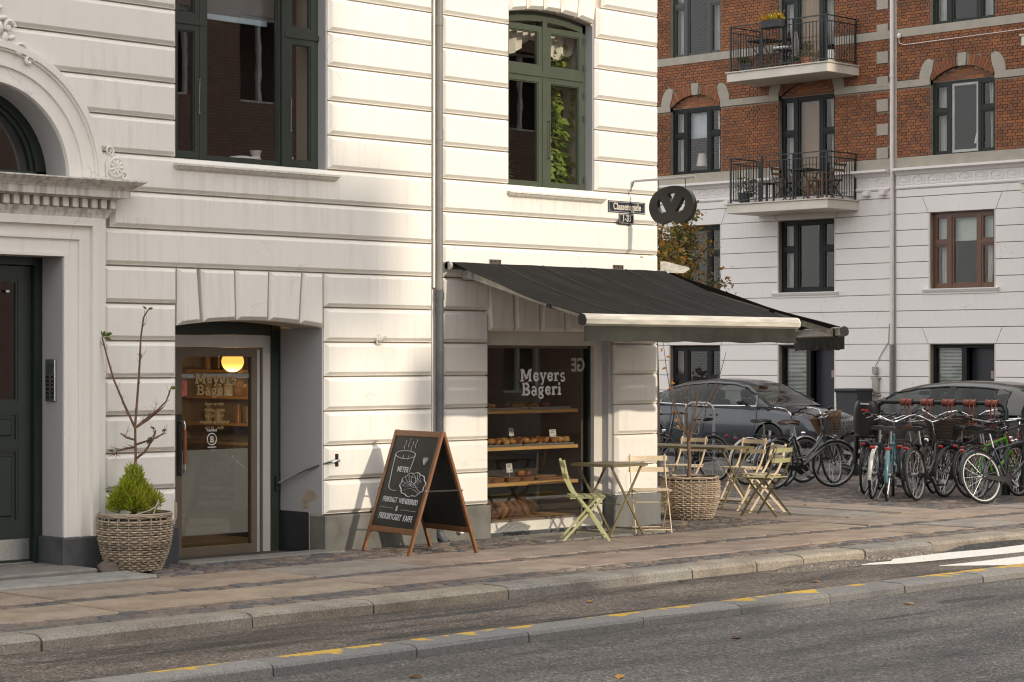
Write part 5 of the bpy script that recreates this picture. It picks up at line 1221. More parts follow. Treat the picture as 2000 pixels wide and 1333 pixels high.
for q in range(5):
    a0 = 2.2+q*.38; stroke(b, [(bx-.02+(.03+.22*t)*math.cos(a0-t*.5), bz_+(.02+.10*t)*math.sin(a0-t*.5)) for t in [k/8 for k in range(9)]], .0032)
stroke(b, [(bx-.24+.5*t, bz_-.02+.05*math.sin(t*5)) for t in [k/14 for k in range(15)]], .0035); stroke(b, [(bx-.2+.42*t, bz_-.075+.03*math.sin(t*4)) for t in [k/14 for k in range(15)]], .0032); stroke(b, [(bx-.12+.3*t, bz_+.085-.05*t*t) for t in [k/14 for k in range(15)]], .0032)
hx, hz = .83, .745
stroke(b, [(hx, hz-.045), (hx-.045, hz+.005), (hx-.035, hz+.035), (hx-.008, hz+.03), (hx, hz+.012), (hx+.02, hz+.035), (hx+.05, hz+.03), (hx+.045, hz+.0), (hx, hz-.045)], .006); stroke(b, [(hx-.02, hz+.015), (hx, hz-.02), (hx+.025, hz+.015)], .008); stroke(b, [(hx-.025, hz+.0), (hx+.03, hz+.02)], .006)
stroke(b, [(.08, .205), (.38, .20)], .004); stroke(b, [(.58, .19), (.93, .185)], .004)
b.xf(MF); b.build('chalk_drawing', CHK, BRD, kind='stuff')
for t_, sz, u, v, sx_, al in (('FRISKBAGT  WIENERBRØD', .074, .505, .262, .70, 'CENTER'), ('&', .075, .475, .175, .9, 'CENTER'), ('FRISKBRYGGET  KAFFE', .082, .50, .075, .72, 'CENTER'), ('MEYER', .078, .37, .605, .85, 'CENTER')):
    me = text_mesh(t_, sz, .0007, sx_, .001, al); me.transform(MF @ Matrix.Translation(uv(u, v)) @ Matrix.Rotation(R(1.2), 4, 'Y')); me.materials.append(CHK); inst('lettering', me, BRD)
# ================================================================ wicker planters
def wicker(name, label, loc, r_top, r_bot, h, rows, stakes, c, rim=True, cat='planter'):
    t = thing(name, label, cat, loc); n = stakes*4; b = MB(); rr = random.Random(int(h*1000))
    WK = mat(name+' wicker', c, .65, var=.35, scale=14, bmp=.3, bscale=120, pal=[c, tuple(x*.82 for x in c), tuple(x*1.12 for x in c), tuple(x*.7 for x in c)])
    rad = lambda z: lerp(r_bot, r_top, (z/h)**.75)+.03*math.sin(math.pi*z/h)
    for j in range(rows):
        z = .012+(h-.03)*j/rows; rw = (h/rows)*.40; r0 = rad(z); ph = j % 2
        pts = [((r0+.015*math.cos(2*math.pi*k/4+math.pi*ph))*math.cos(2*math.pi*k/n), (r0+.015*math.cos(2*math.pi*k/4+math.pi*ph))*math.sin(2*math.pi*k/n), z+rr.uniform(-.0015, .0015)) for k in range(n)]
        b.tube(pts, rw, 5, closed=True, rnd=rr.random())
    b.build('weave', WK, t, smooth=60, kind='stuff')
    b = MB()
    for k in range(stakes):
        a = 2*math.pi*(k+.5)/stakes; b.tube([((rad(z)-.001)*math.cos(a), (rad(z)-.001)*math.sin(a), z) for z in [h*q/6 for q in range(7)]], .007, 5, rnd=.5)
    b.build('stakes', WK, t, kind='stuff')
    b = MB(); b.lathe([(r_bot*.96, .005)]+[(rad(h*k/5)-.016, h*k/5) for k in range(6)], 40, cap=False); b.lathe([(0, .004), (r_bot*.97, .004)], 40, cap=False); b.build('liner', mat('dark liner', (.02, .02, .022), .6), t, smooth=60)
    if rim:
        b = MB(); 
        for q in range(3): b.tube([((r_top+.004*q)*math.cos(2*math.pi*k/40), (r_top+.004*q)*math.sin(2*math.pi*k/40), h+.008*math.sin(k*1.1+q*2)+.004*q) for k in range(40)], .009, 5, closed=True, rnd=rr.random())
        b.build('rim', WK, t, smooth=60)
    zs = h-.05; b = MB(); vs = [(0, 0, zs+.02)]; n = 36
    for q in range(1, 5):
        for k in range(n): a = 2*math.pi*k/n; r0 = (rad(zs)-.02)*q/4; vs.append((r0*math.cos(a), r0*math.sin(a), zs+rr.uniform(-.012, .02)))
    fs = [(0, 1+k, 1+(k+1) % n) for k in range(n)]+[(1+(q-1)*n+k, 1+q*n+k, 1+q*n+(k+1) % n, 1+(q-1)*n+(k+1) % n) for q in range(1, 4) for k in range(n)]
    b.add(vs, fs).build('soil', mat('potting soil', (.045, .034, .024), .95, var=.5, scale=40, bmp=1, bscale=90, bdist=.02), t); return t
WL = wicker('wicker_planter', 'tall greyish wicker basket planter beside the portal', (-3.895, -.31, 0), .312, .205, .475, 21, 20, (.44, .35, .255))
b = MB(); b.tube([(.318*math.cos(t), .318*math.sin(t), .50) for t in [2*math.pi*k/40 for k in range(40)]], .009, 6, closed=True)
for k in range(12): a = 2*math.pi*k/12; b.tube([(.314*math.cos(a), .314*math.sin(a), .45), (.318*math.cos(a), .318*math.sin(a), .50)], .006, 5)
b.tube([(.318*math.cos(a), .318*math.sin(a), .50+.02*i) for i, a in enumerate([-2.2, -2.0, -1.75])]+[(.05, -.25, .57), (.17, -.13, .64)], .006, 5); b.tube([(-.02, -.30, .50), (.02, -.27, .55), (.14, -.17, .60), (.22, -.09, .64)], .006, 5)
b.build('frayed_rim', mat('pale cane', (.42, .35, .26), .6), WL, smooth=60)
WR = wicker('wicker_planter', 'pale sunlit wicker basket planter at the building corner', (4.24, .22, 0), .32, .235, .475, 20, 22, (.62, .47, .29))
# ================================================================ plants
LEAFM = {}
def leafmat(name, pal, tr=.35):
    if name in LEAFM: return LEAFM[name]
    m, n, b = newmat(name); r = ramp(n, [(i/len(pal), p) for i, p in enumerate(pal)], 'CONSTANT'); n.links.new(rnd_out(n), r.inputs[0]); n.links.new(r.outputs[0], b.inputs['Base Color']); b.inputs['Roughness'].default_value = .5
    t = N(n, 'BsdfTranslucent'); n.links.new(r.outputs[0], t.inputs[0]); mx = N(n, 'MixShader'); mx.inputs[0].default_value = tr
    out = [x for x in n.nodes if x.type == 'OUTPUT_MATERIAL'][0]; n.links.new(b.outputs[0], mx.inputs[1]); n.links.new(t.outputs[0], mx.inputs[2]); n.links.new(mx.outputs[0], out.inputs[0]); LEAFM[name] = m; return m
def leafshape(mb, p, d, up, L, W, rnd=0.0, fold=.15):
    d = Vector(d).normalized(); u = d.cross(Vector(up)); u = u.normalized() if u.length > 1e-4 else Vector((1, 0, 0)); nn = u.cross(d); p = Vector(p)
    q = [p, p+d*L*.35+u*W*.5+nn*L*fold*.5, p+d*L*.75+u*W*.36+nn*L*fold*.4, p+d*L-nn*L*fold*.5, p+d*L*.75-u*W*.36+nn*L*fold*.4, p+d*L*.35-u*W*.5+nn*L*fold*.5, p+d*L*.5]
    mb.add(q, [(0, 1, 6), (1, 2, 6), (2, 3, 6), (3, 4, 6), (4, 5, 6), (5, 0, 6)], rnd)
rp = random.Random(11)
# conifer
CF = thing('dwarf_conifer', 'bright lime green dwarf conifer in the left wicker planter', 'shrub', (-3.93, -.33, .44))
b = MB(); GRN = leafmat('conifer green', [(.36, .43, .025), (.44, .50, .035), (.24, .33, .02), (.50, .54, .05), (.40, .44, .03), (.40, .32, .08)], .45)
LOB = [((0, 0, .13), .15), ((-.13, .02, .12), .11), ((.11, -.06, .10), .12), ((.05, .12, .12), .11), ((-.06, -.13, .14), .11), ((-.07, -.03, .25), .11), ((.06, -.02, .25), .10), ((-.01, -.02, .34), .085), ((.02, .0, .42), .06), ((-.01, .01, .47), .035), ((.17, -.10, .16), .07), ((-.17, -.03, .2), .07), ((.09, .06, .33), .05)]
for k in range(3000):
    (lx_, ly_, lz_), lr_ = rp.choices(LOB, [q[1]**2 for q in LOB])[0]; a = rp.uniform(0, 2*math.pi); el = math.asin(rp.uniform(-.5, 1)); r0 = lr_*rp.uniform(.55, 1.08)
    o_ = Vector((math.cos(a)*math.cos(el), math.sin(a)*math.cos(el), math.sin(el))); p = Vector((lx_, ly_, lz_+.02))+o_*r0; d = o_+Vector((0, 0, .7+rp.uniform(-.3, .4)))
    base = rp.random()
    for j in range(3):
        dd = d+Vector((rp.uniform(-.5, .5), rp.uniform(-.5, .5), rp.uniform(-.3, .3))); leafshape(b, p+d*.012*j, dd, (rp.uniform(-1, 1), rp.uniform(-1, 1), .4), .034, .010, base)
b.v = [(x*.90, y*.90, z*.88) for x, y, z in b.v]; b.build('foliage', GRN, CF, kind='stuff')
MB().tube([(0, 0, -.02), (.01, 0, .2), (0, .01, .45)], [.016, .01, .004], 6).build('trunk', mat('conifer bark', (.12, .07, .04), .9), CF)
# bare sapling
def twig(mb, p, d, L, r, depth, rr, ends, curve=.25, gnarl=.18):
    pts = [Vector(p)]; d = Vector(d).normalized(); n = max(3, int(L/.05))
    for i in range(n):
        d = (d+Vector((rr.uniform(-gnarl, gnarl), rr.uniform(-gnarl, gnarl), rr.uniform(-gnarl*.5, gnarl)))*.5).normalized(); pts.append(pts[-1]+d*L/n)
    mb.tube(pts, [lerp(r, r*.45, i/n) for i in range(n+1)], 5); ends.append((pts[-1], d))
    if depth:
        for _ in range(rr.randint(3, 6)):
            i = rr.randint(1, n); dd = (d+Vector((rr.uniform(-1, 1), rr.uniform(-1, 1), rr.uniform(-.2, .6)))).normalized(); twig(mb, pts[i], dd, rr.uniform(.03, .075), r*.4, depth-1 if rr.random() < .35 else 0, rr, ends, gnarl=.5)
    return pts
SP = thing('bare_sapling', 'nearly leafless brown sapling rising from the left wicker planter', 'sapling', (-3.87, -.28, .44)); b = MB(); ends = []
# stem and three limbs, in the plane seen from the street
hpx = Vector((.705, -.709, 0))     # direction that reads as "right" from the street
def sp(u, z, dpt=0): return hpx*u*.92+Vector((.709, .705, 0))*dpt+Vector((0, 0, z*.905))
b.tube([sp(0, 0), sp(.0, .3), sp(.005, .62), sp(0, .88)], [.014, .013, .012, .011], 7)
for pl_ in ([(0, .88), (-.10, 1.10), (-.20, 1.35), (-.27, 1.60), (-.31, 1.76)], [(0, .88), (.02, 1.2), (.045, 1.5), (.055, 1.75), (.075, 1.95), (.12, 2.02)], [(0, .88), (.10, .97), (.22, 1.06), (.29, 1.14), (.33, 1.25)], [(.0, .88), (.12, .96), (.26, 1.08)], [(0, .70), (-.1, .68), (-.17, .66), (-.2, .62)], [(0, .72), (.12, .76), (.21, .79), (.26, .83)], [(.0, .58), (.1, .66), (.17, .78), (.2, .86)], [(-.0, .77), (-.08, .79), (-.14, .83)]):
    pts = [sp(u, z, rp.uniform(-.03, .03)) for u, z in pl_]; m_ = len(pts); b.tube(pts, [lerp(.011, .006, i/(m_-1)) for i in range(m_)], 6)
    for i in range(1, m_):
        for _ in range(3):
            q = lerp(pts[i-1], pts[i], rp.random()); d = (pts[i]-pts[i-1]).normalized()+Vector((rp.uniform(-.8, .8), rp.uniform(-.8, .8), rp.uniform(0, .6)))
            twig(b, q, d, rp.uniform(.025, .08), .0035, 1 if rp.random() < .3 else 0, rp, ends, gnarl=.5)
b.build('stem', mat('sapling bark', (.16, .085, .05), .7, var=.3, scale=20), SP, smooth=60)
GL = leafmat('green leaf', [(.10, .16, .03), (.14, .18, .04), (.18, .19, .05)])
for u, z, dx, dz, L in ((-.31, 1.78, -.6, .6, .07), (-.29, 1.77, .8, .35, .075), (-.30, 1.75, .9, -.1, .07), (-.31, 1.76, .3, .8, .06), (.12, 2.03, .9, .2, .05), (.11, 2.03, -.7, .5, .045), (.33, 1.26, .9, .2, .07), (.25, .85, .8, .3, .05), (.16, .80, -.4, -.6, .08), (.19, .87, -.6, .3, .05), (-.2, .65, -.9, .3, .05)):
    mb = MB(); leafshape(mb, (0, 0, 0), (hpx*dx+Vector((0, 0, dz))), (.5, .5, .6), L, L*.55, rp.random()); mb.build('leaf', GL, SP, loc=tuple(sp(u, z)))
# shrub in the right planter: bare twigs with a few yellow leaves
SH = thing('bare_shrub', 'bare twiggy shrub with a few yellow leaves in the right wicker planter', 'shrub', (4.26, .26, .42)); b = MB(); ends = []
b.tube([(0, 0, 0), (.01, .0, .25), (0, .01, .50)], [.026, .022, .02], 7)
for k in range(15):
    a = rp.uniform(0, 2*math.pi); sp_ = rp.uniform(.1, .75); d = Vector((math.cos(a)*sp_, math.sin(a)*sp_, 1)); L = rp.uniform(.35, .85)
    twig(b, (rp.uniform(-.01, .01), rp.uniform(-.01, .01), rp.uniform(.42, .52)), d, L, .0052, 2 if k % 2 else 1, rp, ends, gnarl=.12)
for pts in ([(0, .49), (-.12, .68), (-.20, .95), (-.26, 1.3), (-.30, 1.62)], [(0, .49), (.1, .75), (.25, 1.0), (.36, 1.25), (.43, 1.5)]):
    pp = [hpx*u+Vector((0, 0, z)) for u, z in pts]; b.tube(pp, [.009, .008, .006, .005, .003], 6)
b.build('stem', mat('shrub bark', (.16, .105, .075), .7, var=.3, scale=20), SH, smooth=60)
YL = leafmat('yellow leaf', [(.55, .26, .02), (.50, .17, .015), (.60, .34, .04)], .45)
for u, z in ((-.1, .62), (-.13, .74), (-.19, .82), (-.17, .9), (-.21, 1.02), (-.18, 1.08), (-.22, 1.15), (-.2, 1.2), (-.26, 1.32), (-.27, 1.45), (-.3, 1.55), (-.05, .6)):
    mb = MB(); leafshape(mb, (0, 0, 0), (rp.uniform(-1, 1), rp.uniform(-1, 1), rp.uniform(-.9, .4)), (rp.uniform(-1, 1), rp.uniform(-1, 1), 1), .06, .038, rp.random()); mb.build('leaf', YL, SH, loc=tuple(hpx*u+Vector((0, 0, z))))
# ================================================================ bistro furniture
CREAM = mat('cream furniture paint', (.66, .53, .36), .45, var=.12, scale=12); OLIVE = mat('lime furniture paint', (.40, .39, .20), .45, var=.15, scale=12); OLIVED = mat('olive furniture paint', (.17, .145, .075), .4, var=.2, scale=12)
def chair(label, loc, rz, mslat, mframe, mleg=None):
    t = thing('folding_chair', label, 'chair', loc, rz, 'folding bistro chairs'); w_ = .19
    for sx in (-1, 1):
        b = MB(); x = sx*w_; path = [(.235, 0), (.06, .27), (-.13, .50), (-.19, .62), (-.235, .82)]
        for (p, a), (q, c) in zip(path, path[1:]): b.bar((x, p, a), (x, q, c), .009, .026, (0, 1, .6))
        b.build('back_leg', mframe, t)
        b = MB(); b.bar((x*.88, -.235, 0), (x*.88, .175, .445), .009, .024, (0, 1, -.5)); b.build('front_leg', mleg or mframe, t)
        MB().bar((x*.93, -.17, .435), (x*.93, .19, .447), .008, .02).build('seat_rail', mframe, t)
    for k in range(5): MB().bbox(-.205, .205, -.165+k*.075, -.108+k*.075, .450, .460, .003).build('seat_slat', mslat, t)
    for z, yy in ((.655, -.200), (.775, -.226)):
        b = MB(); n = 8
        for i in range(n):
            a, c = lerp(-.215, .215, i/n), lerp(-.215, .215, (i+1)/n); ya, yc = yy+.022*((a/.2)**2-1)*1.0, yy+.022*((c/.2)**2-1)
            b.add([(a, ya, z-.026), (c, yc, z-.026), (c, yc-.012, z+.026), (a, ya-.012, z+.026), (a, ya+.009, z-.026), (c, yc+.009, z-.026), (c, yc-.003, z+.026), (a, ya-.003, z+.026)], [(3,2,1,0),(4,5,6,7),(0,1,5,4),(2,3,7,6)]+([(0,4,7,3)] if i == 0 else [])+([(1,2,6,5)] if i == n-1 else []))
        b.build('back_slat', mslat, t)
    for y_, z, q in ((.215, .04, .19), (-.2, .04, .167), (.03, .32, .19)): MB().tube([(-q, y_, z), (q, y_, z)], .006, 6).build('rod', mframe, t)
    return t
chair('lime green folding chair on the left side of the square table', (1.22, -.92, 0), R(-131), OLIVE, OLIVE)
chair('cream folding chair against the sunlit corner pier', (2.42, -.76, 0), R(140), CREAM, CREAM)
chair('lime green folding chair nearest the bicycles', (5.22, -.12, 0), R(8), OLIVE, OLIVED)
chair('cream folding chair tucked behind the lime green one', (5.70, .34, 0), R(62), CREAM, CREAM)
chair('cream folding chair behind the long table, right one', (6.85, 1.55, 0), R(88), CREAM, CREAM)
chair('cream folding chair behind the long table, next to the corner', (6.75, 2.45, 0), R(95), CREAM, CREAM)
def table(label, loc, rz, lx, ly, h=.75):
    t = thing('folding_table', label, 'table', loc, rz, 'folding bistro tables')
    b = MB(); b.bbox(-lx/2, lx/2, -ly/2, ly/2, h-.006, h, .002); b.build('table_top', OLIVED, t); b = MB(); ring_h(b, lx, ly, h); b.build('apron', OLIVED, t)
    for sy in (-1, 1):
        y = sy*(ly/2-.05)
        for sx in (-1, 1): MB().bar((sx*(lx/2-.0), y*(1-.03*(sx > 0)), 0), (-sx*(lx/2-.04), y*(1-.03*(sx > 0)), h-.025), .012, .024, (1, 0, 0)).build('leg', OLIVED, t)
    for sx in (-1, 1): MB().bar((sx*(lx/2-.005), -ly/2+.05, .05), (sx*(lx/2-.005), ly/2-.05, .05), .012, .018).build('foot_bar', OLIVED, t)
    MB().bar((-.1, -ly/2+.05, .33), (-.1, ly/2-.05, .33), .01, .012).build('cross_bar', OLIVED, t); return t
def ring_h(b, lx, ly, h):
    for s_ in (-1, 1): b.box(s_*lx/2-.006, s_*lx/2+.006, -ly/2, ly/2, h-.03, h-.0065); b.box(-lx/2+.007, lx/2-.007, s_*ly/2-.006, s_*ly/2+.006, h-.03, h-.0065)
table('square olive folding table in front of the shop window', (1.90, -.64, 0), R(3), .57, .57)
table('long olive folding table between the right planter and the bicycles', (6.05, 1.75, 0), R(4), .62, 1.5)
# ================================================================ bicycles
WR_, WB_ = .34, 1.06
_wm = {}
def wheel_meshes(rimc):
    if rimc not in _wm:
        n = 36; ty = MB(); ty.tube([(WR_*.955*math.cos(2*math.pi*k/n), 0, WR_*.955*math.sin(2*math.pi*k/n)) for k in range(n)], .0185, 7, closed=True)
        rm = MB(); rm.tube([(WR_*.89*math.cos(2*math.pi*k/n), 0, WR_*.89*math.sin(2*math.pi*k/n)) for k in range(n)], .011, 5, closed=True); rm.tube([(0, -.045, 0), (0, .045, 0)], .02, 8); rm.tube([(0, -.07, 0), (0, .07, 0)], .006, 6)
        spk = MB()
        for k in range(28):
            a = 2*math.pi*k/28; c = a+(.55 if k % 4 < 2 else -.55); y = .028 if k % 2 else -.028
            spk.tube([(.018*math.cos(c), y, .018*math.sin(c)), (WR_*.88*math.cos(a), 0, WR_*.88*math.sin(a))], .0013, 3, cap=False)
        _wm[rimc] = (rm.mesh('wheel', rimc, 60), ty.mesh('tyre', RUBBER, 60), spk.mesh('spokes', STEEL))
    return _wm[rimc]
def wheel(name, t, M, rimc):
    a, c, d = wheel_meshes(rimc); o = inst(name, a, t); o.matrix_local = M; inst('tyre', c, o); inst('spokes', d, o, kind='stuff'); return o
def weave_basket(mb, cx, cy, z0, lx, ly, h, flare=1.2, step=.022):
    # openwork box basket, as wire or cane
    k = 0
    while k*step <= h:
        f = lerp(1, flare, k*step/h); z = z0+k*step; a, c = lx/2*f, ly/2*f
        mb.tube([(cx-a, cy-c, z), (cx+a, cy-c, z), (cx+a, cy+c, z), (cx-a, cy+c, z)], .0032, 4, closed=True); k += 1
    for i in range(9):
        q = lerp(-1, 1, i/8)
        for (x0, y0) in ((q, -1), (q, 1), (-1, q), (1, q)): mb.tube([(cx+x0*lx/2, cy+y0*ly/2, z0), (cx+x0*lx/2*flare, cy+y0*ly/2*flare, z0+h)], .003, 4)
    for i in range(7): q = lerp(-1, 1, i/6); mb.tube([(cx-lx/2, cy+q*ly/2, z0), (cx+lx/2, cy+q*ly/2, z0)], .003, 4)
WIRE = mat('basket wire', (.02, .02, .021), .4, metal=.3); CANE = mat('basket cane', (.20, .115, .055), .7, var=.4, scale=30, bmp=.5, bscale=90); DCANE = mat('dark basket cane', (.06, .037, .024), .7, var=.4, scale=30, bmp=.5, bscale=90)
REDL = mat('red lamp lens', (.30, .008, .006), .3, var=.1, coat=.3); SADL = mat('black saddle', (.014, .013, .013), .45, var=.2)
def bike(label, loc, head, mf, lean=0, steer=0, style='dutch', basket=None, rim=None, fender=None, seat=False, bar=CHROME, saddle=None, rack=True, tilt=0, lamp=True, guard=None, tag_fr=None):
    t = thing('bicycle', label, 'bicycle', loc, group='parked bicycles', rot=(R(lean), 0, R(head))); rim = rim or GALV; fender = fender or BLACK
    hub = (0, 0, WR_); bb = (.45, 0, .28); st = (.29, 0, .72); hb, ht = Vector((.905, 0, .60)), Vector((.835, 0, .84))
    b = MB()
    b.tube([bb, st], .016, 8); b.tube([hb, ht], .019, 8); b.tube([(.452, 0, .28), hb], .019, 8)
    if style == 'dutch': b.tube([(.40, 0, .43), (.55, 0, .44), (.72, 0, .58), (.86, 0, .76)], .015, 8)
    elif style == 'curve': b.tube([bb, (.58, 0, .30), (.74, 0, .46), (.87, 0, .73)], .017, 8)
    else: b.tube([(.30, 0, .69), (.848, 0, .79)], .017, 8)
    for sy in (-1, 1): b.tube([(.45, 0, .28), (0, sy*.06, WR_)], .009, 6); b.tube([(.30, 0, .68), (0, sy*.06, WR_)], .008, 6)
    b.build('frame', mf, t, smooth=50)
    if tag_fr: pass
    wheel('rear_wheel', t, Matrix.Translation(hub), rim)
    # steering assembly
    ax = (ht-hb).normalized(); SM = Matrix.Translation(hb) @ Matrix.Rotation(R(steer), 4, ax) @ Matrix.Translation(-hb)
    wheel('front_wheel', t, SM @ Matrix.Translation((WB_, 0, WR_)), rim)
    b = MB()
    for sy in (-1, 1): b.tube([hb+Vector((0, sy*.04, 0)), (.97, sy*.055, .48), (WB_, sy*.06, WR_)], .010, 6)
    b.tube([hb+Vector((0, -.045, 0)), hb+Vector((0, .045, 0))], .014, 6); b.xf(SM); b.build('fork', mf, t, smooth=50)
    b = MB(); top = ht+ax*.17; b.tube([ht, top], .012, 6)
    if style == 'mens': pts = [(top.x+.06, -.30, top.z+.0), (top.x+.06, .30, top.z+.0)]; b.tube([top, (top.x+.06, 0, top.z)], .013, 6); b.tube(pts, .012, 6); gr = [((top.x+.06, s_*.30, top.z), (top.x+.06, s_*.19, top.z)) for s_ in (-1, 1)]
    else:
        for s_ in (-1, 1): b.tube([top, (top.x+.05, s_*.07, top.z+.02), (top.x+.05, s_*.20, top.z+.08), (top.x-.06, s_*.28, top.z+.10), (top.x-.19, s_*.29, top.z+.07)], .011, 7)
        gr = [((top.x-.10, s_*.287, top.z+.095), (top.x-.22, s_*.292, top.z+.062)) for s_ in (-1, 1)]
    b.xf(SM); b.build('handlebar', bar, t, smooth=50)
    for p, q in gr: MB().tube([p, q], .016, 8).xf(SM).build('grip', BLACK, t, smooth=50)
    for s_ in (-1, 1): MB().tube([(gr[0][0][0]+.02, s_*.2, top.z+.05), (gr[0][0][0]-.05, s_*.26, top.z+.03)], .005, 5).xf(SM).build('brake_lever', GALV, t)
    b = MB(); b.tube([(top.x+.04, .04, top.z), (hb.x+.06, .06, hb.z+.02), (WB_-.05, .06, WR_+.25)], .003, 4); b.tube([(top.x+.04, -.04, top.z), (.70, -.03, .66), (.45, -.02, .40)], .003, 4); b.xf(SM); b.build('cables', BLACK, t, kind='stuff')
    # fenders
    def fend(a0, a1, c, M, m):
        n = 14; vs = []
        for k in range(n+1):
            a = R(lerp(a0, a1, k/n))
            for y, dr in ((-.027, -.014), (-.014, 0), (.014, 0), (.027, -.014)): vs.append((c[0]+(WR_+.022+dr)*math.cos(a), y, c[2]+(WR_+.022+dr)*math.sin(a)))
        b = MB().add(vs, [(k*4+j, k*4+j+1, (k+1)*4+j+1, (k+1)*4+j) for k in range(n) for j in range(3)]); b.xf(M); return b.build('mudguard', m, t, smooth=60)
    fend(25, 192, hub, Matrix.Identity(4), fender); fend(20, 165, (WB_, 0, WR_), SM, fender)
    # saddle
    b = MB(); b.tube([st, (.262, 0, .90)], .013, 8); b.build('seat_post', GALV, t, smooth=50)
    b = MB(); vs = []
    for i in range(9):
        q = i/8; x = lerp(.10, .40, q); w_ = .095*(1-q**.8)+.022; h_ = .93+.018*math.sin(q*3)-.01*q
        for k in range(8): a = 2*math.pi*k/8; vs.append((x, w_*math.cos(a), h_+.028*math.sin(a)*(1-.3*q)))
    b.add(vs, [(i*8+k, i*8+(k+1) % 8, (i+1)*8+(k+1) % 8, (i+1)*8+k) for i in range(8) for k in range(8)]+[tuple(range(8)), tuple(range(71, 63, -1))]); b.build('saddle', saddle or SADL, t, smooth=60)
    if rack:
        b = MB()
        for sy in (-1, 1): b.tube([(.26, sy*.05, .70), (.05, sy*.06, .735), (-.24, sy*.06, .735)], .006, 5); b.tube([(-.12, sy*.06, .735), (0, sy*.065, WR_)], .005, 5)
        for q in (-.24, -.12, 0, .12): b.tube([(q, -.06, .735), (q, .06, .735)], .005, 5)
        b.build('carrier', BLACK if not seat else GALV, t, kind='stuff')
    if lamp: MB().bbox(-.27, -.245, -.036, .036, .67, .71, .01).build('tail_lamp', REDL, t)
    # crank, chain guard, pedals, stand
    b = MB(); b.lathe([(.075, -.02), (.08, -.018), (.08, -.012), (.02, -.01)], 20, (.45, -.03, .28), ax='y'); b.build('chainring', guard or BLACK, t)
    b = MB(); n = 12; pts = [(.45+.045*math.cos(R(a)), .28+.045*math.sin(R(a))) for a in range(-90, 91, 20)]+[(.0+.02*math.cos(R(a)), WR_+.02*math.sin(R(a))) for a in range(90, 271, 30)]
    b.prism(pts, -.055, -.04, 'y'); b.build('chain_guard', guard or BLACK, t)
    MB().bar((.45, -.07, .28), (.56, -.07, .17), .014, .02, (0, 1, 0)).build('crank', GALV, t); MB().bar((.45, .06, .28), (.34, .06, .39), .014, .02, (0, 1, 0)).build('crank', GALV, t)
    MB().bbox(.52, .60, -.17, -.08, .155, .185, .006).build('pedal', BLACK, t); MB().bbox(.30, .38, .07, .16, .375, .405, .006).build('pedal', BLACK, t)
    MB().tube([(.36, .03, .28), (.28, .14, .015), (.24, .15, .012)], .008, 6).build('kickstand', GALV, t)
    MB().bbox(1.0, 1.06, -.03, .03, .70, .76, .015).xf(SM).build('head_lamp', CHROME, t)
    if basket == 'wire': b = MB(); weave_basket(b, 1.06, 0, .76, .26, .34, .24, 1.25); b.xf(SM); b.build('basket', WIRE, t, kind='stuff')
    elif basket in ('cane', 'dark', 'mesh'):
        b = MB(); cm = {'cane': CANE, 'dark': DCANE, 'mesh': WIRE}[basket]; n = 48
        for j in range(15):
            q = j/14; z = .76+.27*q; lx, ly = lerp(.13, .175, q), lerp(.15, .215, q)
            pts = []
            for k in range(n):
                a = 2*math.pi*k/n; e = .5; cs, sn = math.cos(a), math.sin(a); w_ = .006*math.cos(k*math.pi*.5+j*math.pi)
                pts.append((1.08+(lx+w_)*math.copysign(abs(cs)**e, cs), (ly+w_)*math.copysign(abs(sn)**e, sn), z))
            b.tube(pts, .0092 if basket != 'mesh' else .004, 5, closed=True)
        vs = [(1.08+s_*.125, q*.145, .762) for s_ in (-1, 1) for q in (-1, 1)]; b.box(.955, 1.205, -.145, .145, .755, .765)
        if tilt: b.xf(Matrix.Translation((1.08, 0, .9)) @ Matrix.Rotation(R(tilt), 4, 'Y') @ Matrix.Translation((-1.08, 0, -.9)))
        b.xf(SM); b.build('basket', cm, t, smooth=60)
    if seat:
        b = MB(); n = 12; prof = []
        vs = []
        for i in range(13):
            z = .80+.47*i/12; w_ = .155+.02*math.sin(i/12*math.pi) if i < 10 else .165*math.sqrt(max(0.08, 1-((i-9.2)/4.2)**2)); x = -.19-.06*i/12
            for k in range(9): q = lerp(-1, 1, k/8); vs.append((x+.09*q*q, q*w_, z))
        m_ = len(vs); vs += [(x-.022, y, z) for x, y, z in vs]; f = [(i*9+k, i*9+k+1, (i+1)*9+k+1, (i+1)*9+k) for i in range(12) for k in range(8)]
        f2 = f+[tuple(v+m_ for v in q[::-1]) for q in f]+[(i*9, (i+1)*9, (i+1)*9+m_, i*9+m_) for i in range(12)]+[(i*9+8, (i+1)*9+8, (i+1)*9+8+m_, i*9+8+m_) for i in range(12)]+[(108+k, 109+k, 109+k+m_, 108+k+m_) for k in range(8)]
        b.add(vs, f2); b.bbox(-.2, .12, -.14, .14, .77, .82, .03); cs = b.build('child_seat', BLACK, t, smooth=50)
        for sy in (-1, 1): MB().bbox(-.02, .06, sy*.15-.03, sy*.15+.03, .40, .80, .02).build('foot_rest', BLACK, cs)
        MB().bbox(-.265, -.25, -.045, .045, 1.13, 1.165, .006).build('reflector', REDL, cs)
        MB().bbox(-.292, -.279, -.06, .06, 1.22, 1.245, .004).build('slot', GALV, cs)
        for j in range(5):
            for k in range(6): pass
    return t
GREYF = mat('grey bicycle paint', (.07, .074, .078), .35, var=.1, coat=.4); TEAL = mat('teal bicycle paint', (.06, .16, .19), .3, var=.12, coat=.4); BRNF = mat('brown bicycle paint', (.06, .042, .034), .35, var=.1, coat=.3)
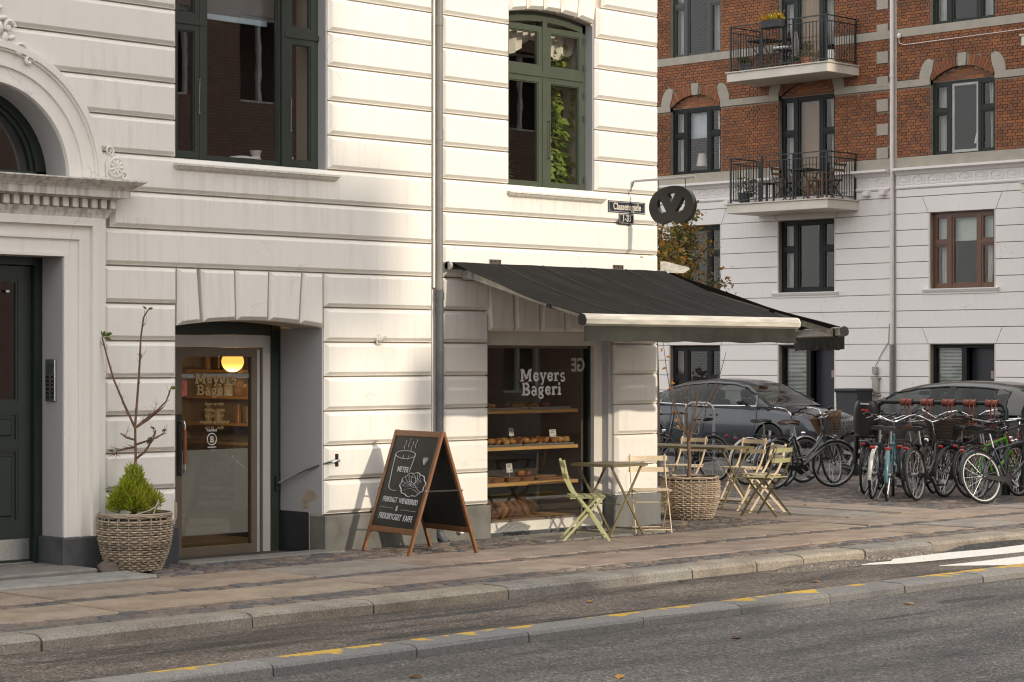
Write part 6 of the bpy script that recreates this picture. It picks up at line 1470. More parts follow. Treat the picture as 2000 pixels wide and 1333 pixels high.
NAVY = mat('navy bicycle paint', (.018, .024, .042), .35, var=.1, coat=.4); LIME = mat('lime bicycle paint', (.07, .30, .015), .35, var=.08, coat=.3); REDF = mat('red bicycle paint', (.16, .010, .012), .35, var=.1, coat=.3); WHF = mat('white bicycle paint', (.62, .61, .58), .35, var=.08, coat=.3); BLKF = mat('black bicycle paint', (.014, .015, .017), .35, var=.1, coat=.4)
WRIM = mat('white rim', (.6, .6, .58), .4); BRSAD = mat('brown saddle', (.07, .03, .016), .5)
G0 = 0.0
bike('dark grey bicycle standing alone behind the right planter', (10.30, 4.85, G0), 88, GREYF, lean=-3, steer=-8, style='mens', bar=BLKF)
bike('grey step-through bicycle with wire front basket and brown saddle', (9.36, 3.02, G0), -15, GREYF, lean=4, steer=-16, basket='wire', saddle=BRSAD, rim=GALV, fender=GREYF)
bike('white bicycle half hidden behind the grey step-through bicycle', (9.95, 3.95, G0), -12, WHF, lean=3, fender=WHF, rim=GALV)
bike('black bicycle with a tilted brown wicker front basket', (9.98, 3.34, G0), -8, BLKF, lean=-4, steer=20, basket='cane', tilt=-16, bar=BLKF)
bike('black bicycle carrying a black child seat', (9.42, 1.50, G0), 24, BLKF, lean=3, seat=True, bar=BLKF, basket=None)
bike('black and white tailed bicycle left of the teal one', (8.62, .80, G0), 26, BLKF, lean=4, fender=WHF, rim=GALV)
bike('teal bicycle with wide chrome handlebar and dark front basket', (8.33, .36, G0), 31, TEAL, lean=2, steer=5, basket='mesh', fender=TEAL, rim=GALV)
bike('brown bicycle with dark wicker front basket', (8.72, .16, G0), 14, BRNF, lean=-5, steer=-10, style='curve', basket='dark', rim=GALV)
bike('black bicycle with mesh basket behind the brown one', (9.60, .34, G0), 4, BLKF, lean=8, style='mens', basket='mesh')
bike('dark red bicycle squeezed in behind the navy one', (9.72, -.02, G0), -6, REDF, lean=-6, style='mens')
bike('navy bicycle with white rear rim leaning out of the row', (8.85, -.78, G0), -14, NAVY, lean=-13, steer=18, style='mens', rim=WRIM, fender=NAVY, bar=BLKF)
bike('small lime green bicycle behind the navy one', (9.42, -.30, G0), 2, LIME, lean=-6, style='mens', fender=BLACK, bar=BLKF, rack=False)
bike('black bicycle at the right edge of the rack', (10.75, -1.15, G0), 2, BLKF, lean=4, style='mens', basket='wire')
bike('brown bicycle on the street side of the rack', (12.55, 1.15, G0), 178, BRNF, lean=3, basket='dark')
bike('grey bicycle on the street side of the rack, next to the child seat', (12.5, 1.95, G0), 182, GREYF, lean=-3, basket='mesh')
bike('red bicycle on the street side of the rack, near the end post', (12.5, .35, G0), 176, REDF, lean=5, style='mens')
bike('black bicycle close behind the teal one', (9.75, .98, G0), 12, BLKF, lean=5, style='curve', basket='mesh', bar=CHROME)
bike('brown black bicycle half hidden behind the brown basket bicycle', (9.15, .55, G0), 18, BRNF, lean=-7, style='mens', saddle=BRSAD)
# ================================================================ bicycle rack with hooks
RKM = mat('dark green rack paint', (.012, .020, .018), .4, var=.15); HK = mat('orange hook plastic', (.25, .07, .045), .5, var=.25)
def rack(label, p, q, z=1.235):
    t = thing('bicycle_rack', label, 'bicycle rack', (p[0], p[1], 0), group='bicycle racks'); d = Vector((q[0]-p[0], q[1]-p[1], 0)); L = d.length; d.normalize(); s_ = Vector((d.y, -d.x, 0))
    MB().tube([d*.06+Vector((0, 0, z)), d*(L-.06)+Vector((0, 0, z))], .030, 12).build('bar', RKM, t, smooth=50)
    for e, k in ((0, 1), (L, -1)):
        b = MB(); b.tube([d*e+Vector((0, 0, -.03)), d*e+Vector((0, 0, z-.10)), d*(e+k*.03)+Vector((0, 0, z-.03)), d*(e+k*.10)+Vector((0, 0, z))], .036, 12); b.tube([d*e+Vector((0, 0, -.03)), d*e+Vector((0, 0, .26))], .06, 12); b.build('post', RKM, t, smooth=50)
    n = int(L/.40)
    for i in range(n):
        for sg in (-1, 1):
            c = d*(.2+(i+.25*sg*.5)*(L-.35)/n); b = MB(); b.tube([c-d*.035+Vector((0, 0, z)), c+d*.035+Vector((0, 0, z))], .046, 12); b.tube([c-d*.05+Vector((0, 0, z)), c-d*.03+Vector((0, 0, z))], .053, 12); b.tube([c+d*.03+Vector((0, 0, z)), c+d*.05+Vector((0, 0, z))], .053, 12)
            h = b.build('hook_collar', HK, t, smooth=40); b = MB()
            for o_ in (-.03, .03): b.tube([c+d*o_+s_*sg*.045+Vector((0, 0, z)), c+d*o_+s_*sg*.07+Vector((0, 0, z-.12)), c+d*o_+s_*sg*.06+Vector((0, 0, z-.30)), c+d*o_+s_*sg*.10+Vector((0, 0, z-.33)), c+d*o_+s_*sg*.14+Vector((0, 0, z-.28))], .007, 6)
            b.build('hook', HK, h, smooth=50, kind='stuff')
rack('dark rack bar with orange hooks over the bicycles', (10.62, .03), (10.50, 2.05)); rack('next rack bar with orange hooks at the right edge', (10.66, -.22), (10.9, -2.9))
b = MB(); pts = [(0, -.22, 0), (0, -.22, 1.08), (0, -.19, 1.15), (0, -.12, 1.19), (0, .12, 1.19), (0, .19, 1.15), (0, .22, 1.08), (0, .22, 0)]
b.tube(pts, .024, 10); T(b.build('bicycle_hoop', GALV, smooth=50, loc=(10.65, 5.45, -.03), rot=(0, 0, R(35))), 'tall galvanised steel hoop behind the right planter', 'bicycle stand')
# ================================================================ cars
def paint(name, c):
    m, n, b = newmat(name); b.inputs['Base Color'].default_value = (*c, 1); b.inputs['Metallic'].default_value = .4; b.inputs['Roughness'].default_value = .32; b.inputs['Coat Weight'].default_value = .55; b.inputs['Coat Roughness'].default_value = .03
    v = coords(n); r = ramp(n, [(.3, tuple(x*.85 for x in c)), (.7, tuple(x*1.1 for x in c))]); n.links.new(noise(n, v, 2.5, 5), r.inputs[0]); n.links.new(r.outputs[0], b.inputs['Base Color']); return m
CGLASS = glass('car glass', tint=(.36, .40, .385), r0=.03); TRIM = mat('car trim plastic', (.012, .012, .012), .5); SEATM = mat('car seat cloth', (.03, .03, .032), .9)
def interp(tab, x):
    for (a, b_), (c, d) in zip(tab, tab[1:]):
        if a <= x <= c: t = (x-a)/(c-a); t = t*t*(3-2*t)*.5+t*.5; return b_+(d-b_)*t
    return tab[0][1] if x < tab[0][0] else tab[-1][1]
def car(name, label, loc, rz, L, W, m, top, roof, wr, shoulder, wheels, plate=None, dark=TRIM):
    # local: x forward from the rear bumper, origin at the rear end on the ground
    t = thing(name, label, 'car', loc, rz, 'parked cars')
    def hw(x):
        s_ = abs(2*x/L-1); return W/2*(1-.03*s_**2-.16*max(0, (s_-.78)/.22)**2)
    xs = [0, .03, .10, .22]+[.35+(L-.7)*i/22 for i in range(23)]+[L-.22, L-.10, L-.03, L]
    rings = []
    for x in xs:
        w_ = hw(x); e = min(x, L-x); zb = .20+.10*max(0, 1-e/.35); sh = interp(shoulder, x); tp = interp(top, x); k = 1 if e > .05 else .97
        half = [(0, zb), (.78*w_*k, zb), (.955*w_*k, zb+.06), (w_*k, zb+.20), (w_*1.0*k, (zb+sh)/2+.08), (.985*w_*k, sh-.10), (.955*w_*k, sh-.015), (.90*w_*k, min(tp, sh+.03)), (.55*w_*k, lerp(min(tp, sh+.03), tp, .85)), (0, tp+.008)]
        if e < .001: half = [(y*.985, lerp(z, (zb+tp)/2, .06)) for y, z in half]
        rings.append([(x, y, z) for y, z in half]+[(x, -y, z) for y, z in half[-2:0:-1]])
    n = len(rings[0]); b = MB(); b.add([p for r_ in rings for p in r_], [(i*n+k, i*n+(k+1) % n, (i+1)*n+(k+1) % n, (i+1)*n+k) for i in range(len(xs)-1) for k in range(n)]+[tuple(range(n-1, -1, -1)), tuple((len(xs)-1)*n+k for k in range(n))])
    body = b.build('body', m, t)
    cut = MB()
    for wx in wheels: cut.lathe([(0, -W), (.355, -W), (.355, W), (0, W)], 32, (wx, 0, .315), ax='y', cap=False)
    cm = bpy.data.objects.new('cutter', cut.mesh('cutter')); COL.objects.link(cm); cm.parent = t
    md = body.modifiers.new('arches', 'BOOLEAN'); md.operation = 'DIFFERENCE'; md.object = cm; md.solver = 'EXACT'
    bpy.context.view_layer.update(); dg = bpy.context.evaluated_depsgraph_get(); me = bpy.data.meshes.new_from_object(body.evaluated_get(dg)); body.modifiers.clear(); body.data = me; me.materials.clear(); me.materials.append(m)
    bpy.data.objects.remove(cm); me.shade_smooth(); me.set_sharp_from_angle(angle=R(28))
    # dark under tray so the arches are not hollow
    b = MB(); b.box(.3, L-.3, -W/2+.28, W/2-.28, .19, .62); b.build('underbody', dark, t)
    # greenhouse
    x0, x1 = roof[0][0], roof[-1][0]; gx = [lerp(x0, x1, i/36) for i in range(37)]; sec = []
    zmax = max(z for _, z in roof)
    for x in gx:
        zr = interp(roof, x); zb = interp(top, x)-.02; w_ = hw(x); f = max(0, min(1, (zr-zb)/(zmax-zb))); wt = lerp(w_*.90, W/2*wr, f**.8)
        sec.append([(x, w_*.945, zb), (x, lerp(w_*.945, wt, .55)+.012, lerp(zb, zr, .55)), (x, wt, zr-.085*f), (x, wt*.86, zr-.016*f), (x, wt*.45, zr), (x, 0, zr+.004), (x, -wt*.45, zr), (x, -wt*.86, zr-.016*f), (x, -wt, zr-.085*f), (x, -lerp(w_*.945, wt, .55)-.012, lerp(zb, zr, .55)), (x, -w_*.945, zb)])
    gl, rf = MB(), MB(); xr0, xr1 = roof[0][2] if len(roof[0]) > 2 else None, None
    ra, rb = ROOFX
    for i in range(36):
        mid = (gx[i]+gx[i+1])/2; A, B_2 = sec[i], sec[i+1]
        for k in range(10):
            q = [A[k], A[k+1], B_2[k+1], B_2[k]]; side = k in (0, 1, 8, 9); tgt = gl if side or mid < ra or mid > rb else rf
            if k in (2, 7) or side and mid < CPX: tgt = rf
            tgt.add(q, [(0, 1, 2, 3)])
    for mb, nm, mm in ((gl, 'glass', CGLASS), (rf, 'roof', m)):
        me = mb.mesh(nm, mm); bm = bmesh.new(); bm.from_mesh(me); bmesh.ops.remove_doubles(bm, verts=bm.verts, dist=1e-5); bmesh.ops.recalc_face_normals(bm, faces=bm.faces); bm.to_mesh(me); bm.free(); me.shade_smooth(); me.set_sharp_from_angle(angle=R(50)); inst(nm, me, t)
    # pillars and window surround
    def side(x, f, sg):
        i = max(0, min(35, int((x-x0)/(x1-x0)*36))); S_ = sec[i]; q = Vector(S_[0]); mid = Vector(S_[1]); tp = Vector(S_[2]); p = lerp(q, mid, f/.55) if f < .55 else lerp(mid, tp, (f-.55)/.45); return Vector((x, sg*(p.y+.006), p.z))
    for sg in (-1, 1):
        for px, w_, mm in PILL: 
            b = MB(); b.bar(side(px, .0, sg), side(px-.06 if px < L*.5 else px-.10, 1.0, sg), w_, .02, (0, 1, 0)); b.build('pillar', mm or m, t)
        b = MB(); b.tube([side(lerp(x0+.28, x1-.25, k/14), .02, sg) for k in range(15)], .012, 6); b.build('belt_trim', CHROME if name == 'saloon_car' else dark, t)
        b = MB(); b.tube([side(lerp(CPX, x1-.12, k/20), 1.0, sg) for k in range(21)], .014, 6); b.tube([side(CPX+.02, q/4, sg) for q in range(5)], .014, 6); b.build('window_trim', dark, t)
        # mirror, handles, door seams
        mx = x1-.52; b = MB(); pz = interp(top, mx); b.ell((mx, sg*(hw(mx)+.10), pz+.07), (.075, .10, .065), 10, 7); b.bar((mx, sg*hw(mx)*.93, pz+.03), (mx, sg*(hw(mx)+.05), pz+.05), .05, .03); b.build('mirror', m, t, smooth=60)
        for dx in DOORS:
            zz0, zz1 = .30, interp(shoulder, dx)-.01; pts = []
            for k in range(7): z = lerp(zz0, zz1, k/6); pts.append((dx-.03*math.sin(k), sg*(hw(dx)*(1.002 if z < .75 else lerp(1.0, .965, (z-.75)/.2))), z))
            b = MB(); b.tube(pts, .005, 4); b.build('door_seam', dark, t)
        for dx in HAND: b = MB(); b.bbox(dx-.10, dx+.10, sg*hw(dx)*1.0-.012, sg*hw(dx)*1.0+.018, interp(shoulder, dx)-.15, interp(shoulder, dx)-.115, .008); b.build('door_handle', m, t)
        MB().bbox(wheels[0]+.42, wheels[1]-.42, sg*W/2*.98-.015, sg*W/2*.98+.015, .19, .25, .01).build('sill', dark, t)
        # lamps
        b = MB(); b.ell((L-.20, sg*W/2*.73, shoulder[-2][1]-.115), (.17, .13, .07), 12, 7, Matrix.Rotation(sg*R(-32), 3, 'Z')); b.build('headlight', mat('headlight glass', (.55, .58, .60), .12, metal=.7, coat=1), t, smooth=60)
        b = MB(); b.ell((.10, sg*W/2*.80, .80), (.10, .12, .09), 12, 7, Matrix.Rotation(sg*R(35), 3, 'Z')); b.build('tail_light', REDL, t, smooth=60)
    for wx in wheels:
        for sg in (-1, 1):
            b = MB(); y = sg*(W/2-.115); b.lathe([(.205, -.10), (.29, -.105), (.316, -.085), (.318, .085), (.29, .105), (.205, .10)], 32, (wx, y, .315), ax='y', cap=False); wo = b.build('tyre', RUBBER, t, smooth=40)
            b = MB(); b.lathe([(.212, sg*.09), (.205, sg*.075), (.195, sg*.05), (.20, sg*-.06)], 32, (wx, y, .315), ax='y', cap=False); b.lathe([(0, sg*.085), (.045, sg*.085), (.05, sg*.06)], 16, (wx, y, .315), ax='y', cap=False)
            for k in range(5):
                for o_ in (-.10, .10): a = 2*math.pi*k/5+.2+o_; b.bar((wx+.04*math.cos(a), y+sg*.075, .315+.04*math.sin(a)), (wx+.20*math.cos(a), y+sg*.08, .315+.20*math.sin(a)), .02, .026, (-math.sin(a), 0, math.cos(a)))
            b.build('rim', mat('alloy rim', (.5, .5, .51), .3, metal=.9), wo); MB().lathe([(.0, sg*.02), (.195, sg*.02), (.195, sg*.03), (0, sg*.03)], 24, (wx, y, .315), ax='y', cap=False).build('brake', dark, wo)
    MB().bbox(L-.06, L+.004, -.42, .42, .52, .64, .02).build('grille', dark, t); MB().bbox(L-.08, L-.0, -.55, .55, .28, .38, .02).build('lower_grille', dark, t)
    if plate: MB().bbox(L+.002, L+.014, -.26, .26, .40, .51, .003).build('number_plate', WHITEP, t); MB().bbox(L+.0145, L+.016, -.26, -.21, .402, .508, .001).build('plate_band', mat('plate blue', (.03, .07, .35), .5), t)
    # seats
    for sx, sy in ((L*.50, .37), (L*.50, -.37), (L*.28, .37), (L*.28, -.37)):
        b = MB(); b.bbox(sx, sx+.45, sy-.22, sy+.22, .45, .62, .05); b.xf(Matrix.Identity(4)); s0 = len(b.v); b.bbox(-.06, .06, sy-.21, sy+.21, 0, .52, .05); b.xf(Matrix.Translation((sx, 0, .56)) @ Matrix.Rotation(R(-14), 4, 'Y'), s0); s0 = len(b.v); b.bbox(-.045, .045, sy-.12, sy+.12, .55, .73, .04); b.xf(Matrix.Translation((sx, 0, .54)) @ Matrix.Rotation(R(-14), 4, 'Y'), s0); b.build('seat', SEATM, t)
    b = MB(); b.bbox(L*.66, L*.79, -W/2+.2, W/2-.2, .70, interp(top, L*.72)-.03, .05); b.build('dashboard', dark, t)
    b = MB(); b.tube([(L*.64+.04*math.sin(2*math.pi*k/20), .37+.17*math.cos(2*math.pi*k/20), .86+.17*math.sin(2*math.pi*k/20)) for k in range(20)], .014, 6, closed=True); b.build('steering_wheel', dark, t)
    MB().bbox(x1-.78, x1-.74, -.12, .12, 1.26, 1.33, .01).build('rear_view_mirror', dark, t)
    return t
CPX = .92; ROOFX = (1.25, 2.95); PILL = [(1.06, .09, None), (2.06, .10, TRIM), (3.42, .06, None)]; DOORS = (1.35, 2.20, 3.42); HAND = (1.52, 2.42)
car('saloon_car', 'blue grey saloon car parked in front of the pale house base', (17.75, 12.72, 0), R(-90), 4.66, 1.81, paint('blue grey car paint', (.058, .064, .078)),
    top=[(0, .98), (.12, 1.03), (.5, 1.045), (1.0, 1.0), (2.0, .965), (3.3, .975), (3.7, .955), (4.2, .86), (4.45, .77), (4.58, .68), (4.66, .58)],
    roof=[(.42, 1.04), (.8, 1.185), (1.2, 1.335), (1.6, 1.425), (2.1, 1.462), (2.6, 1.44), (2.95, 1.37), (3.3, 1.19), (3.68, .965)], wr=.64,
    shoulder=[(0, .90), (.3, .955), (1.2, .945), (2.4, .92), (3.4, .90), (4.0, .84), (4.40, .755), (4.58, .65), (4.66, .55)], wheels=(.88, 3.74), plate=True)
CPX = .62; ROOFX = (.55, 2.65); PILL = [(.80, .20, None), (1.72, .11, TRIM), (3.0, .06, None)]; DOORS = (1.0, 1.86, 3.0); HAND = (1.2, 2.08)
c2 = car('hatchback_car', 'grey brown hatchback car parked behind the bicycle rack', (14.35, 1.25, 0), R(90), 4.25, 1.79, paint('grey brown car paint', (.075, .071, .066)),
    top=[(0, .92), (.15, 1.0), (.6, 1.0), (1.2, .985), (2.0, .97), (3.0, .98), (3.4, .95), (3.85, .87), (4.08, .76), (4.2, .66), (4.25, .56)],
    roof=[(.08, .985), (.22, 1.15), (.42, 1.33), (.7, 1.44), (1.2, 1.485), (1.7, 1.495), (2.2, 1.46), (2.6, 1.385), (3.0, 1.19), (3.38, .96)], wr=.66,
    shoulder=[(0, .86), (.3, .95), (1.2, .95), (2.2, .92), (3.1, .90), (3.7, .84), (4.02, .74), (4.2, .64), (4.25, .54)], wheels=(.75, 3.38))
MB().tube([(.55, 0, 1.42), (.44, 0, 1.55), (.36, 0, 1.63)], .005, 5).build('aerial', TRIM, c2); MB().bbox(.35, .40, -.10, .10, 1.385, 1.415, .006).build('brake_light', REDL, c2)
# ================================================================ things in the upper windows
POT = mat('white pot', (.62, .60, .56), .4, var=.05); TERRA = mat('terracotta', (.32, .12, .06), .8, var=.2)
def pot(b, r, h): return b.lathe([(0, 0), (r*.75, 0), (r, h), (r*.88, h), (r*.84, h*.88), (0, h*.86)], 18)
PG = leafmat('pothos leaf', [(.20, .34, .03), (.27, .40, .04), (.14, .26, .03), (.32, .42, .08), (.22, .33, .03)], .5)
HP = thing('trailing_plant', 'trailing bright green plant hanging in the right casement of the narrow window', 'plant', (2.12, .34, 3.646)); b = MB(); st_ = MB()
for k in range(7):
    x = rp.uniform(-.15, .13); top = rp.choice((1.15, 1.05, .95, 1.62)); pts = [(x, rp.uniform(-.05, .05), top)]
    while pts[-1][2] > .08: p = pts[-1]; pts.append((max(-.2, min(.17, p[0]+rp.uniform(-.045, .045))), max(-.07, min(.08, p[1]+rp.uniform(-.03, .03))), p[2]-.06))
    st_.tube(pts, .0028, 4)
    for p in pts:
        for _ in range(2):
            d = Vector((rp.uniform(-1, 1), -rp.random(), rp.uniform(-.9, .3))); leafshape(b, p, d, (rp.uniform(-.4, .4), -1, .5), rp.uniform(.075, .12), rp.uniform(.05, .075), rp.random())
b.build('leaves', PG, HP, kind='stuff'); st_.build('vines', mat('vine stem', (.12, .16, .04), .6), HP, kind='stuff')
LP = thing('potted_plant', 'round leaved potted plant in the left casement of the narrow window', 'plant', (1.30, .36, 3.646)); pot(MB(), .06, .10).build('pot', POT, LP, smooth=40); b = MB()
for k in range(34): a = rp.uniform(0, 6.3); q = rp.uniform(.03, .11); z = rp.uniform(.1, .24); leafshape(b, (q*math.cos(a), q*math.sin(a), z), (math.cos(a), math.sin(a), .2), (0, 0, 1), .055, .06, rp.random())
b.build('leaves', leafmat('round leaf', [(.10, .22, .03), (.14, .28, .05), (.07, .15, .03)], .4), LP, kind='stuff')
DP = thing('potted_plant', 'dark bushy plant behind the round leaved one in the narrow window', 'plant', (1.42, .62, 3.51)); pot(MB(), .09, .14).build('pot', POT, DP, smooth=40); b = MB()
for k in range(160): a = rp.uniform(0, 6.3); q = rp.uniform(.02, .24); z = rp.uniform(.2, .75); leafshape(b, (q*math.cos(a), q*math.sin(a), z), (math.cos(a), math.sin(a), .4), (0, 0, 1), .09, .03, rp.random())
b.build('leaves', leafmat('dark leaf', [(.03, .07, .015), (.04, .09, .02), (.02, .05, .015)], .3), DP, kind='stuff')
# ================================================================ street tree behind the corner
TR = thing('street_tree', 'small autumn tree with olive and orange leaves behind the corner', 'tree', (9.05, 4.95, 0)); b = MB(); ends = []
b.tube([(0, 0, -.04), (.02, 0, 1.2), (0, .02, 2.4), (.03, 0, 3.0)], [.07, .058, .05, .04], 9)
lb = MB(); TL = leafmat('autumn leaf', [(.15, .15, .03), (.22, .13, .025), (.10, .12, .03), (.32, .14, .02), (.18, .16, .04), (.13, .14, .03), (.40, .20, .03), (.12, .10, .03)], .45)
for k in range(30):
    a = rp.uniform(0, 6.3); z0 = rp.uniform(2.3, 3.1); d = Vector((math.cos(a), math.sin(a), rp.uniform(.25, 1.3))).normalized(); L = rp.uniform(.7, 1.5)
    pts = twig(b, (0, 0, z0), d, L, .016, 0, rp, ends, gnarl=.2)
    for p in pts[3:]:
        if rp.random() < .85:
            for _ in range(3):
                q = p+Vector((rp.gauss(0, .09), rp.gauss(0, .09), rp.gauss(0, .09))); b.tube([p, q], [.004, .002], 4)
                for _ in range(6): leafshape(lb, q+Vector((rp.gauss(0, .07), rp.gauss(0, .07), rp.gauss(0, .07))), (rp.uniform(-1, 1), rp.uniform(-1, 1), rp.uniform(-1, .3)), (rp.uniform(-1, 1), rp.uniform(-1, 1), 1), rp.uniform(.05, .085), rp.uniform(.032, .05), rp.random())
b.build('trunk', mat('tree bark', (.09, .07, .055), .9, var=.3, scale=14, bmp=.6), TR, smooth=60); lb.build('crown', TL, TR, kind='stuff')
# fallen leaves
FL = leafmat('fallen leaf', [(.45, .22, .03), (.38, .15, .02), (.50, .28, .05), (.25, .12, .03)], .2); fm = MB(); leafshape(fm, (-.05, 0, .004), (1, 0, .05), (0, 0, 1), .10, .065, 0, .12); fm = fm.mesh('fallen_leaf', FL)
for k, (x, y, z, lab) in enumerate(((-2.3, -4.25, -.094, 'yellow leaf lying on the cycle track near the kerb, below the chalkboard'), (-.55, -3.72, -.094, 'orange leaf lying against the pavement kerb'), (-5.9, -6.1, -.136, 'yellow leaf on the road just outside the lower kerb, at left'), (-5.0, -7.0, -.136, 'pale leaf lying alone in the middle of the road'), (-3.0, -6.3, -.136, 'brown leaf on the road below the shop window'), (.2, -4.6, -.094, 'yellow leaf on the cycle track left of the white stripes'), (-.6, -4.9, -.094, 'small brown leaf on the cycle track near the lower kerb'), (-.35, -5.95, -.136, 'orange leaf on the road beside the dark tar line'), (3.2, -3.3, .004, 'dry leaf on the pavement kerb beside the white stripes'), (6.9, .6, .006, 'dry leaf on the slabs in front of the bicycles'))):
    inst('fallen_leaf', fm, None, (x, y, z), (rp.uniform(-.2, .2), rp.uniform(-.2, .2), rp.uniform(0, 6)), label=lab, cat='leaf', group='fallen leaves')
# ================================================================ in front of and on the far house
def FW(u, v, z): return (24.47+v, 14.968-u, z)
b = MB(); b.prism([(-.24, 0), (.24, 0), (.29, 1.05), (-.29, 1.05)], -.27, .27); BN = T(b.build('wheelie_bin', mat('dark bin plastic', (.022, .023, .027), .5), loc=FW(2.72, -.45, .06), rot=(0, 0, R(-90))), 'dark grey wheelie bin against the pale house wall', 'bin')
MB().bbox(-.32, .32, -.33, .30, 1.05, 1.13, .03).build('lid', MATS['dark bin plastic'], BN)
for sx in (-1, 1): MB().lathe([(.09, -.03), (.09, .03), (0, .03)], 16, (sx*.26, .27, .09), ax='x').build('wheel', RUBBER, BN)
DWOOD = mat('dark balcony furniture', (.03, .022, .018), .6); TEAK = mat('teak slats', (.16, .075, .035), .6, var=.2)
def bchair(label, u, v, z, rz, ms, mf): t = chair(label, FW(u, v, z), R(rz-90), ms, mf); t['group'] = 'balcony chairs'; return t
bchair('teak folding chair facing the table on the lower balcony', .85, -.5, 5.331, -90, TEAK, DWOOD); bchair('teak folding chair right of the table on the lower balcony', 2.05, -.35, 5.331, 90, TEAK, DWOOD)
t = table('dark folding table on the lower balcony', FW(1.42, -.5, 5.331), R(-90), .55, .55, .72); t['group'] = 'balcony tables'
for ch in t.children: ch.data = ch.data.copy(); ch.data.materials[0] = DWOOD
t = table('dark folding table on the upper balcony', FW(.25, -.45, 8.296), R(-90), .6, .6, .74); t['group'] = 'balcony tables'
for ch in t.children: ch.data = ch.data.copy(); ch.data.materials[0] = DWOOD
uc = bchair('dark folding chair with white cushions on the upper balcony', .86, -.5, 8.296, 95, DWOOD, DWOOD)
MB().bbox(-.2, .2, -.2, .2, .462, .53, .03).build('cushion', WHITEP, uc)
def stripes():
    m, n, b = newmat('striped blanket'); wv = N(n, 'TexWave', Scale=14, Distortion=1.0); wv.bands_direction = 'Z'; n.links.new(coords(n), wv.inputs['Vector']); r = ramp(n, [(.45, (.02, .02, .02)), (.5, (.6, .58, .54))]); n.links.new(wv.outputs[0], r.inputs[0]); n.links.new(r.outputs[0], b.inputs['Base Color']); b.inputs['Roughness'].default_value = .9; return m
b = MB(); vs = []
for j in range(13):
    s_ = j/12
    for i in range(7): q = i/6; vs.append((lerp(-.2, .12, q), -.25-.05*math.sin(s_*3.1)-.03*s_+.015*math.sin(q*9), lerp(.86, .12, s_)+.02*math.sin(q*7)))
for j in range(5):
    s_ = j/4
    for i in range(7): q = i/6; vs.append((lerp(-.2, .12, q), -.22+.03*s_, lerp(.86, .55, s_)))
b.add(vs, [(j*7+i, j*7+i+1, (j+1)*7+i+1, (j+1)*7+i) for j in range(12) for i in range(6)]+[(91+j*7+i, 91+j*7+i+1, 91+(j+1)*7+i+1, 91+(j+1)*7+i) for j in range(4) for i in range(6)])
bl = T(b.build('blanket', stripes()), 'black and white striped blanket over the chair on the upper balcony', 'blanket'); bl.location = uc.location; bl.rotation_euler = uc.rotation_euler
FBX = thing('flower_box', 'dark flower box with yellow flowers on the upper balcony railing', 'flower box', FW(1.05, -1.16, 9.15), R(-90)); MB().bbox(-.28, .28, -.11, .09, 0, .18, .02).build('box', mat('dark flower box', (.02, .02, .026), .6), FBX)
b = MB(); YF = leafmat('yellow flowers', [(.60, .42, .02), (.55, .36, .02), (.20, .28, .03), (.65, .46, .04), (.40, .12, .02)], .4)
for k in range(260): leafshape(b, (rp.uniform(-.3, .3), rp.uniform(-.13, .1), .17+abs(rp.gauss(0, .07))), (rp.uniform(-1, 1), rp.uniform(-1, 1), rp.uniform(.1, 1)), (rp.uniform(-1, 1), 0, 1), .07, .03, rp.random())
b.build('flowers', YF, FBX, kind='stuff')
def bplant(label, u, v, z, r, h, m_, mp):
    t = thing('potted_plant', label, 'plant', FW(u, v, z)); pot(MB(), r, r*1.4).build('pot', mp, t, smooth=40); b = MB()
    for k in range(140): a = rp.uniform(0, 6.3); q = rp.uniform(0, r*1.3); zz = r*1.3+rp.random()*h; leafshape(b, (q*math.cos(a), q*math.sin(a), zz), (math.cos(a), math.sin(a), rp.uniform(0, 1.2)), (0, 0, 1), .08, .03, rp.random())
    b.build('leaves', m_, t, kind='stuff')
DKL = LEAFM['dark leaf']; OLV = leafmat('olive leaf', [(.12, .14, .05), (.09, .11, .04), (.16, .15, .06)], .3)
GPOT = mat('dark grey pot', (.04, .042, .045), .6)
bplant('round dark shrub in a grey pot at the left end of the lower balcony', .02, -.85, 5.331, .17, .35, DKL, GPOT); bplant('thin olive plant in a pale pot on the lower balcony', .28, -.9, 5.331, .09, .4, OLV, POT)
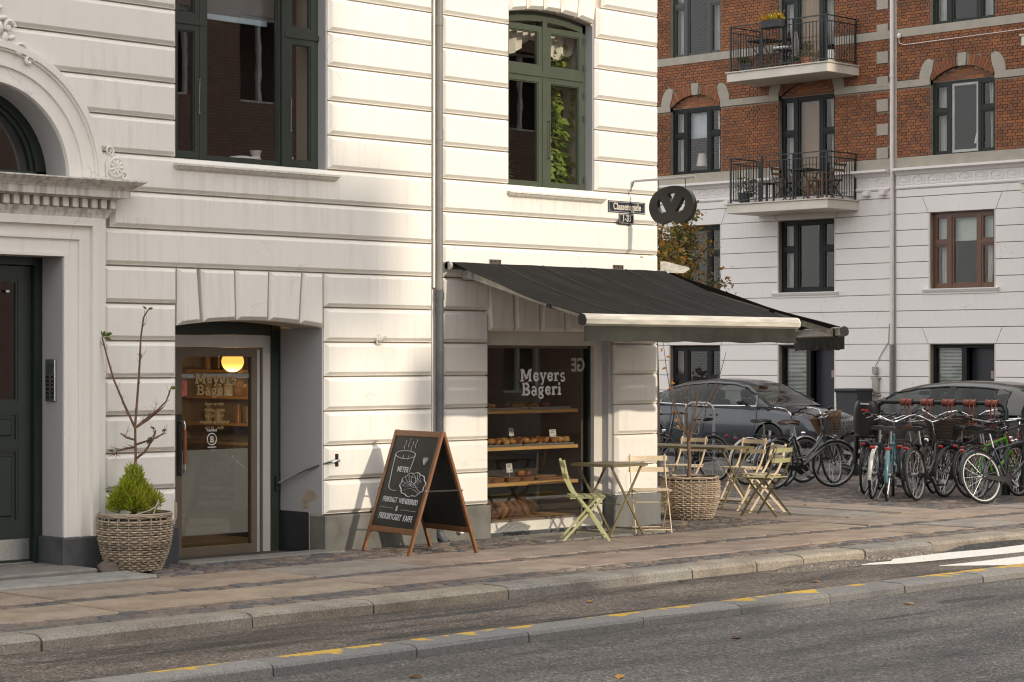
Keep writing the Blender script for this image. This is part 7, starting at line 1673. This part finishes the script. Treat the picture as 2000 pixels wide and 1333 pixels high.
bplant('grassy plant in a terracotta pot on the upper balcony', 1.75, -.9, 8.296, .12, .35, OLV, TERRA); bplant('small green plant at the left end of the upper balcony', .1, -.95, 8.296, .12, .12, DKL, GPOT); bplant('low plant in a terracotta pot by the upper balcony door', 1.35, -.75, 8.296, .08, .1, OLV, TERRA)
b = MB(); b.bbox(-.16, .16, -.13, .13, .41, .45, .01)
for sx in (-1, 1):
    for sy in (-1, 1): b.bar((sx*.13, sy*.10, 0), (sx*.13, sy*.10, .41), .035)
T(b.build('stool', DWOOD, loc=FW(.55, -.75, 5.331)), 'small black stool at the left of the lower balcony', 'stool')
b = MB(); b.bbox(-.22, .22, -.2, .2, .40, .44, .01)
for sx in (-1, 1):
    for sy in (-1, 1): b.bar((sx*.19, sy*.17, 0), (sx*.19, sy*.17, .58 if sx > 0 else .42), .04)
b.bar((.19, -.17, .58), (.19, .17, .58), .04); b.bar((-.19, -.17, .2), (.19, -.17, .2), .03); T(b.build('armchair', TEAK, loc=FW(2.05, -.78, 5.331), rot=(0, 0, R(-90))), 'square teak stool chair at the right end of the lower balcony', 'chair')
b = MB(); b.lathe([(0, 0), (.10, 0), (.10, .26), (.08, .30), (0, .30)], 16); T(b.build('lantern', WHITEP, smooth=40, loc=FW(2.28, -.7, 8.296)), 'white lantern at the right end of the upper balcony', 'lantern')
def lamp(label, u, z, r, h):
    t = thing('table_lamp', label, 'lamp', FW(u, .42, z)); b = MB(); b.lathe([(r*.9, .22), (r*.55, .22+h)], 20, cap=False); b.build('lamp_shade', mat('lamp shade', (.55, .48, .42), .9, var=.06, stretch=(6, 6, .3)), t, smooth=50); MB().lathe([(0, 0), (.07, 0), (.05, .05), (.02, .22), (0, .24)], 14).build('base', DWOOD, t, smooth=50)
lamp('pale table lamp in the left first floor window of the brick house', -2.30, 6.18, .17, .30); lamp('pink white table lamp in the right first floor window of the brick house', 5.35, 6.20, .13, .22)
MB().box(-2.9, -1.42, .24, .6, 6.10, 6.178).build('inner_sill', WHITEP, FB); MB().box(4.42, 5.96, .24, .6, 6.10, 6.198).build('inner_sill', WHITEP, FB)
